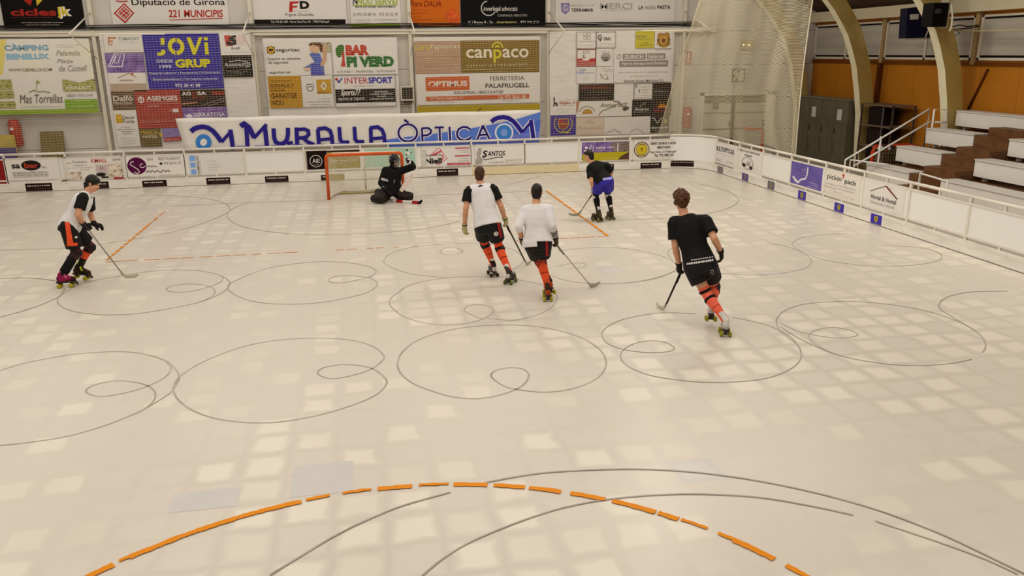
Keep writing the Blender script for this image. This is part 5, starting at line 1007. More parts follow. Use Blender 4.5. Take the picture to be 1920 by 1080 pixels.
for k in range(10): y = .05+.45*k/9; x = hx-.15*y/.5; g.tube([(-x, y, ht-.02), (x, y, ht-.02)], .004, None, 3)
for k in range(30): s = -1+2*k/29; g.tube([(s*hx, .03, ht-.02), (s*(hx-.15), .5, ht-.025)], .004, None, 3)
tag(g.make('netting', GOALNET, r), kind='stuff')
g = G().prism([(-.72, .012), (.72, .012), (.72, .03), (-.72, .03)], 'Y', .72, .84); g.make('foot_padding', noise_mat('dirty_foam', ['#a8975a', '#b8a96c', '#8f8048'], 9, rough=.8), r)
# ================================================================ BLEACHERS AND THE RIGHT SIDE
BW = noise_mat('bleacher_white', ['#d9d3c6', '#e4ded2'], 2, (.5, .5, 2), .5); BT = M('#cfc9bd', .45)
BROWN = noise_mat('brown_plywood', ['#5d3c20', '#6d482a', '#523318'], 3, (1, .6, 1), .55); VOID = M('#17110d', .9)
YL, YA, YR, YE = -2.17, -3.77, -4.8, -12.5
def rowx(k): return 11.95+.75*k
def rowz(k): return .72+.4*k
ords = ['lowest', 'second', 'third', 'top']
def bench(k, ya, yb, label):
    X = rowx(k); Z = rowz(k); r = empty('bleacher_bench', (X+.2, (ya+yb)/2, Z-.4), label, 'bench', 'bleacher benches')
    y0, y1 = min(ya, yb), max(ya, yb)
    G().box((X-.02, y0, Z-.035), (X+.4, y1, Z)).make('seat_board', BT, r, bevel=.006)
    n = max(1, round((y1-y0)/3.0)); w_ = (y1-y0)/n
    for i in range(n): G().box((X, y0+i*w_+.008, Z-.36), (X+.03, y0+(i+1)*w_-.008, Z-.035)).make('front_board', BW, r)
    m = max(2, round((y1-y0)/1.6)+1)
    for i in range(m):
        y = y0+.15+(y1-y0-.3)*i/(m-1); G().box((X+.14, y-.04, Z-.46), (X+.22, y+.04, Z-.035)).make('leg', M('#d5cfc2', .5), r)
    return r
for k in range(3):
    bench(k, YL, YA, '%s white bleacher bench beyond the brown steps' % ords[k])
    bench(k, YR, YE, '%s white bleacher bench on the near side of the brown steps' % ords[k])
bench(3, YL, YE, 'top white bleacher bench running along the orange wall')
# brown decks and steps
r = empty('bleacher_stand', (13.2, -6, 0), 'brown plywood stand and steps under the white bleacher benches', 'bleacher stand')
for k in range(4):
    G().box((rowx(k)-.02 if k else 11.6, YE, rowz(k)-.5), (min(rowx(k)+.74, XW-.02), YL+.03, rowz(k)-.465)).make('deck_board', BROWN, r)
    for y in (YL-.1, YA, YR, -7, -9.5): G().box((rowx(k)+.35, y-.03, 0), (rowx(k)+.41, y+.03, rowz(k)-.5)).make('strut', M('#4a3a2c', .7), r)
    if k: G().box((rowx(k)-.03, YE, rowz(k-1)-.46), (rowx(k)-.0, YR, rowz(k)-.5)).make('void_shade_sheet', VOID, r)  # near-black sheet painted as the shade in the void under the near benches
for k in range(4):
    X = rowx(k)
    G().box((X-.42, YR+.01, 0 if k == 0 else rowz(k-1)-.42), (X, YA-.01, rowz(k)-.26)).make('step', BROWN, r, bevel=.01)
    if k < 3: G().box((X, YR+.01, 0 if k == 0 else rowz(k-1)-.26), (X+.4, YA-.01, rowz(k)-.02)).make('step', BROWN, r, bevel=.01)
# handrail at the far end of the bleachers
RAIL = M('#ddd8cc', .4)
def rail3(pts, rr=.024): return G().tube(pts, rr, None, 8)
Yh = YL+.12
A = onY(1585, 300, Yh); B = onY(1742, 205, Yh)
r = empty('handrail', ((A.x+B.x)/2, Yh, 0), 'sloping white handrail at the far end of the bleachers', 'handrail')
A2 = Vector((A.x, Yh, 0)); 
rail3([A2, A, B, Vector((B.x, Yh, B.z-.95))]).make('top_rail', RAIL, r, True)
mid = onY(1744, 228, Yh); lo = onY(1600, 312, Yh); rail3([mid, lo]).make('middle_rail', RAIL, r, True)
for px, py in ((1652, 256),):
    t = onY(px, py, Yh); rail3([t, Vector((t.x, Yh, 0.2))]).make('post', RAIL, r, True)
B2 = onY(1752, 205, Yh-.1); C2 = onY(1775, 206, Yh-.1)
rail3([Vector((B2.x, Yh-.1, B2.z-.95)), B2, C2, Vector((C2.x, Yh-.1, C2.z-.9))]).make('end_frame', RAIL, r, True)
b3 = onY(1753, 229, Yh-.1); c3 = onY(1775, 229, Yh-.1); rail3([b3, c3]).make('end_frame', RAIL, r, True)
rail3([Vector((A.x+.14, Yh, 0)), Vector((A.x+.14, Yh, A.z)), Vector((A.x+.55, Yh-.9, A.z-.02))]).make('lower_frame', RAIL, r, True)
# low white rail in front of the steps
r = empty('low_rail', (11.2, -4.3, 0), 'low white rail frame at the foot of the brown steps', 'handrail')
a = onX(1726, 325, 11.3); b = onX(1777, 340, 11.3)
rail3([(11.3, a.y, 0), (11.3, a.y, a.z), (11.3, b.y, b.z), (11.3, b.y, 0)]).make('rail', RAIL, r, True)
# lockers along the orange wall
LOCK = noise_mat('grey_green_steel', ['#59533f', '#655e48', '#4f4a38'], 3, (1, 1, .4), .5)
r = empty('locker_bank', (14.2, 3.3, 0), 'grey green bank of tall lockers along the orange wall', 'lockers')
LX, LY0, LY1, LZ = 13.9, 1.88, 4.72, 1.92
G().box((LX+.02, LY0, 0), (LX+.5, LY1, LZ)).make('carcass', LOCK, r)
G().box((LX, LY0-.01, LZ), (LX+.52, LY1+.01, LZ+.03)).make('top_board', M('#7d745c', .6), r)
nd = 4; wd = (LY1-LY0)/nd
for i in range(nd):
    y0 = LY0+i*wd; d = G().box((LX-.0, y0+.012, .1), (LX+.02, y0+wd-.012, LZ-.02)).make('door', LOCK, r)
    G().box((LX-.02, y0+wd*.86, .95), (LX, y0+wd*.9, 1.08)).make('handle', M('#2b261e', .5), d)
    if i in (0, 2):
        G().box((LX-.004, y0+wd*.45, 1.35), (LX, y0+wd*.78, 1.66)).make('paper_sheet', M('#c9c4b4', .7), d)
# open shelving beside them
r = empty('shelving_unit', (14.3, .6, 0), 'dark open steel shelving unit between the lockers and the handrail', 'shelving')
SH = M('#4a3d36', .6); SX0, SX1, SY0, SY1 = 13.95, 14.6, -.1, 1.3
for x in (SX0, SX1):
    for y in (SY0, SY1): G().box((x-.02, y-.02, 0), (x+.02, y+.02, 1.9)).make('post', SH, r)
for z in (.2, .75, 1.3, 1.86): G().box((SX0-.02, SY0-.02, z), (SX1+.02, SY1+.02, z+.035)).make('shelf', M('#6d5a4a', .6), r)
g = G().box((SX0+.02, .35, 0), (SX0+.05, .39, 1.9)); g.make('post', M('#5a5652', .5), r)
tb = []
for i, (y0, z, h, c, lab) in enumerate(((.5, 1.335, .45, '#231a18', 'dark storage box on the upper shelf of the shelving unit'), (.5, .785, .45, '#2a1f1c', 'dark storage box on the middle shelf of the shelving unit'), (.45, .235, .42, '#1f1816', 'dark storage box on the bottom shelf of the shelving unit'))):
    r2 = empty('storage_box', (14.3, y0+.3, z), lab, 'box', 'dark storage boxes on the shelving')
    G().box((SX0+.1, y0, z+.001), (SX1-.05, y0+.62, z+h)).make('box_body', M(c, .7), r2, bevel=.01); G().box((SX0+.09, y0-.01, z+h), (SX1-.04, y0+.63, z+h+.025)).make('lid', M('#3a2c28', .7), r2)
# red goal frame / gear heap behind the handrail
r = empty('red_goal', (12.6, -1.2, 0), 'small red framed goal standing behind the sloping handrail', 'goal')
a = onY(1635, 300, -1.3); t = onY(1640, 275, -1.3); b = onY(1700, 272, -1.3)
RED = M('#c0391f', .4)
G().tube([(a.x, -1.3, 0), (a.x, -1.3, t.z-.12), (t.x+.02, -1.3, t.z), (b.x, -1.3, b.z), (b.x+.4, -1.3, b.z-.05), (b.x+.45, -1.3, 0)], .05, None, 8).make('frame', RED, r, True)
g = G()
for k in range(16): g.tube([(a.x+.06+.085*k, -1.2, t.z-.03), (a.x+.1+.08*k, -.75, .05)], .006, None, 4)
for k in range(11): v = k/10; g.tube([(a.x+.06, -1.2+.45*v, t.z-.03+(.05-t.z)*v), (b.x+.42, -1.2+.45*v, t.z-.03+(.05-t.z)*v)], .006, None, 4)
tag(g.make('netting', M('#8d8468', .7), r), kind='stuff')
rb = random.Random(4)
r = empty('gear_crate', (12.75, -1.55, 0), 'brown wire crate heaped with pads and balls behind the handrail', 'crate')
a = onY(1648, 280, -1.6); b = onY(1675, 303, -1.6)
x0, x1, zt = a.x, b.x, a.z
for z in [zt-.09*i for i in range(9)]: G().tube([(x0, -1.8, z), (x1, -1.8, z), (x1, -1.42, z), (x0, -1.42, z)], .008, None, 5, True).make('hoop', M('#6d5a3a', .6), r)
for i in range(7): G().tube([(x0+(x1-x0)*i/6, -1.8, zt), (x0+(x1-x0)*i/6, -1.8, .0)], .008, None, 5).make('upright', M('#6d5a3a', .6), r)
G().box((x0+.02, -1.78, .02), (x1-.02, -1.44, zt-.08)).make('dark_filling', noise_mat('gear_filling', ['#2a231c', '#4a3d2a', '#6a5a3c'], 16, rough=.8), r)
for i, (px, py, c, s) in enumerate(((1651, 276, '#d8d0c4', .06), (1659, 273, '#2b2422', .07), (1666, 277, '#cfc6b8', .055), (1672, 274, '#3a2f2c', .06), (1662, 279, '#b0402c', .05))):
    p = onY(px, py+2, -1.6); G().ball(p, (s*1.3, s, s)).make('pad', M(c, .6), r, True)
r = empty('bowl', (13.2, -1.7, .3), 'green yellow shallow bowl next to the wire crate', 'bowl')
c = onY(1695, 297, -1.75)
G().limb([c+Vector((0, 0, -.08)), c+Vector((0, 0, -.05)), c, c+Vector((0, 0, .01))], [.08, .14, .21, .2], 18).make('basin', M('#8f9a34', .5), r, True)
G().tube([c+Vector((.2*math.cos(t*.3927), .2*math.sin(t*.3927), .012)) for t in range(16)], .018, None, 6, True).make('rim', M('#3a3f22', .5), r, True)
G().limb([Vector((c.x, c.y, 0)), c+Vector((0, 0, -.08))], [.16, .1], 12).make('stand', M('#3a3026', .6), r, True)
# tilted scoreboard back and black loudspeaker under the girder
r = empty('hanging_panel', (13.6, -1.6, 3.6), 'dark navy panel with a small white label hanging under the girder', 'panel')
Yp = -1.2
q = [onY(1702, 15, Yp), onY(1747, 10, Yp), onY(1752, 70, Yp), onY(1698, 72, Yp)]
g = G(); V = [p for p in q]+[p+Vector((.05, .35, 0)) for p in q]; g.add(V, [(0, 1, 2, 3), (7, 6, 5, 4), (0, 4, 5, 1), (1, 5, 6, 2), (2, 6, 7, 3), (3, 7, 4, 0)]); g.make('panel', M('#15172a', .5), r)
q2 = [onY(1706, 27, Yp-.01), onY(1723, 26, Yp-.01), onY(1722, 36, Yp-.01), onY(1706, 37, Yp-.01)]; mk('label_plate', q2, [(0, 1, 2, 3)], M('#c4bfb0', .5), r)
V = [onY(1697, 72, Yp-.02), onY(1753, 70, Yp-.02), onY(1753, 73, Yp-.02), onY(1697, 75, Yp-.02)]; mk('bottom_edge', V, [(0, 1, 2, 3)], M('#a39b86', .5), r)
G().tube([onY(1735, 70, Yp-.05), onY(1744, 48, Yp-.05)], .015, None, 6).make('strap', M('#c4bfb0', .5), r)
G().tube([onY(1725, 12, Yp+.2), onY(1725, -25, Yp+.3)], .02, None, 6).make('hanger', M('#8a806a', .5), r)
r = empty('hall_loudspeaker', (13.9, -2.5, 3.7), 'black loudspeaker with bracket hung on the front of the arch', 'loudspeaker')
Ys = -2.6; a = onY(1747, 50, Ys); b = onY(1781, 5, Ys)
G().box((a.x, Ys, a.z), (b.x, Ys+.4, b.z)).make('cabinet', M('#14110f', .6), r, bevel=.015)
G().box((a.x+.04, Ys-.015, a.z+.05), (b.x-.1, Ys, b.z-.05)).make('grille', M('#0d0b0b', .8), r)
c = onY(1760, 21, Ys-.03); G().ball(c, (.09, .02, .06)).make('badge', M('#3a3a3a', .4), r, True)
G().box((b.x, Ys+.05, a.z-.03), (b.x+.06, Ys+.3, b.z+.1)).make('bracket', M('#b5ab92', .5), r)
G().tube([onY(1784, 8, Ys), onY(1786, 30, Ys), onY(1784, 52, Ys), onY(1780, 58, Ys)], .022, None, 8).make('cable_tube', M('#d8d0bc', .5), r, True)
p = [onX(1775, 57, 14.3), onX(1840, 58, 14.3), onX(1930, 55.5, 14.3)]
o = G().tube(p, .018, None, 8).make('curtain_rod', M('#c9bb95', .5), None, True); tag(o, 'thin pale rod running along the windows from the loudspeaker', 'rod')
p = [onX(1786, 50, 14.4), onX(1800, 47, 14.4), onX(1815, 50, 14.4), onX(1832, 47, 14.4), onX(1836, 49, 14.4), onX(1822, 52, 14.4), onX(1806, 54, 14.4), onX(1788, 55, 14.4), onX(1800, 62, 14.4), onX(1788, 69, 14.4)]
o = G().tube(p, .014, None, 6).make('slack_cable', M('#2b211a', .6), None, True); tag(o, 'dark slack cable looping beside the loudspeaker bracket', 'cable')
o = G().tube([(XW-.03, onX(1852, 130, XW-.03).y, onX(1852, 130, XW-.03).z), (XW-.03, onX(1815, 205, XW-.03).y, onX(1815, 205, XW-.03).z)], .03, None, 8).make('diagonal_strut', M('#5d2e12', .6), None, True); tag(o, 'dark brown slanting strut on the orange wall above the benches', 'strut')
o = G().box((XW-.12, onX(1651, 150, XW).y-.06, 1.2), (XW-.001, onX(1651, 150, XW).y+.06, 2.96)).make('wall_post', M('#5f3214', .6)); tag(o, 'dark brown upright post on the orange wall right of the lockers', 'post')
# ================================================================ PEOPLE
SKIN = noise_mat('skin', ['#c08a66', '#cf9a76', '#c8906c'], 12, rough=.5); LIP = M('#a8604e', .5); EYE = M('#2a1c16', .3)
HAIRD = noise_mat('dark_hair', ['#14100e', '#241a15'], 30, (1, 1, .4), .5)
def reface(o, mats, fn):
    """give each face of a mesh the material its place asks for"""
    me = o.data; me.materials.clear()
    for m in mats: me.materials.append(m)
    w_ = WO[o]
    me.polygons.foreach_set('material_index', [fn(p.center+w_, p.normal) for p in me.polygons]); me.update()
def hand(g, wr, d, nr, side, curl, fat=0.0, sc=1.0, thumb=1.0):
    d = d.normalized(); nr = (nr-d*nr.dot(d)).normalized(); s = d.cross(nr)*side
    g.loft([wr-d*.02, wr+d*.02*sc, wr+d*.055*sc, wr+d*.092*sc], s, [(.028+fat, .022+fat), (.032+fat, .021+fat), (.042+fat, .019+fat), (.041+fat, .015+fat)])
    for i, ln in enumerate((.072, .08, .075, .06)):
        p = wr+d*(.088-.004*abs(i-1))*sc+s*(.031-.0205*i)*sc; r = (.0092 if i < 3 else .0082)+fat*.45; acc = 0
        dd = d+s*(.09-.06*i)
        for f, c in ((.45, 32), (.32, 48), (.26, 36)):
            acc += math.radians(c)*curl*(1+.06*i); v = (dd*math.cos(acc)+nr*math.sin(acc)).normalized(); q = p+v*ln*f*sc; g.cap(p, q, r, r*.93, 8); p = q
    p = wr+d*.025*sc+s*.03*sc
    for ln, v in ((.045, (d*.62+s*.75+nr*.25*thumb)), (.036, (d*.85+s*(.45-.5*thumb*curl)+nr*(.3+.5*curl))), ):
        q = p+v.normalized()*ln*sc; g.cap(p, q, .0115+fat*.5, .010+fat*.5, 8); p = q
def skate(root, A, f, up, boot, trim, wheelc, sole='#3a332c', tongue=None, leg=None):
    side = f.cross(up).normalized(); up = side.cross(f).normalized()
    W = lambda x, y, z: A+f*x+side*y+up*(z-.185)
    g = G()
    sh_ = leg if leg else up; Q = lambda d: A+sh_*d
    g.loft([Q(.125), Q(.065), W(0, 0, .19), W(.0, 0, .13), W(.0, 0, .098)], side, [(.047, .058), (.045, .056), (.043, .062), (.042, .075), (.04, .078)])
    g.loft([W(-.075, 0, .13), W(-.03, 0, .14), W(.05, 0, .155), (W(.11, 0, .135)), W(.165, 0, .125), W(.19, 0, .12)], side, [(.032, .032), (.042, .042), (.044, .05), (.046, .036), (.04, .028), (.02, .016)])
    b = g.remesh('skate', [M(boot, .4)], root, .009, 3)
    mt = [M(boot, .4), M(trim, .45), M(tongue or trim, .5)]
    def fn(c, n):
        l = c-A; x, z = l.dot(f), l.dot(up)+.185
        if z < .108: return 1
        if z > .275: return 2
        if -.0 < x-(.25-z)*.6 < .03 and z > .15: return 2
        return 1 if (x > .13 or (x < -.05 and z < .17)) else 0
    reface(b, mt, fn)
    g = G()
    V = [W(x, y, z) for z in (.075, .097) for x, y in ((-.085, -.033), (.185, -.033), (.2, 0), (.185, .033), (-.085, .033))]
    g.add(V, [(0, 1, 2, 3, 4), (9, 8, 7, 6, 5)]+[(i, (i+1) % 5, 5+(i+1) % 5, 5+i) for i in range(5)])
    for x in (-.045, .12): g.limb([W(x, 0, .08), W(x, 0, .035)], [.024, .014]); g.tube([W(x, -.052, .032), W(x, .052, .032)], .008, None, 8)
    g.make('plate', M(sole, .4), b, True)
    g = G().limb([W(.165, 0, .085), W(.2, 0, .05), W(.21, 0, .035)], [.012, .02, .017]); g.make('toe_stop', M('#4a423a', .6), b, True)
    for x in (-.045, .12):
        for y in (-.052, .052):
            g = G().limb([W(x, y-.018, .032), W(x, y-.014, .032), W(x, y+.014, .032), W(x, y+.018, .032)], [.026, .032, .032, .026], 16); g.make('wheel', M(wheelc, .4), b, True)
    return b
def stick(label, top, heel, bdir, shaft='#3b342c', grip='#1d1815', blade='#b5a88c', taper=1.0):
    top, heel = Vector(top), Vector(heel); d = (heel-top); L_ = d.length; d.normalize()
    r = empty('hockey_stick', (heel.x, heel.y, 0), label, 'hockey stick', 'sticks held by the skaters')
    x = d.cross(Vector((0, 0, 1))).normalized(); bd = Vector(bdir); bd.z = 0; bd.normalize()
    heel = Vector((heel.x, heel.y, .022))
    e = heel+Vector((0, 0, .05))-bd*.015
    G().loft([top, top.lerp(e, .97), e], x, [(.015, .011), (.014, .010), (.014, .011)], None, 10).make('shaft', M(shaft, .45), r, True)
    G().loft([top-d*.01, top+d*.012, top+d*.2, top+d*.22], x, [(.019, .016), (.0195, .016), (.0175, .0135), (.016, .012)], None, 10).make('grip_tape', M(grip, .7), r, True)
    up = Vector((0, 0, 1)); sd = bd.cross(up)
    C = [e+d*-.05, e-d*.0, heel+bd*.03+up*.012, heel+bd*.1+up*.006+sd*.004, heel+bd*.17+up*.012+sd*.015, heel+bd*.215+up*.03+sd*.03, heel+bd*.22+up*.045+sd*.032]
    G().loft(C, sd, [(.011, .015), (.011, .022), (.0105, .03), (.01, .026), (.009, .025), (.008, .02), (.004, .008)], None, 12).make('blade', M(blade, .5), r, True)
    return r
class Person:
    def __init__(s, label, ref, J, feet, face, build=1.0, z0=0):
        s.ref = gnd(*ref); s.n = s.ref-CAM; s.n.z = 0; s.n.normalize(); s.b = build
        s.root = empty('person', s.ref, label, 'person')
        s.J = {k: s.at(*v) for k, v in J.items()}
        s.feet = {}
        for k, (px, py, z, ang, pit) in feet.items():
            C = gnd(px, py, z); a, p = math.radians(ang), math.radians(pit)
            f = Vector((math.cos(a)*math.cos(p), math.sin(a)*math.cos(p), math.sin(p))); side = f.cross(Vector((0, 0, 1))).normalized(); up = side.cross(f).normalized()
            s.feet[k] = (C+up*.185-f*.035, f, up); s.J['an'+k] = s.feet[k][0]
        s.face = Vector(face).normalized()
        J = s.J; s.P = (J['hipL']+J['hipR'])/2; s.N_ = J['neck']
        s.xh = (J['hipR']-J['hipL']).normalized(); s.xs = (J['shR']-J['shL']).normalized()
        s.up = (s.N_-s.P).normalized(); s.fw = s.up.cross(s.xs).normalized()       # chest direction
        h = J['head']; s.hu = (h-s.N_).normalized(); s.hf = (s.face-s.hu*s.face.dot(s.hu)*.7).normalized(); s.hs = s.hf.cross(s.hu).normalized(); s.hu = s.hs.cross(s.hf).normalized()
        d = lambda a, b: (J[a]-J[b]).length
        print('P', label[:28], 'uarm %.2f %.2f farm %.2f %.2f thigh %.2f %.2f shin %.2f %.2f sh %.2f hip %.2f torso %.2f head %.2f' % (d('shL','elL'), d('shR','elR'), d('elL','wrL'), d('elR','wrR'), d('hipL','knL'), d('hipR','knR'), d('knL','anL'), d('knR','anR'), d('shL','shR'), d('hipL','hipR'), (s.N_-s.P).length, d('neck','head')))
    def at(s, px, py, dl=0.0):
        d = ray(px, py); return CAM+d*((s.ref+s.n*dl-CAM).dot(s.n)/d.dot(s.n))
    def torso(s, g, t0=-.18, t1=1.0, add=0.0, flare=0.0, prof=None):
        prof = prof or [(-.2, .15, .105), (-.18, .155, .11), (0, .172, .122), (.18, .16, .115), (.36, .145, .102), (.62, .168, .118), (.82, .165, .108), (.93, .12, .085), (1.0, .07, .062)]
        ts = sorted(set([t0, t1]+[p[0] for p in prof if t0 < p[0] < t1])); C = []; X = []; Rr = []
        for t in ts:
            q0 = [p for p in prof if p[0] <= t] or [prof[0]]; q1 = [p for p in prof if p[0] >= t] or [prof[-1]]
            a, b = q0[-1], q1[0]; k = 0 if a is b or b[0] == a[0] else (t-a[0])/(b[0]-a[0])
            fl = flare*max(0, (.5-t))
            C.append(s.P.lerp(s.N_, t)); X.append(s.xh.lerp(s.xs, min(1, max(0, t)))); Rr.append(((a[1]+(b[1]-a[1])*k)*s.b+add+fl, (a[2]+(b[2]-a[2])*k)*s.b+add+fl))
        g.loft(C, X, Rr, None, 20)
    def body(s, hands, voxel=.0085):
        J = s.J; g = G(); s.torso(g, -.08); b = s.b
        for k in 'LR':
            sh, el, wr = J['sh'+k], J['el'+k], J['wr'+k]; c = s.P.lerp(s.N_, .84)+(sh-s.P.lerp(s.N_, .84))*.45
            g.cap(c, sh, .075*b, .062*b); g.cap(sh, el, .056*b, .043*b); g.limb([el, el.lerp(wr, .3), el.lerp(wr, .98)], [.044*b, .045*b, .029*b]); g.ball(el, .043*b); g.ball(wr, .029*b)
            hp, kn, an = J['hip'+k], J['kn'+k], J['an'+k]
            g.cap(hp, kn, .092*b, .06*b); kd = (kn-hp).normalized()
            ax = (an-kn).normalized(); bk = (-s.feet[k][1]) if k in s.feet else -s.fw
            g.limb([kn, kn.lerp(an, .28)+bk*.014, kn.lerp(an, .7), an], [.056*b, .062*b, .043*b, .038*b]); g.ball(kn, .06*b); g.ball(an, .04)
            f = s.feet[k][1]; u = s.feet[k][2]; g.cap(an-u*.05-f*.04, an-u*.06+f*.13, .03, .026)
            h = hands[k]; hand(g, wr, h[0], h[1], 1 if k == 'R' else -1, h[2])
        h = J['head']; f, u, sd = s.hf, s.hu, s.hs; ax = (sd, f, u)
        g.limb([s.N_-s.up*.05, s.N_.lerp(h, .5), h-u*.02-f*.01], [.064*b, .056, .056])
        g.ball(h+u*.02-f*.008, (.074, .093, .103), ax, nu=18, nv=12); g.ball(h+f*.028-u*.055, (.056, .062, .062), ax); g.ball(h+f*.07-u*.094, (.026, .02, .018), ax)
        g.cap(h+f*.083+u*.008, h+f*.104-u*.024, .009, .014); g.ball(h+f*.09-u*.028, (.018, .012, .009), ax); g.ball(h+f*.078+u*.026, (.05, .014, .011), ax); g.ball(h+f*.086-u*.058, (.023, .01, .009), ax)
        for q in (-1, 1): g.ball(h+sd*.075*q-f*.006-u*.005, (.011, .02, .032), ax); g.ball(h+sd*.034*q+f*.068-u*.03, (.022, .02, .02), ax)
        o = g.remesh('body', [SKIN], s.root, voxel, 3); s.leg = {k: (J['kn'+k]-J['an'+k]).normalized() for k in 'LR'}
        def fn(c, n):
            l = c-h; x, y, z = l.dot(sd), l.dot(f), l.dot(u)
            if y > .06 and abs(abs(x)-.032) < .012 and abs(z-.008) < .007: return 1
            if y > .07 and abs(x) < .022 and abs(z+.06) < .008: return 2
            if y > .06 and abs(abs(x)-.033) < .02 and abs(z-.028) < .006: return 3
            return 0
        reface(o, [SKIN, EYE, LIP, HAIRD], fn); s.bodyo = o; return o
    def shirt(s, mat, t0=-.1, add=.018, flare=.02, sleeve=.62, sadd=.014, name='shirt', mats=None, fn=None, voxel=.0085, it=4, cuff=0):
        g = G(); s.torso(g, t0, .97, add, flare)
        for k in 'LR':
            sh, el, wr = s.J['sh'+k], s.J['el'+k], s.J['wr'+k]; c = s.P.lerp(s.N_, .84)+(sh-s.P.lerp(s.N_, .84))*.4
            g.cap(c, sh, .078*s.b+add*.6, .064*s.b+add*.6)
            if sleeve <= 1: g.limb([sh, sh.lerp(el, sleeve*.6), sh.lerp(el, sleeve)], [.06*s.b+sadd, .058*s.b+sadd, .062*s.b+sadd]); 
            else:
                e = el.lerp(wr, sleeve-1); g.limb([sh, el], [.06*s.b+sadd, .047*s.b+sadd]); g.ball(el, .048*s.b+sadd); g.limb([el, e], [.047*s.b+sadd, .038*s.b+sadd])
        o = g.remesh(name, mat, s.root, voxel, it)
        if fn: reface(o, mats, fn)
        return o
    def bib(s, mat, t0=-.12, add=.03, flare=.04):
        g = G(); s.torso(g, t0, .92, add, flare)
        for k in 'LR':
            sh = s.J['sh'+k]; c = s.P.lerp(s.N_, .86)
            g.cap(c.lerp(sh, .2)+s.up*.02, c.lerp(sh, .66)+s.up*.01, .075*s.b+add*.6, .062*s.b+add*.7)
        return g.remesh('training_bib', mat, s.root, .0085, 4)
    def shorts(s, mat, frac=.62, add=.018, r1=.118, t1=.2, mats=None, fn=None):
        g = G(); s.torso(g, -.2, t1, add)
        for k in 'LR':
            hp, kn = s.J['hip'+k], s.J['kn'+k]; g.ball(hp, .098*s.b+add); e = hp.lerp(kn, frac)
            g.limb([hp, hp.lerp(kn, frac*.5), e], [.098*s.b+add, (.1*s.b+add+r1)/2, r1])
        o = g.remesh('shorts', mat, s.root, .0085, 3)
        if fn: reface(o, mats, fn)
        return o
    def sock(s, k, mat, a=0.0, b_=1.0, mats=None, fn=None, up=.0):
        J = s.J; kn, an, hp = J['kn'+k], J['an'+k], J['hip'+k]; bk = -s.feet[k][1]; b = s.b
        g = G(); C = [kn.lerp(an, t) for t in (0, .28, .7, 1)]; C[1] = C[1]+bk*.014
        g.limb(C, [.062*b, .068*b, .05*b, .046*b], 18); g.ball(kn, .064*b)
        if up: g.limb([kn, kn.lerp(hp, up)], [.064*b, .071*b])
        o = g.remesh('sock', mat, s.root, .008, 2)
        if fn: reface(o, mats, lambda c, n: fn((c-kn).dot(an-kn)/(an-kn).length_squared, c, n))
        return o
    def band(s, name, k, t0, t1, r, mat, parent=None):
        """a strap or pad round the leg; t below 0 runs up the thigh"""
        J = s.J; kn, an, hp = J['kn'+k], J['an'+k], J['hip'+k]
        p = lambda t: kn.lerp(an, t) if t >= 0 else kn.lerp(hp, -t)
        ts = [t0+(t1-t0)*i/5 for i in range(6)]; rr = [r*.96]+[r]*4+[r*.96]
        return G().limb([p(t) for t in ts], rr, 18).make(name, mat, parent or s.root, True)
    def kneepad(s, k, mat, r=.082, front=None):
        J = s.J; kn, an, hp = J['kn'+k], J['an'+k], J['hip'+k]; f = front or s.feet[k][1]
        g = G(); g.limb([kn.lerp(hp, .2), kn, kn.lerp(an, .24)], [r*.93, r, r*.9], 18); g.ball(kn+f*.03, (.06, .06, .075)); return g.remesh('knee_pad', mat, s.root, .009, 3)
    def gloves(s, hands, back, palm, cuff=.05):
        for k in 'LR':
            if k not in hands: continue
            d, nr, curl = hands[k][:3]; wr = s.J['wr'+k]; el = s.J['el'+k]; g = G(); hand(g, wr, d, nr, 1 if k == 'R' else -1, curl, .009)
            fa = (wr-el).normalized(); g.limb([wr-fa*cuff, wr-fa*.01, wr+fa*.01], [.047, .042, .038])
            o = g.remesh('glove', [M(back, .55)], s.root, .007, 2)
            dn = d.normalized(); nn = nr.normalized()
            def fn(c, n):
                if n.dot(nn) > .35: return 1
                return 2 if (c-wr).dot(dn) < -.012 and (c-wr).dot(dn) > -.03 else 0
            reface(o, [M(back, .55), M(palm, .6), M('#1d1a18', .6)], fn)
    def hair(s, style, mat):
        h = s.J['head']; f, u, sd = s.hf, s.hu, s.hs; ax = (sd, f, u); g = G(); rr = random.Random(9)
        if style == 'short':
            g.ball(h+u*.03-f*.022, (.08, .09, .101), ax, nu=20, nv=14); g.ball(h-f*.045-u*.04, (.07, .052, .062), ax); g.ball(h+f*.035+u*.085, (.06, .055, .038), ax)
        elif style == 'bowl':
            g.ball(h+u*.034-f*.018, (.088, .1, .104), ax, nu=20, nv=14); g.ball(h-f*.05-u*.035, (.07, .058, .055), ax); g.ball(h+f*.04+u*.07, (.07, .052, .04), ax); g.ball(h+f*.066+u*.05, (.06, .026, .03), ax)
        else:
            g.ball(h+u*.045-f*.02, (.088, .098, .1), ax, nu=20, nv=14); g.ball(h-f*.05-u*.03, (.07, .055, .06), ax)
            for _ in range(170):
                v = Vector((rr.gauss(0, 1), rr.gauss(0, 1), rr.gauss(0, 1))).normalized()
                if v.z < -.55 or (v.y > .25 and v.z < .25): continue
                c = h+u*.045-f*.02+sd*v.x*.093+f*v.y*.103+u*v.z*.108; g.ball(c, rr.uniform(.016, .026), nu=8, nv=6)
        return g.remesh('hair', mat, s.root, .008 if style != 'curly' else .0065, 2 if style != 'curly' else 1)
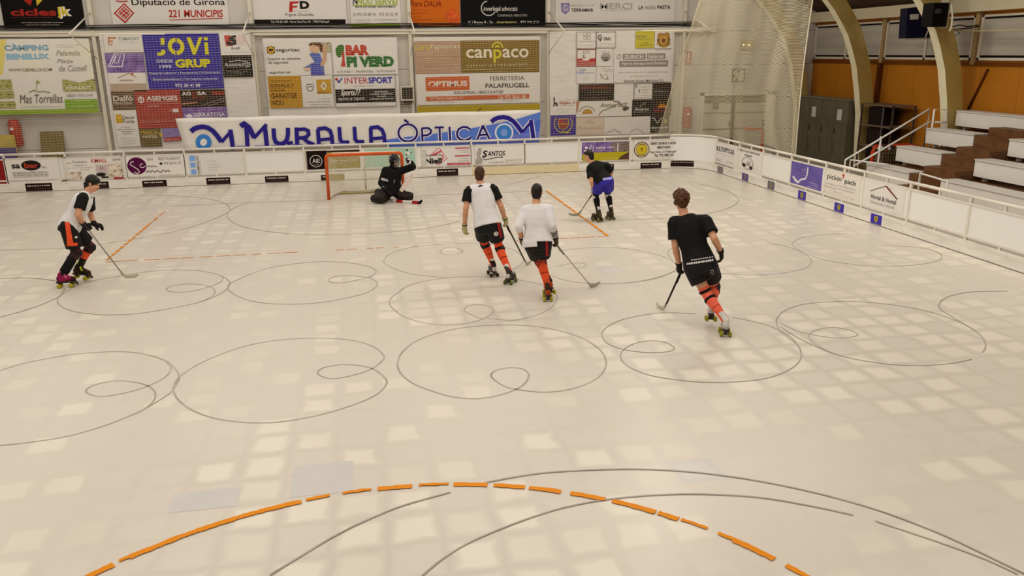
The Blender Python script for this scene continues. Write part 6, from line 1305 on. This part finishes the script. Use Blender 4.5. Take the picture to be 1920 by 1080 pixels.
def decal(target, V2, F, mat, name, lift=.006):
    """print laid on a garment: each corner is dropped onto the cloth along the line of sight of whoever printed it"""
    me = target.data; w_ = WO[target]; bv = BVHTree.FromPolygons([v.co+w_ for v in me.vertices], [tuple(p.vertices) for p in me.polygons]); V = []
    last = None
    for x, y in V2:
        d = ray(x, y).normalized(); hit = bv.ray_cast(CAM, d)
        if hit[0] is None: V.append(None); continue
        nr = hit[1] if hit[1].dot(d) < 0 else -hit[1]; last = hit[0]; V.append(hit[0]+nr*lift)
    if last is None: return
    V = [v if v is not None else None for v in V]
    keep = [f for f in F if all(V[i] is not None for i in f)]
    if not keep: return
    return mk(name, [v if v is not None else last for v in V], keep, mat, target)
def decal_text(target, s_, quad, mat, bold=.03, shear=0.0, name='printed_mark'):
    Vt, F = text_mesh(s_, bold, shear); tl, tr, br, bl = [Vector(p) for p in quad]
    decal(target, [tuple(bl.lerp(br, u).lerp(tl.lerp(tr, u), v)) for u, v in Vt], F, mat, name)
def decal_grid(target, quad, n, m, mat, name='stripe', lift=.006):
    tl, tr, br, bl = [Vector(p) for p in quad]; V = [tuple(tl.lerp(tr, i/n).lerp(bl.lerp(br, i/n), j/m)) for j in range(m+1) for i in range(n+1)]
    decal(target, V, [(j*(n+1)+i, j*(n+1)+i+1, (j+1)*(n+1)+i+1, (j+1)*(n+1)+i) for j in range(m) for i in range(n)], mat, name, lift)
def decal_disc(target, x, y, r, mat, name='round_badge', inner=None):
    V = [(x, y)]; F = []
    for k in (1, 2, 3):
        for i in range(16): V.append((x+r*k/3*math.cos(i*math.pi/8), y+r*k/3*math.sin(i*math.pi/8)))
    for i in range(16):
        F.append((0, 1+i, 1+(i+1) % 16))
        for k in range(2): a = 1+16*k; F.append((a+i, a+(i+1) % 16, a+16+(i+1) % 16, a+16+i))
    decal(target, V, F, mat, name)
BLACKT = noise_mat('black_cloth', ['#0d0b0b', '#161313'], 8, rough=.75, spec=.2); BIB = noise_mat('white_mesh_cloth', ['#cfccc6', '#dad7d1', '#e0ddd8'], 5, rough=.7, spec=.2, bump=.3)
ORS = noise_mat('orange_knit', ['#e04a22', '#ee5a30'], 20, rough=.7, spec=.2); BSH = noise_mat('black_shorts', ['#0e0c0e', '#181517'], 8, rough=.65, spec=.25)
REDS = M('#a3242a', .6); WHT = M('#d8d3cb', .6)
AWAY = Vector((.17, .98, 0))
# ---------------------------------------------------------------- skater at the far left
p = Person('person in grey bib and black tee skating to the right at far left', (133, 533),
  dict(head=(173.5, 344, 0), neck=(163, 362, .02), shL=(167, 371, .17), shR=(156, 369, -.17), elL=(169, 401, .3), elR=(146, 402, -.28), wrL=(177, 421, .1), wrR=(157, 421, -.12),
       hipL=(134, 424, .1), hipR=(127, 425, -.1), knL=(169, 463, .12), knR=(143, 474, -.08)),
  dict(R=(124, 538.5, 0, 4, 0), L=(152.5, 523.5, .03, -10, -6)), (1, -.1, -.06))
sR_top = p.at(150, 412, -.2); sR_bot = gnd(233, 522)
sd_ = (sR_bot-sR_top).normalized()
hands = dict(R=(Vector((.75, -.05, -.65)), Vector((-.3, .75, -.35)), 1.25), L=(Vector((.96, -.1, -.25)), Vector((.1, .4, -1)), .75))
p.body(hands); p.hair('bowl', HAIRD)
p.shirt(BLACKT, -.05, .012, 0, .7, .024); p.bib(BIB, -.06, .026, .03)
sh = p.shorts(BSH, .78, .022, .122)
decal_grid(sh, [(122, 416), (130, 417), (138, 459), (126.5, 459)], 5, 24, ORS); decal_grid(sh, [(126, 455.5), (145, 455), (145, 461), (126, 461.5)], 8, 4, ORS, 'hem')
decal_text(sh, '9', [(139.5, 442.5), (145, 442.5), (145, 449.5), (139.5, 449.5)], WHT, .06)
fnb = lambda t, c, n: 1 if (t < .02 or .45 < t < .52) else 0
p.sock('R', ORS, mats=[BSH, ORS], fn=lambda t, c, n: 1 if (t < .05) else (2 if False else 0), up=.3); p.sock('L', ORS, mats=[BSH, ORS], fn=lambda t, c, n: 1 if (t < -.05 or .05 < t < .55) else 0, up=.34)
p.kneepad('R', noise_mat('black_red_pad', ['#120e0e', '#241414', '#5a1c22'], 14, rough=.6)); p.kneepad('L', noise_mat('black_red_pad', [], 1))
p.band('shin_guard', 'R', .28, .86, .07, BLACKT)
p.gloves(hands, '#1a1616', '#8d877c')
skate(p.root, *p.feet['R'], '#8a1f48', '#3a1420', '#a89a24', tongue='#b05a7a', leg=p.leg['R']); skate(p.root, *p.feet['L'], '#2b2018', '#3a2a1a', '#a89a24', tongue='#b5c22a', leg=p.leg['L'])
stick('grey hockey stick held low by the skater at far left', p.at(150, 410, -.19), (sR_bot.x, sR_bot.y, 0), (1, .05, 0), '#8d857a', '#3a3330', '#b5ad95')
# ---------------------------------------------------------------- tall skater in the white bib, seen from behind
p = Person('person in white bib and orange socks seen from behind, with hands apart', (940, 525),
  dict(head=(899.5, 327, .2), neck=(900, 347, .16), shL=(880, 357, .13), shR=(923, 353, .13), elL=(873.5, 390, .02), elR=(939, 386, .08), wrL=(871, 424, .12), wrR=(947.5, 412, .16),
       hipL=(904, 424, -.04), hipR=(924, 421, -.1), knL=(908.5, 456, .2), knR=(936, 463, .04)),
  dict(L=(924, 516.5, 0, 98, 4), R=(957, 531, 0, 54, 0)), (.25, .97, -.1))
hands = dict(L=(Vector((.05, .05, -1)), Vector((.75, .6, .1)), .55), R=(Vector((.25, .2, -1)), Vector((-.7, .6, 0)), 1.15))
p.body(hands); p.hair('short', noise_mat('brown_hair', ['#3a2417', '#4d3222', '#2e1c12'], 30, (1, 1, .4), .5))
p.shirt(BLACKT, -.0, .01, 0, .66, .026); p.bib(BIB, -.02, .028, .045)
sh = p.shorts(BSH, .66, .03, .122)
decal_grid(sh, [(930, 410), (934, 410), (941, 444), (937, 446)], 4, 20, REDS); decal_disc(sh, 930, 438, 4.4, WHT)
decal_text(sh, 'B', [(928, 435.5), (932.5, 435.5), (932.5, 440.5), (928, 440.5)], BLACKT, .02)
for k in 'LR':
    p.sock(k, ORS, mats=[ORS, M('#7a2a1a', .7)], fn=lambda t, c, n: 1 if .44 < t < .475 else 0, up=.34); p.band('knee_strap', k, -.03, .17, .076, noise_mat('black_white_pad', ['#151112', '#1d1818', '#241e1e', '#b5aea6'], 12, rough=.6, pos=[.3, .5, .66, .72]))
p.gloves(hands, '#b3a574', '#d5cfc2')
skate(p.root, *p.feet['L'], '#2b2422', '#c9c3b8', '#2b2620', tongue='#d5d0c6', leg=p.leg['L']); skate(p.root, *p.feet['R'], '#3a3230', '#d0cac0', '#5d6a24', tongue='#d8d3ca', leg=p.leg['R'])
b_ = gnd(986, 499); stick('thin dark hockey stick held by the skater in the white bib', p.at(948.5, 419, .2), (b_.x, b_.y, 0), (.5, .85, 0), '#4a4038', '#2b2520', '#b5a88c')
# ---------------------------------------------------------------- skater in the loose white long-sleeved top
p = Person('person in loose white long sleeved top with stick trailing right', (1027, 562),
  dict(head=(1006, 361, .22), neck=(1005.5, 382, .17), shL=(984.5, 396, .13), shR=(1028, 393, .13), elL=(972, 425, -.03), elR=(1036, 424, -.03), wrL=(979, 449, .13), wrR=(1042, 448, .14),
       hipL=(998, 456, 0), hipR=(1019, 453, 0), knL=(1010, 488, .34), knR=(1015.5, 491, .16)),
  dict(R=(1027, 562, 0, 80, 0), L=(1030, 551, .07, 95, -12)), (.15, 1, -.12))
hands = dict(L=(Vector((.25, .1, -1)), Vector((.8, .5, 0)), .9), R=(Vector((.2, .15, -1)), Vector((-.75, .55, 0)), 1.1))
p.body(hands); p.hair('short', HAIRD)
top = p.shirt(BIB, -.0, .024, .05, 1.3, .013, name='long_sleeved_top')
G_ = G(); p.torso(G_, -.13, .05, .03, .05); fl = G_.remesh('shirt_tail', BIB, p.root, .0085, 3)
bm = bmesh.new(); bm.from_mesh(fl.data)
cut = (p.at(1007, 450, 0)-WO[fl])
bmesh.ops.bisect_plane(bm, geom=bm.verts[:]+bm.edges[:]+bm.faces[:], plane_co=cut, plane_no=p.xh, clear_outer=True); bm.to_mesh(fl.data); bm.free()
sh = p.shorts(BSH, .68, .03, .12)
decal_grid(sh, [(1022, 440), (1026, 440), (1027.5, 479), (1023.5, 480)], 4, 22, REDS)
for k in 'LR':
    p.sock(k, ORS, mats=[ORS, M('#7a2a1a', .7)], fn=lambda t, c, n: 1 if .44 < t < .475 else 0, up=.32); p.kneepad(k, noise_mat('red_black_pad', ['#b8382a', '#c9401f', '#2b1416', '#a82f2a'], 9, (1, 1, 3), .6), .076)
for k in 'R':
    el, wr = p.J['elR'], p.J['wrR']; g = G()
    g.limb([el.lerp(wr, .28), el.lerp(wr, .8)], [.056, .04], 16); g.make('arm_sleeve', noise_mat('striped_sleeve', ['#3a3632', '#c9c4ba', '#2b2724', '#a59e92'], 8, (.4, .4, 5), .6), p.root, True)
p.gloves(hands, '#4d4428', '#231d18')
skate(p.root, *p.feet['R'], '#3a2418', '#a8401c', '#a89a28', tongue='#c0481f', leg=p.leg['R']); skate(p.root, *p.feet['L'], '#3a2418', '#a8401c', '#a89a28', tongue='#c0481f', leg=p.leg['L'])
b_ = gnd(1106, 541); stick('pale grey hockey stick trailing from the skater in the white long sleeves', p.at(1043, 458, .16), (b_.x, b_.y, 0), (.6, .5, 0), '#c9c0b2', '#8d857a', '#a59c90')
# ---------------------------------------------------------------- curly haired skater in the black tee, nearest the camera
p = Person('person with curly hair in black tee and salmon sock, skating away', (1342, 614),
  dict(head=(1277, 378, .28), neck=(1282, 402, .24), shL=(1264, 416, .2), shR=(1322, 413, .2), elL=(1266, 462, .12), elR=(1339, 447, .02), wrL=(1274, 499, .2), wrR=(1352, 473, .17),
       hipL=(1300, 500, .02), hipR=(1326, 496, .02), knL=(1324, 550, -.05), knR=(1340, 538, .28)),
  dict(L=(1359, 627, 0, 72, 0), R=(1332.5, 602, .08, 70, -14)), (-.02, 1, -.05), 1.02)
hands = dict(L=(Vector((.1, .15, -1)), Vector((.9, .35, 0)), 1.15), R=(Vector((.2, .1, -1)), Vector((-.8, .55, 0)), .7))
p.body(hands); p.hair('curly', noise_mat('curly_brown_hair', ['#2e1a0f', '#5a361c', '#3d2413'], 26, rough=.5))
tee = p.shirt(BLACKT, .03, .02, .03, .72, .026, name='t_shirt')
sh = p.shorts(BSH, .6, .03, .128)
for row, (y0, y1) in enumerate(((487, 480), (493, 486))):
    rr = random.Random(row+2); x = 1288 if row else 1296
    while x < (1335 if row else 1334):
        e = x+rr.uniform(1.5, 4); t0 = (x-1288)/47; yy = y0+(y1-y0)*t0+6*0; hgt = 3.6 if row else 1.6
        decal_grid(sh if row else sh, [(x, yy-hgt/2+2), (e, yy-hgt/2+1.6), (e, yy+hgt/2+1.6), (x, yy+hgt/2+2)], 2, 2, WHT, 'printed_mark'); x = e+rr.uniform(.5, 1.6)
decal_text(sh, 'F2', [(1331, 507), (1338, 505), (1338.5, 514), (1331.5, 516)], M('#8d877c', .6), .02)
SAL = noise_mat('salmon_knit', ['#e0553a', '#ea6a4e', '#e25c40'], 20, rough=.7, spec=.2)
for k in 'LR': p.sock(k, SAL, mats=[SAL, M('#a83a28', .7)], fn=lambda t, c, n: 1 if .5 < t < .525 else 0, up=.24)
p.band('strap', 'L', -.13, -.04, .078, BLACKT); p.band('strap', 'L', .17, .26, .079, BLACKT); p.kneepad('R', noise_mat('black_white_pad', [], 1), .08)
p.band('strap', 'R', .2, .28, .077, BLACKT)
p.gloves(hands, '#1d1a18', '#8d8560')
skate(p.root, *p.feet['L'], '#cfcac0', '#bdb8ae', '#8f8a22', tongue='#c9c4ba', leg=p.leg['L']); skate(p.root, *p.feet['R'], '#cfcac0', '#bdb8ae', '#8f8a22', tongue='#c9c4ba', leg=p.leg['R'])
b_ = gnd(1246, 583); stick('dark hockey stick held down by the curly haired skater', p.at(1277.5, 508, .24), (b_.x, b_.y, 0), (-.3, .95, 0), '#2b241d', '#1d1815', '#c4bba6')
# ---------------------------------------------------------------- bent skater in blue shorts, far right
p = Person('person in black tee and blue shorts bent forward near the back barrier', (1133, 414),
  dict(head=(1104.5, 293, .12), neck=(1109, 305, .1), shL=(1107, 318, .02), shR=(1137, 311, .18), elL=(1109, 340, -.12), elR=(1146, 324, .34), wrL=(1113, 357, .1), wrR=(1138, 338, .46),
       hipL=(1124, 342, -.05), hipR=(1140, 340, -.05), knL=(1116, 367, .2), knR=(1139.5, 363, .22)),
  dict(L=(1120, 415, 0, 118, 0), R=(1144.5, 411.5, 0, 96, 0)), (-.72, .6, -.35))
hands = dict(L=(Vector((.1, .35, -1)), Vector((.4, .8, .2)), .6), R=(Vector((-.8, .5, -.4)), Vector((-.3, .2, -1)), .9))
p.body(hands); p.hair('short', HAIRD); p.shirt(BLACKT, .02, .022, .02, .7, .026, name='t_shirt')
BLUS = noise_mat('blue_shorts_cloth', ['#2a1f8a', '#3329a0'], 8, rough=.6)
sh = p.shorts(BLUS, .6, .026, .13, .3)
decal_grid(sh, [(1130, 334), (1147, 332), (1147, 336.5), (1131, 338.5)], 10, 4, M('#9a9ad0', .6))
G_ = G(); hp = p.J['hipL']; q_ = hp.lerp(p.J['knL'], .3)-p.xh*.09; G_.ball(q_, (.05, .06, .07)); G_.ball(q_+Vector((0, 0, -.07)), (.055, .04, .03)); G_.remesh('white_pad', BIB, p.root, .009, 2)
for k in 'LR':
    p.sock(k, BLACKT, up=.25); kp = p.kneepad(k, M('#d5d0c4', .6), .08)
    p.band('strap', k, -.3, -.14, .08, BLACKT)
skate(p.root, *p.feet['L'], '#3d3422', '#4a4028', '#6a5f2a', tongue='#cfc8ba', leg=p.leg['L']); skate(p.root, *p.feet['R'], '#3d3422', '#4a4028', '#6a5f2a', tongue='#cfc8ba', leg=p.leg['R'])
b_ = gnd(1086, 405); stick('worn hockey stick of the skater in blue shorts, on the orange line', p.at(1114, 358, .12), (b_.x, b_.y, 0), (-.9, .1, 0), '#8d8472', '#5d564a', '#9a9078')
# ---------------------------------------------------------------- goalkeeper kneeling at the goal
p = Person('person in black goalkeeper kit kneeling in front of the orange goal', (735, 378),
  dict(head=(739, 301, 0), neck=(737, 314, .03), shL=(750, 321, .08), shR=(723, 320, -.05), elL=(774, 313, .0), elR=(715, 343, -.08), wrL=(769.5, 304, -.2), wrR=(728, 361, -.26),
       hipL=(741, 357, .08), hipR=(728, 358, .02), knL=(757, 369, -.04), knR=(715, 374, -.22)),
  dict(R=(712, 372, .09, 100, -40), L=(748, 368, .09, 80, -40)), (.75, -.65, -.12), 1.04)
p.J['anL'] = p.feet['L'][0]; p.J['anR'] = p.feet['R'][0]
hands = dict(L=(Vector((-.7, -.1, .6)), Vector((.3, -.9, .3)), .6), R=(Vector((.55, -.35, -.75)), Vector((.4, .7, 0)), 1.1))
p.body(hands)
JER = noise_mat('goalkeeper_black', ['#0c0a0b', '#151213'], 7, rough=.75, spec=.2)
js = p.shirt(JER, -.12, .05, .06, 1.85, .032, name='jersey')
decal_grid(js, [(715.5, 333), (728, 336.5), (727.5, 341), (714.5, 337.5)], 8, 3, M('#b5b2b0', .6)); decal_grid(js, [(739, 337), (741, 336), (739.5, 342), (737.5, 343)], 2, 4, M('#8d8d90', .6)); decal_grid(js, [(717, 349), (721, 350.5), (720.5, 351.5), (717, 350.5)], 2, 2, M('#8d8d90', .6))
p.shorts(JER, .8, .04, .14)
for k, sg in (('L', 1), ('R', -1)):
    kn, an, hp = p.J['kn'+k], p.J['an'+k], p.J['hip'+k]; kn = Vector((kn.x, kn.y, max(kn.z, .12)))
    g = G(); bx = (kn-hp).normalized(); a = Vector((kn.x, kn.y, .13)); side = Vector((1, -.2, 0))*sg
    g.loft([hp.lerp(a, .25), hp.lerp(a, .6), a, a+side*.1+Vector((0, 0, -.0)), a+side*.2+Vector((0, .05, -.02))], Vector((.3, 1, 0)), [(.13, .11), (.15, .12), (.15, .115), (.14, .11), (.1, .09)], None, 16)
    g.loft([a+Vector((0, -.08, -.01)), a.lerp(an, .5)+Vector((0, 0, -.03)), an+Vector((0, .05, -.01))], Vector((1, 0, 0)), [(.14, .11), (.13, .1), (.1, .08)], None, 16)
    g.remesh('leg_pad', noise_mat('brown_black_pad', ['#0d0908', '#1d120d', '#2b1c13'], 5, (1, 1, 2), .6), p.root, .011, 3)
p.gloves(dict(L=hands['L']), '#d0ccc4', '#1a1717'); p.gloves(dict(R=hands['R']), '#1a1717', '#3a3330')
for k in 'LR': skate(p.root, *p.feet[k], '#1d1715', '#2b2018', '#4a4020', leg=p.leg[k])
# catching cup of the raised glove and the pale blocker board
wl = p.J['wrL']; g = G(); g.ball(wl+Vector((-.07, 0, .03)), (.075, .035, .08)); g.ball(wl+Vector((-.02, 0, .0)), (.05, .04, .05)); g.remesh('catching_glove', M('#cfcbc4', .6), p.root, .008, 2)
q = [p.at(776, 325, -.2), p.at(771, 341, -.2), p.at(754, 361, -.2), p.at(748.5, 357, -.2), p.at(763, 333, -.2)]
g = G(); V = q+[v+p.n*.06 for v in q]; k = len(q); g.add(V, [tuple(range(k))[::-1], tuple(range(k, 2*k))]+[(i, (i+1) % k, k+(i+1) % k, k+i) for i in range(k)]); g.make('blocker', noise_mat('pale_pink_foam', ['#c9b0a0', '#d9c9bc', '#c0947e'], 3, rough=.6), p.root, bevel=.008)
# helmet with cage
h = p.J['head']; f, u, sd = p.hf, p.hu, p.hs; ax = (sd, f, u)
g = G(); g.ball(h+u*.035-f*.015, (.114, .128, .125), ax, nu=22, nv=14); g.ball(h-f*.05-u*.03, (.09, .075, .075), ax); g.limb([h+f*.085+u*.055+sd*.07, h+f*.11+u*.06, h+f*.085+u*.055-sd*.07], [.022, .026, .022])
hm = g.remesh('helmet', M('#151111', .3), p.root, .009, 2)
reface(hm, [noise_mat('speckled_helmet', ['#120f10', '#171314', '#1d1818', '#c4beb8'], 18, rough=.3, pos=[.3, .5, .62, .66])], lambda c, n: 0)
g = G()
for i in range(6):
    x = -.075+.03*i; g.tube([h+sd*x+f*(.11-.3*x*x/.1*.3)+u*.05, h+sd*x+f*(.135-abs(x)*.3)-u*.02, h+sd*x*.8+f*(.12-abs(x)*.3)-u*.11], .004, None, 5)
for i in range(6):
    z = .03-.03*i; g.tube([h+sd*x+f*(.132-x*x*5.5)+u*z for x in (-.095, -.05, 0, .05, .095)], .004, None, 5)
g.make('face_cage', M('#8d8580', .35, .6), p.root, True)
g = G(); g.limb([h-u*.12+f*.03, h-u*.1+f*.07], [.05, .03]); g.limb([p.N_-p.up*.03, p.N_.lerp(h, .35), p.N_.lerp(h, .62)], [.1, .085, .075]); g.make('chin_guard', M('#1a1515', .5), p.root, True)
# goalkeeper's stick lying along the floor
a = gnd(741, 377, .03); b = gnd(790, 380.5, .03)
r = empty('goalkeeper_stick', ((a.x+b.x)/2, (a.y+b.y)/2, 0), 'white and red goalkeeper stick lying flat on the floor', 'hockey stick')
d = (b-a).normalized(); pt = lambda t, z=.03: Vector((a.x+(b.x-a.x)*t, a.y+(b.y-a.y)*t, z))
g = G().loft([pt(-.25, .06), pt(0), pt(.86)], Vector((0, 0, 1)), [(.022, .02), (.036, .018), (.036, .018)], None, 12); g.make('shaft', M('#d8d0c6', .45), r, True)
for t0, t1, c in ((.05, .3, '#a3242a'), (.66, .88, '#a3242a')): G().loft([pt(t0), pt(t1)], Vector((0, 0, 1)), [(.038, .02), (.038, .02)], None, 12).make('red_band', M(c, .45), r, True)
Vt, F = text_mesh('REPSOL', .03)
mk('lettering', [pt(.36+.26*x, .008+.036*y)+Vector((.003, -.0205, .004)) for x, y in Vt], F, M('#1d1815', .5), r)
g = G().loft([pt(.86), pt(.95, .035), pt(1.0, .07), pt(1.03, .1)], Vector((0, 0, 1)).cross(d), [(.018, .036), (.017, .036), (.015, .03), (.012, .018)], None, 12); g.make('blade', M('#1d1513', .5), r, True)
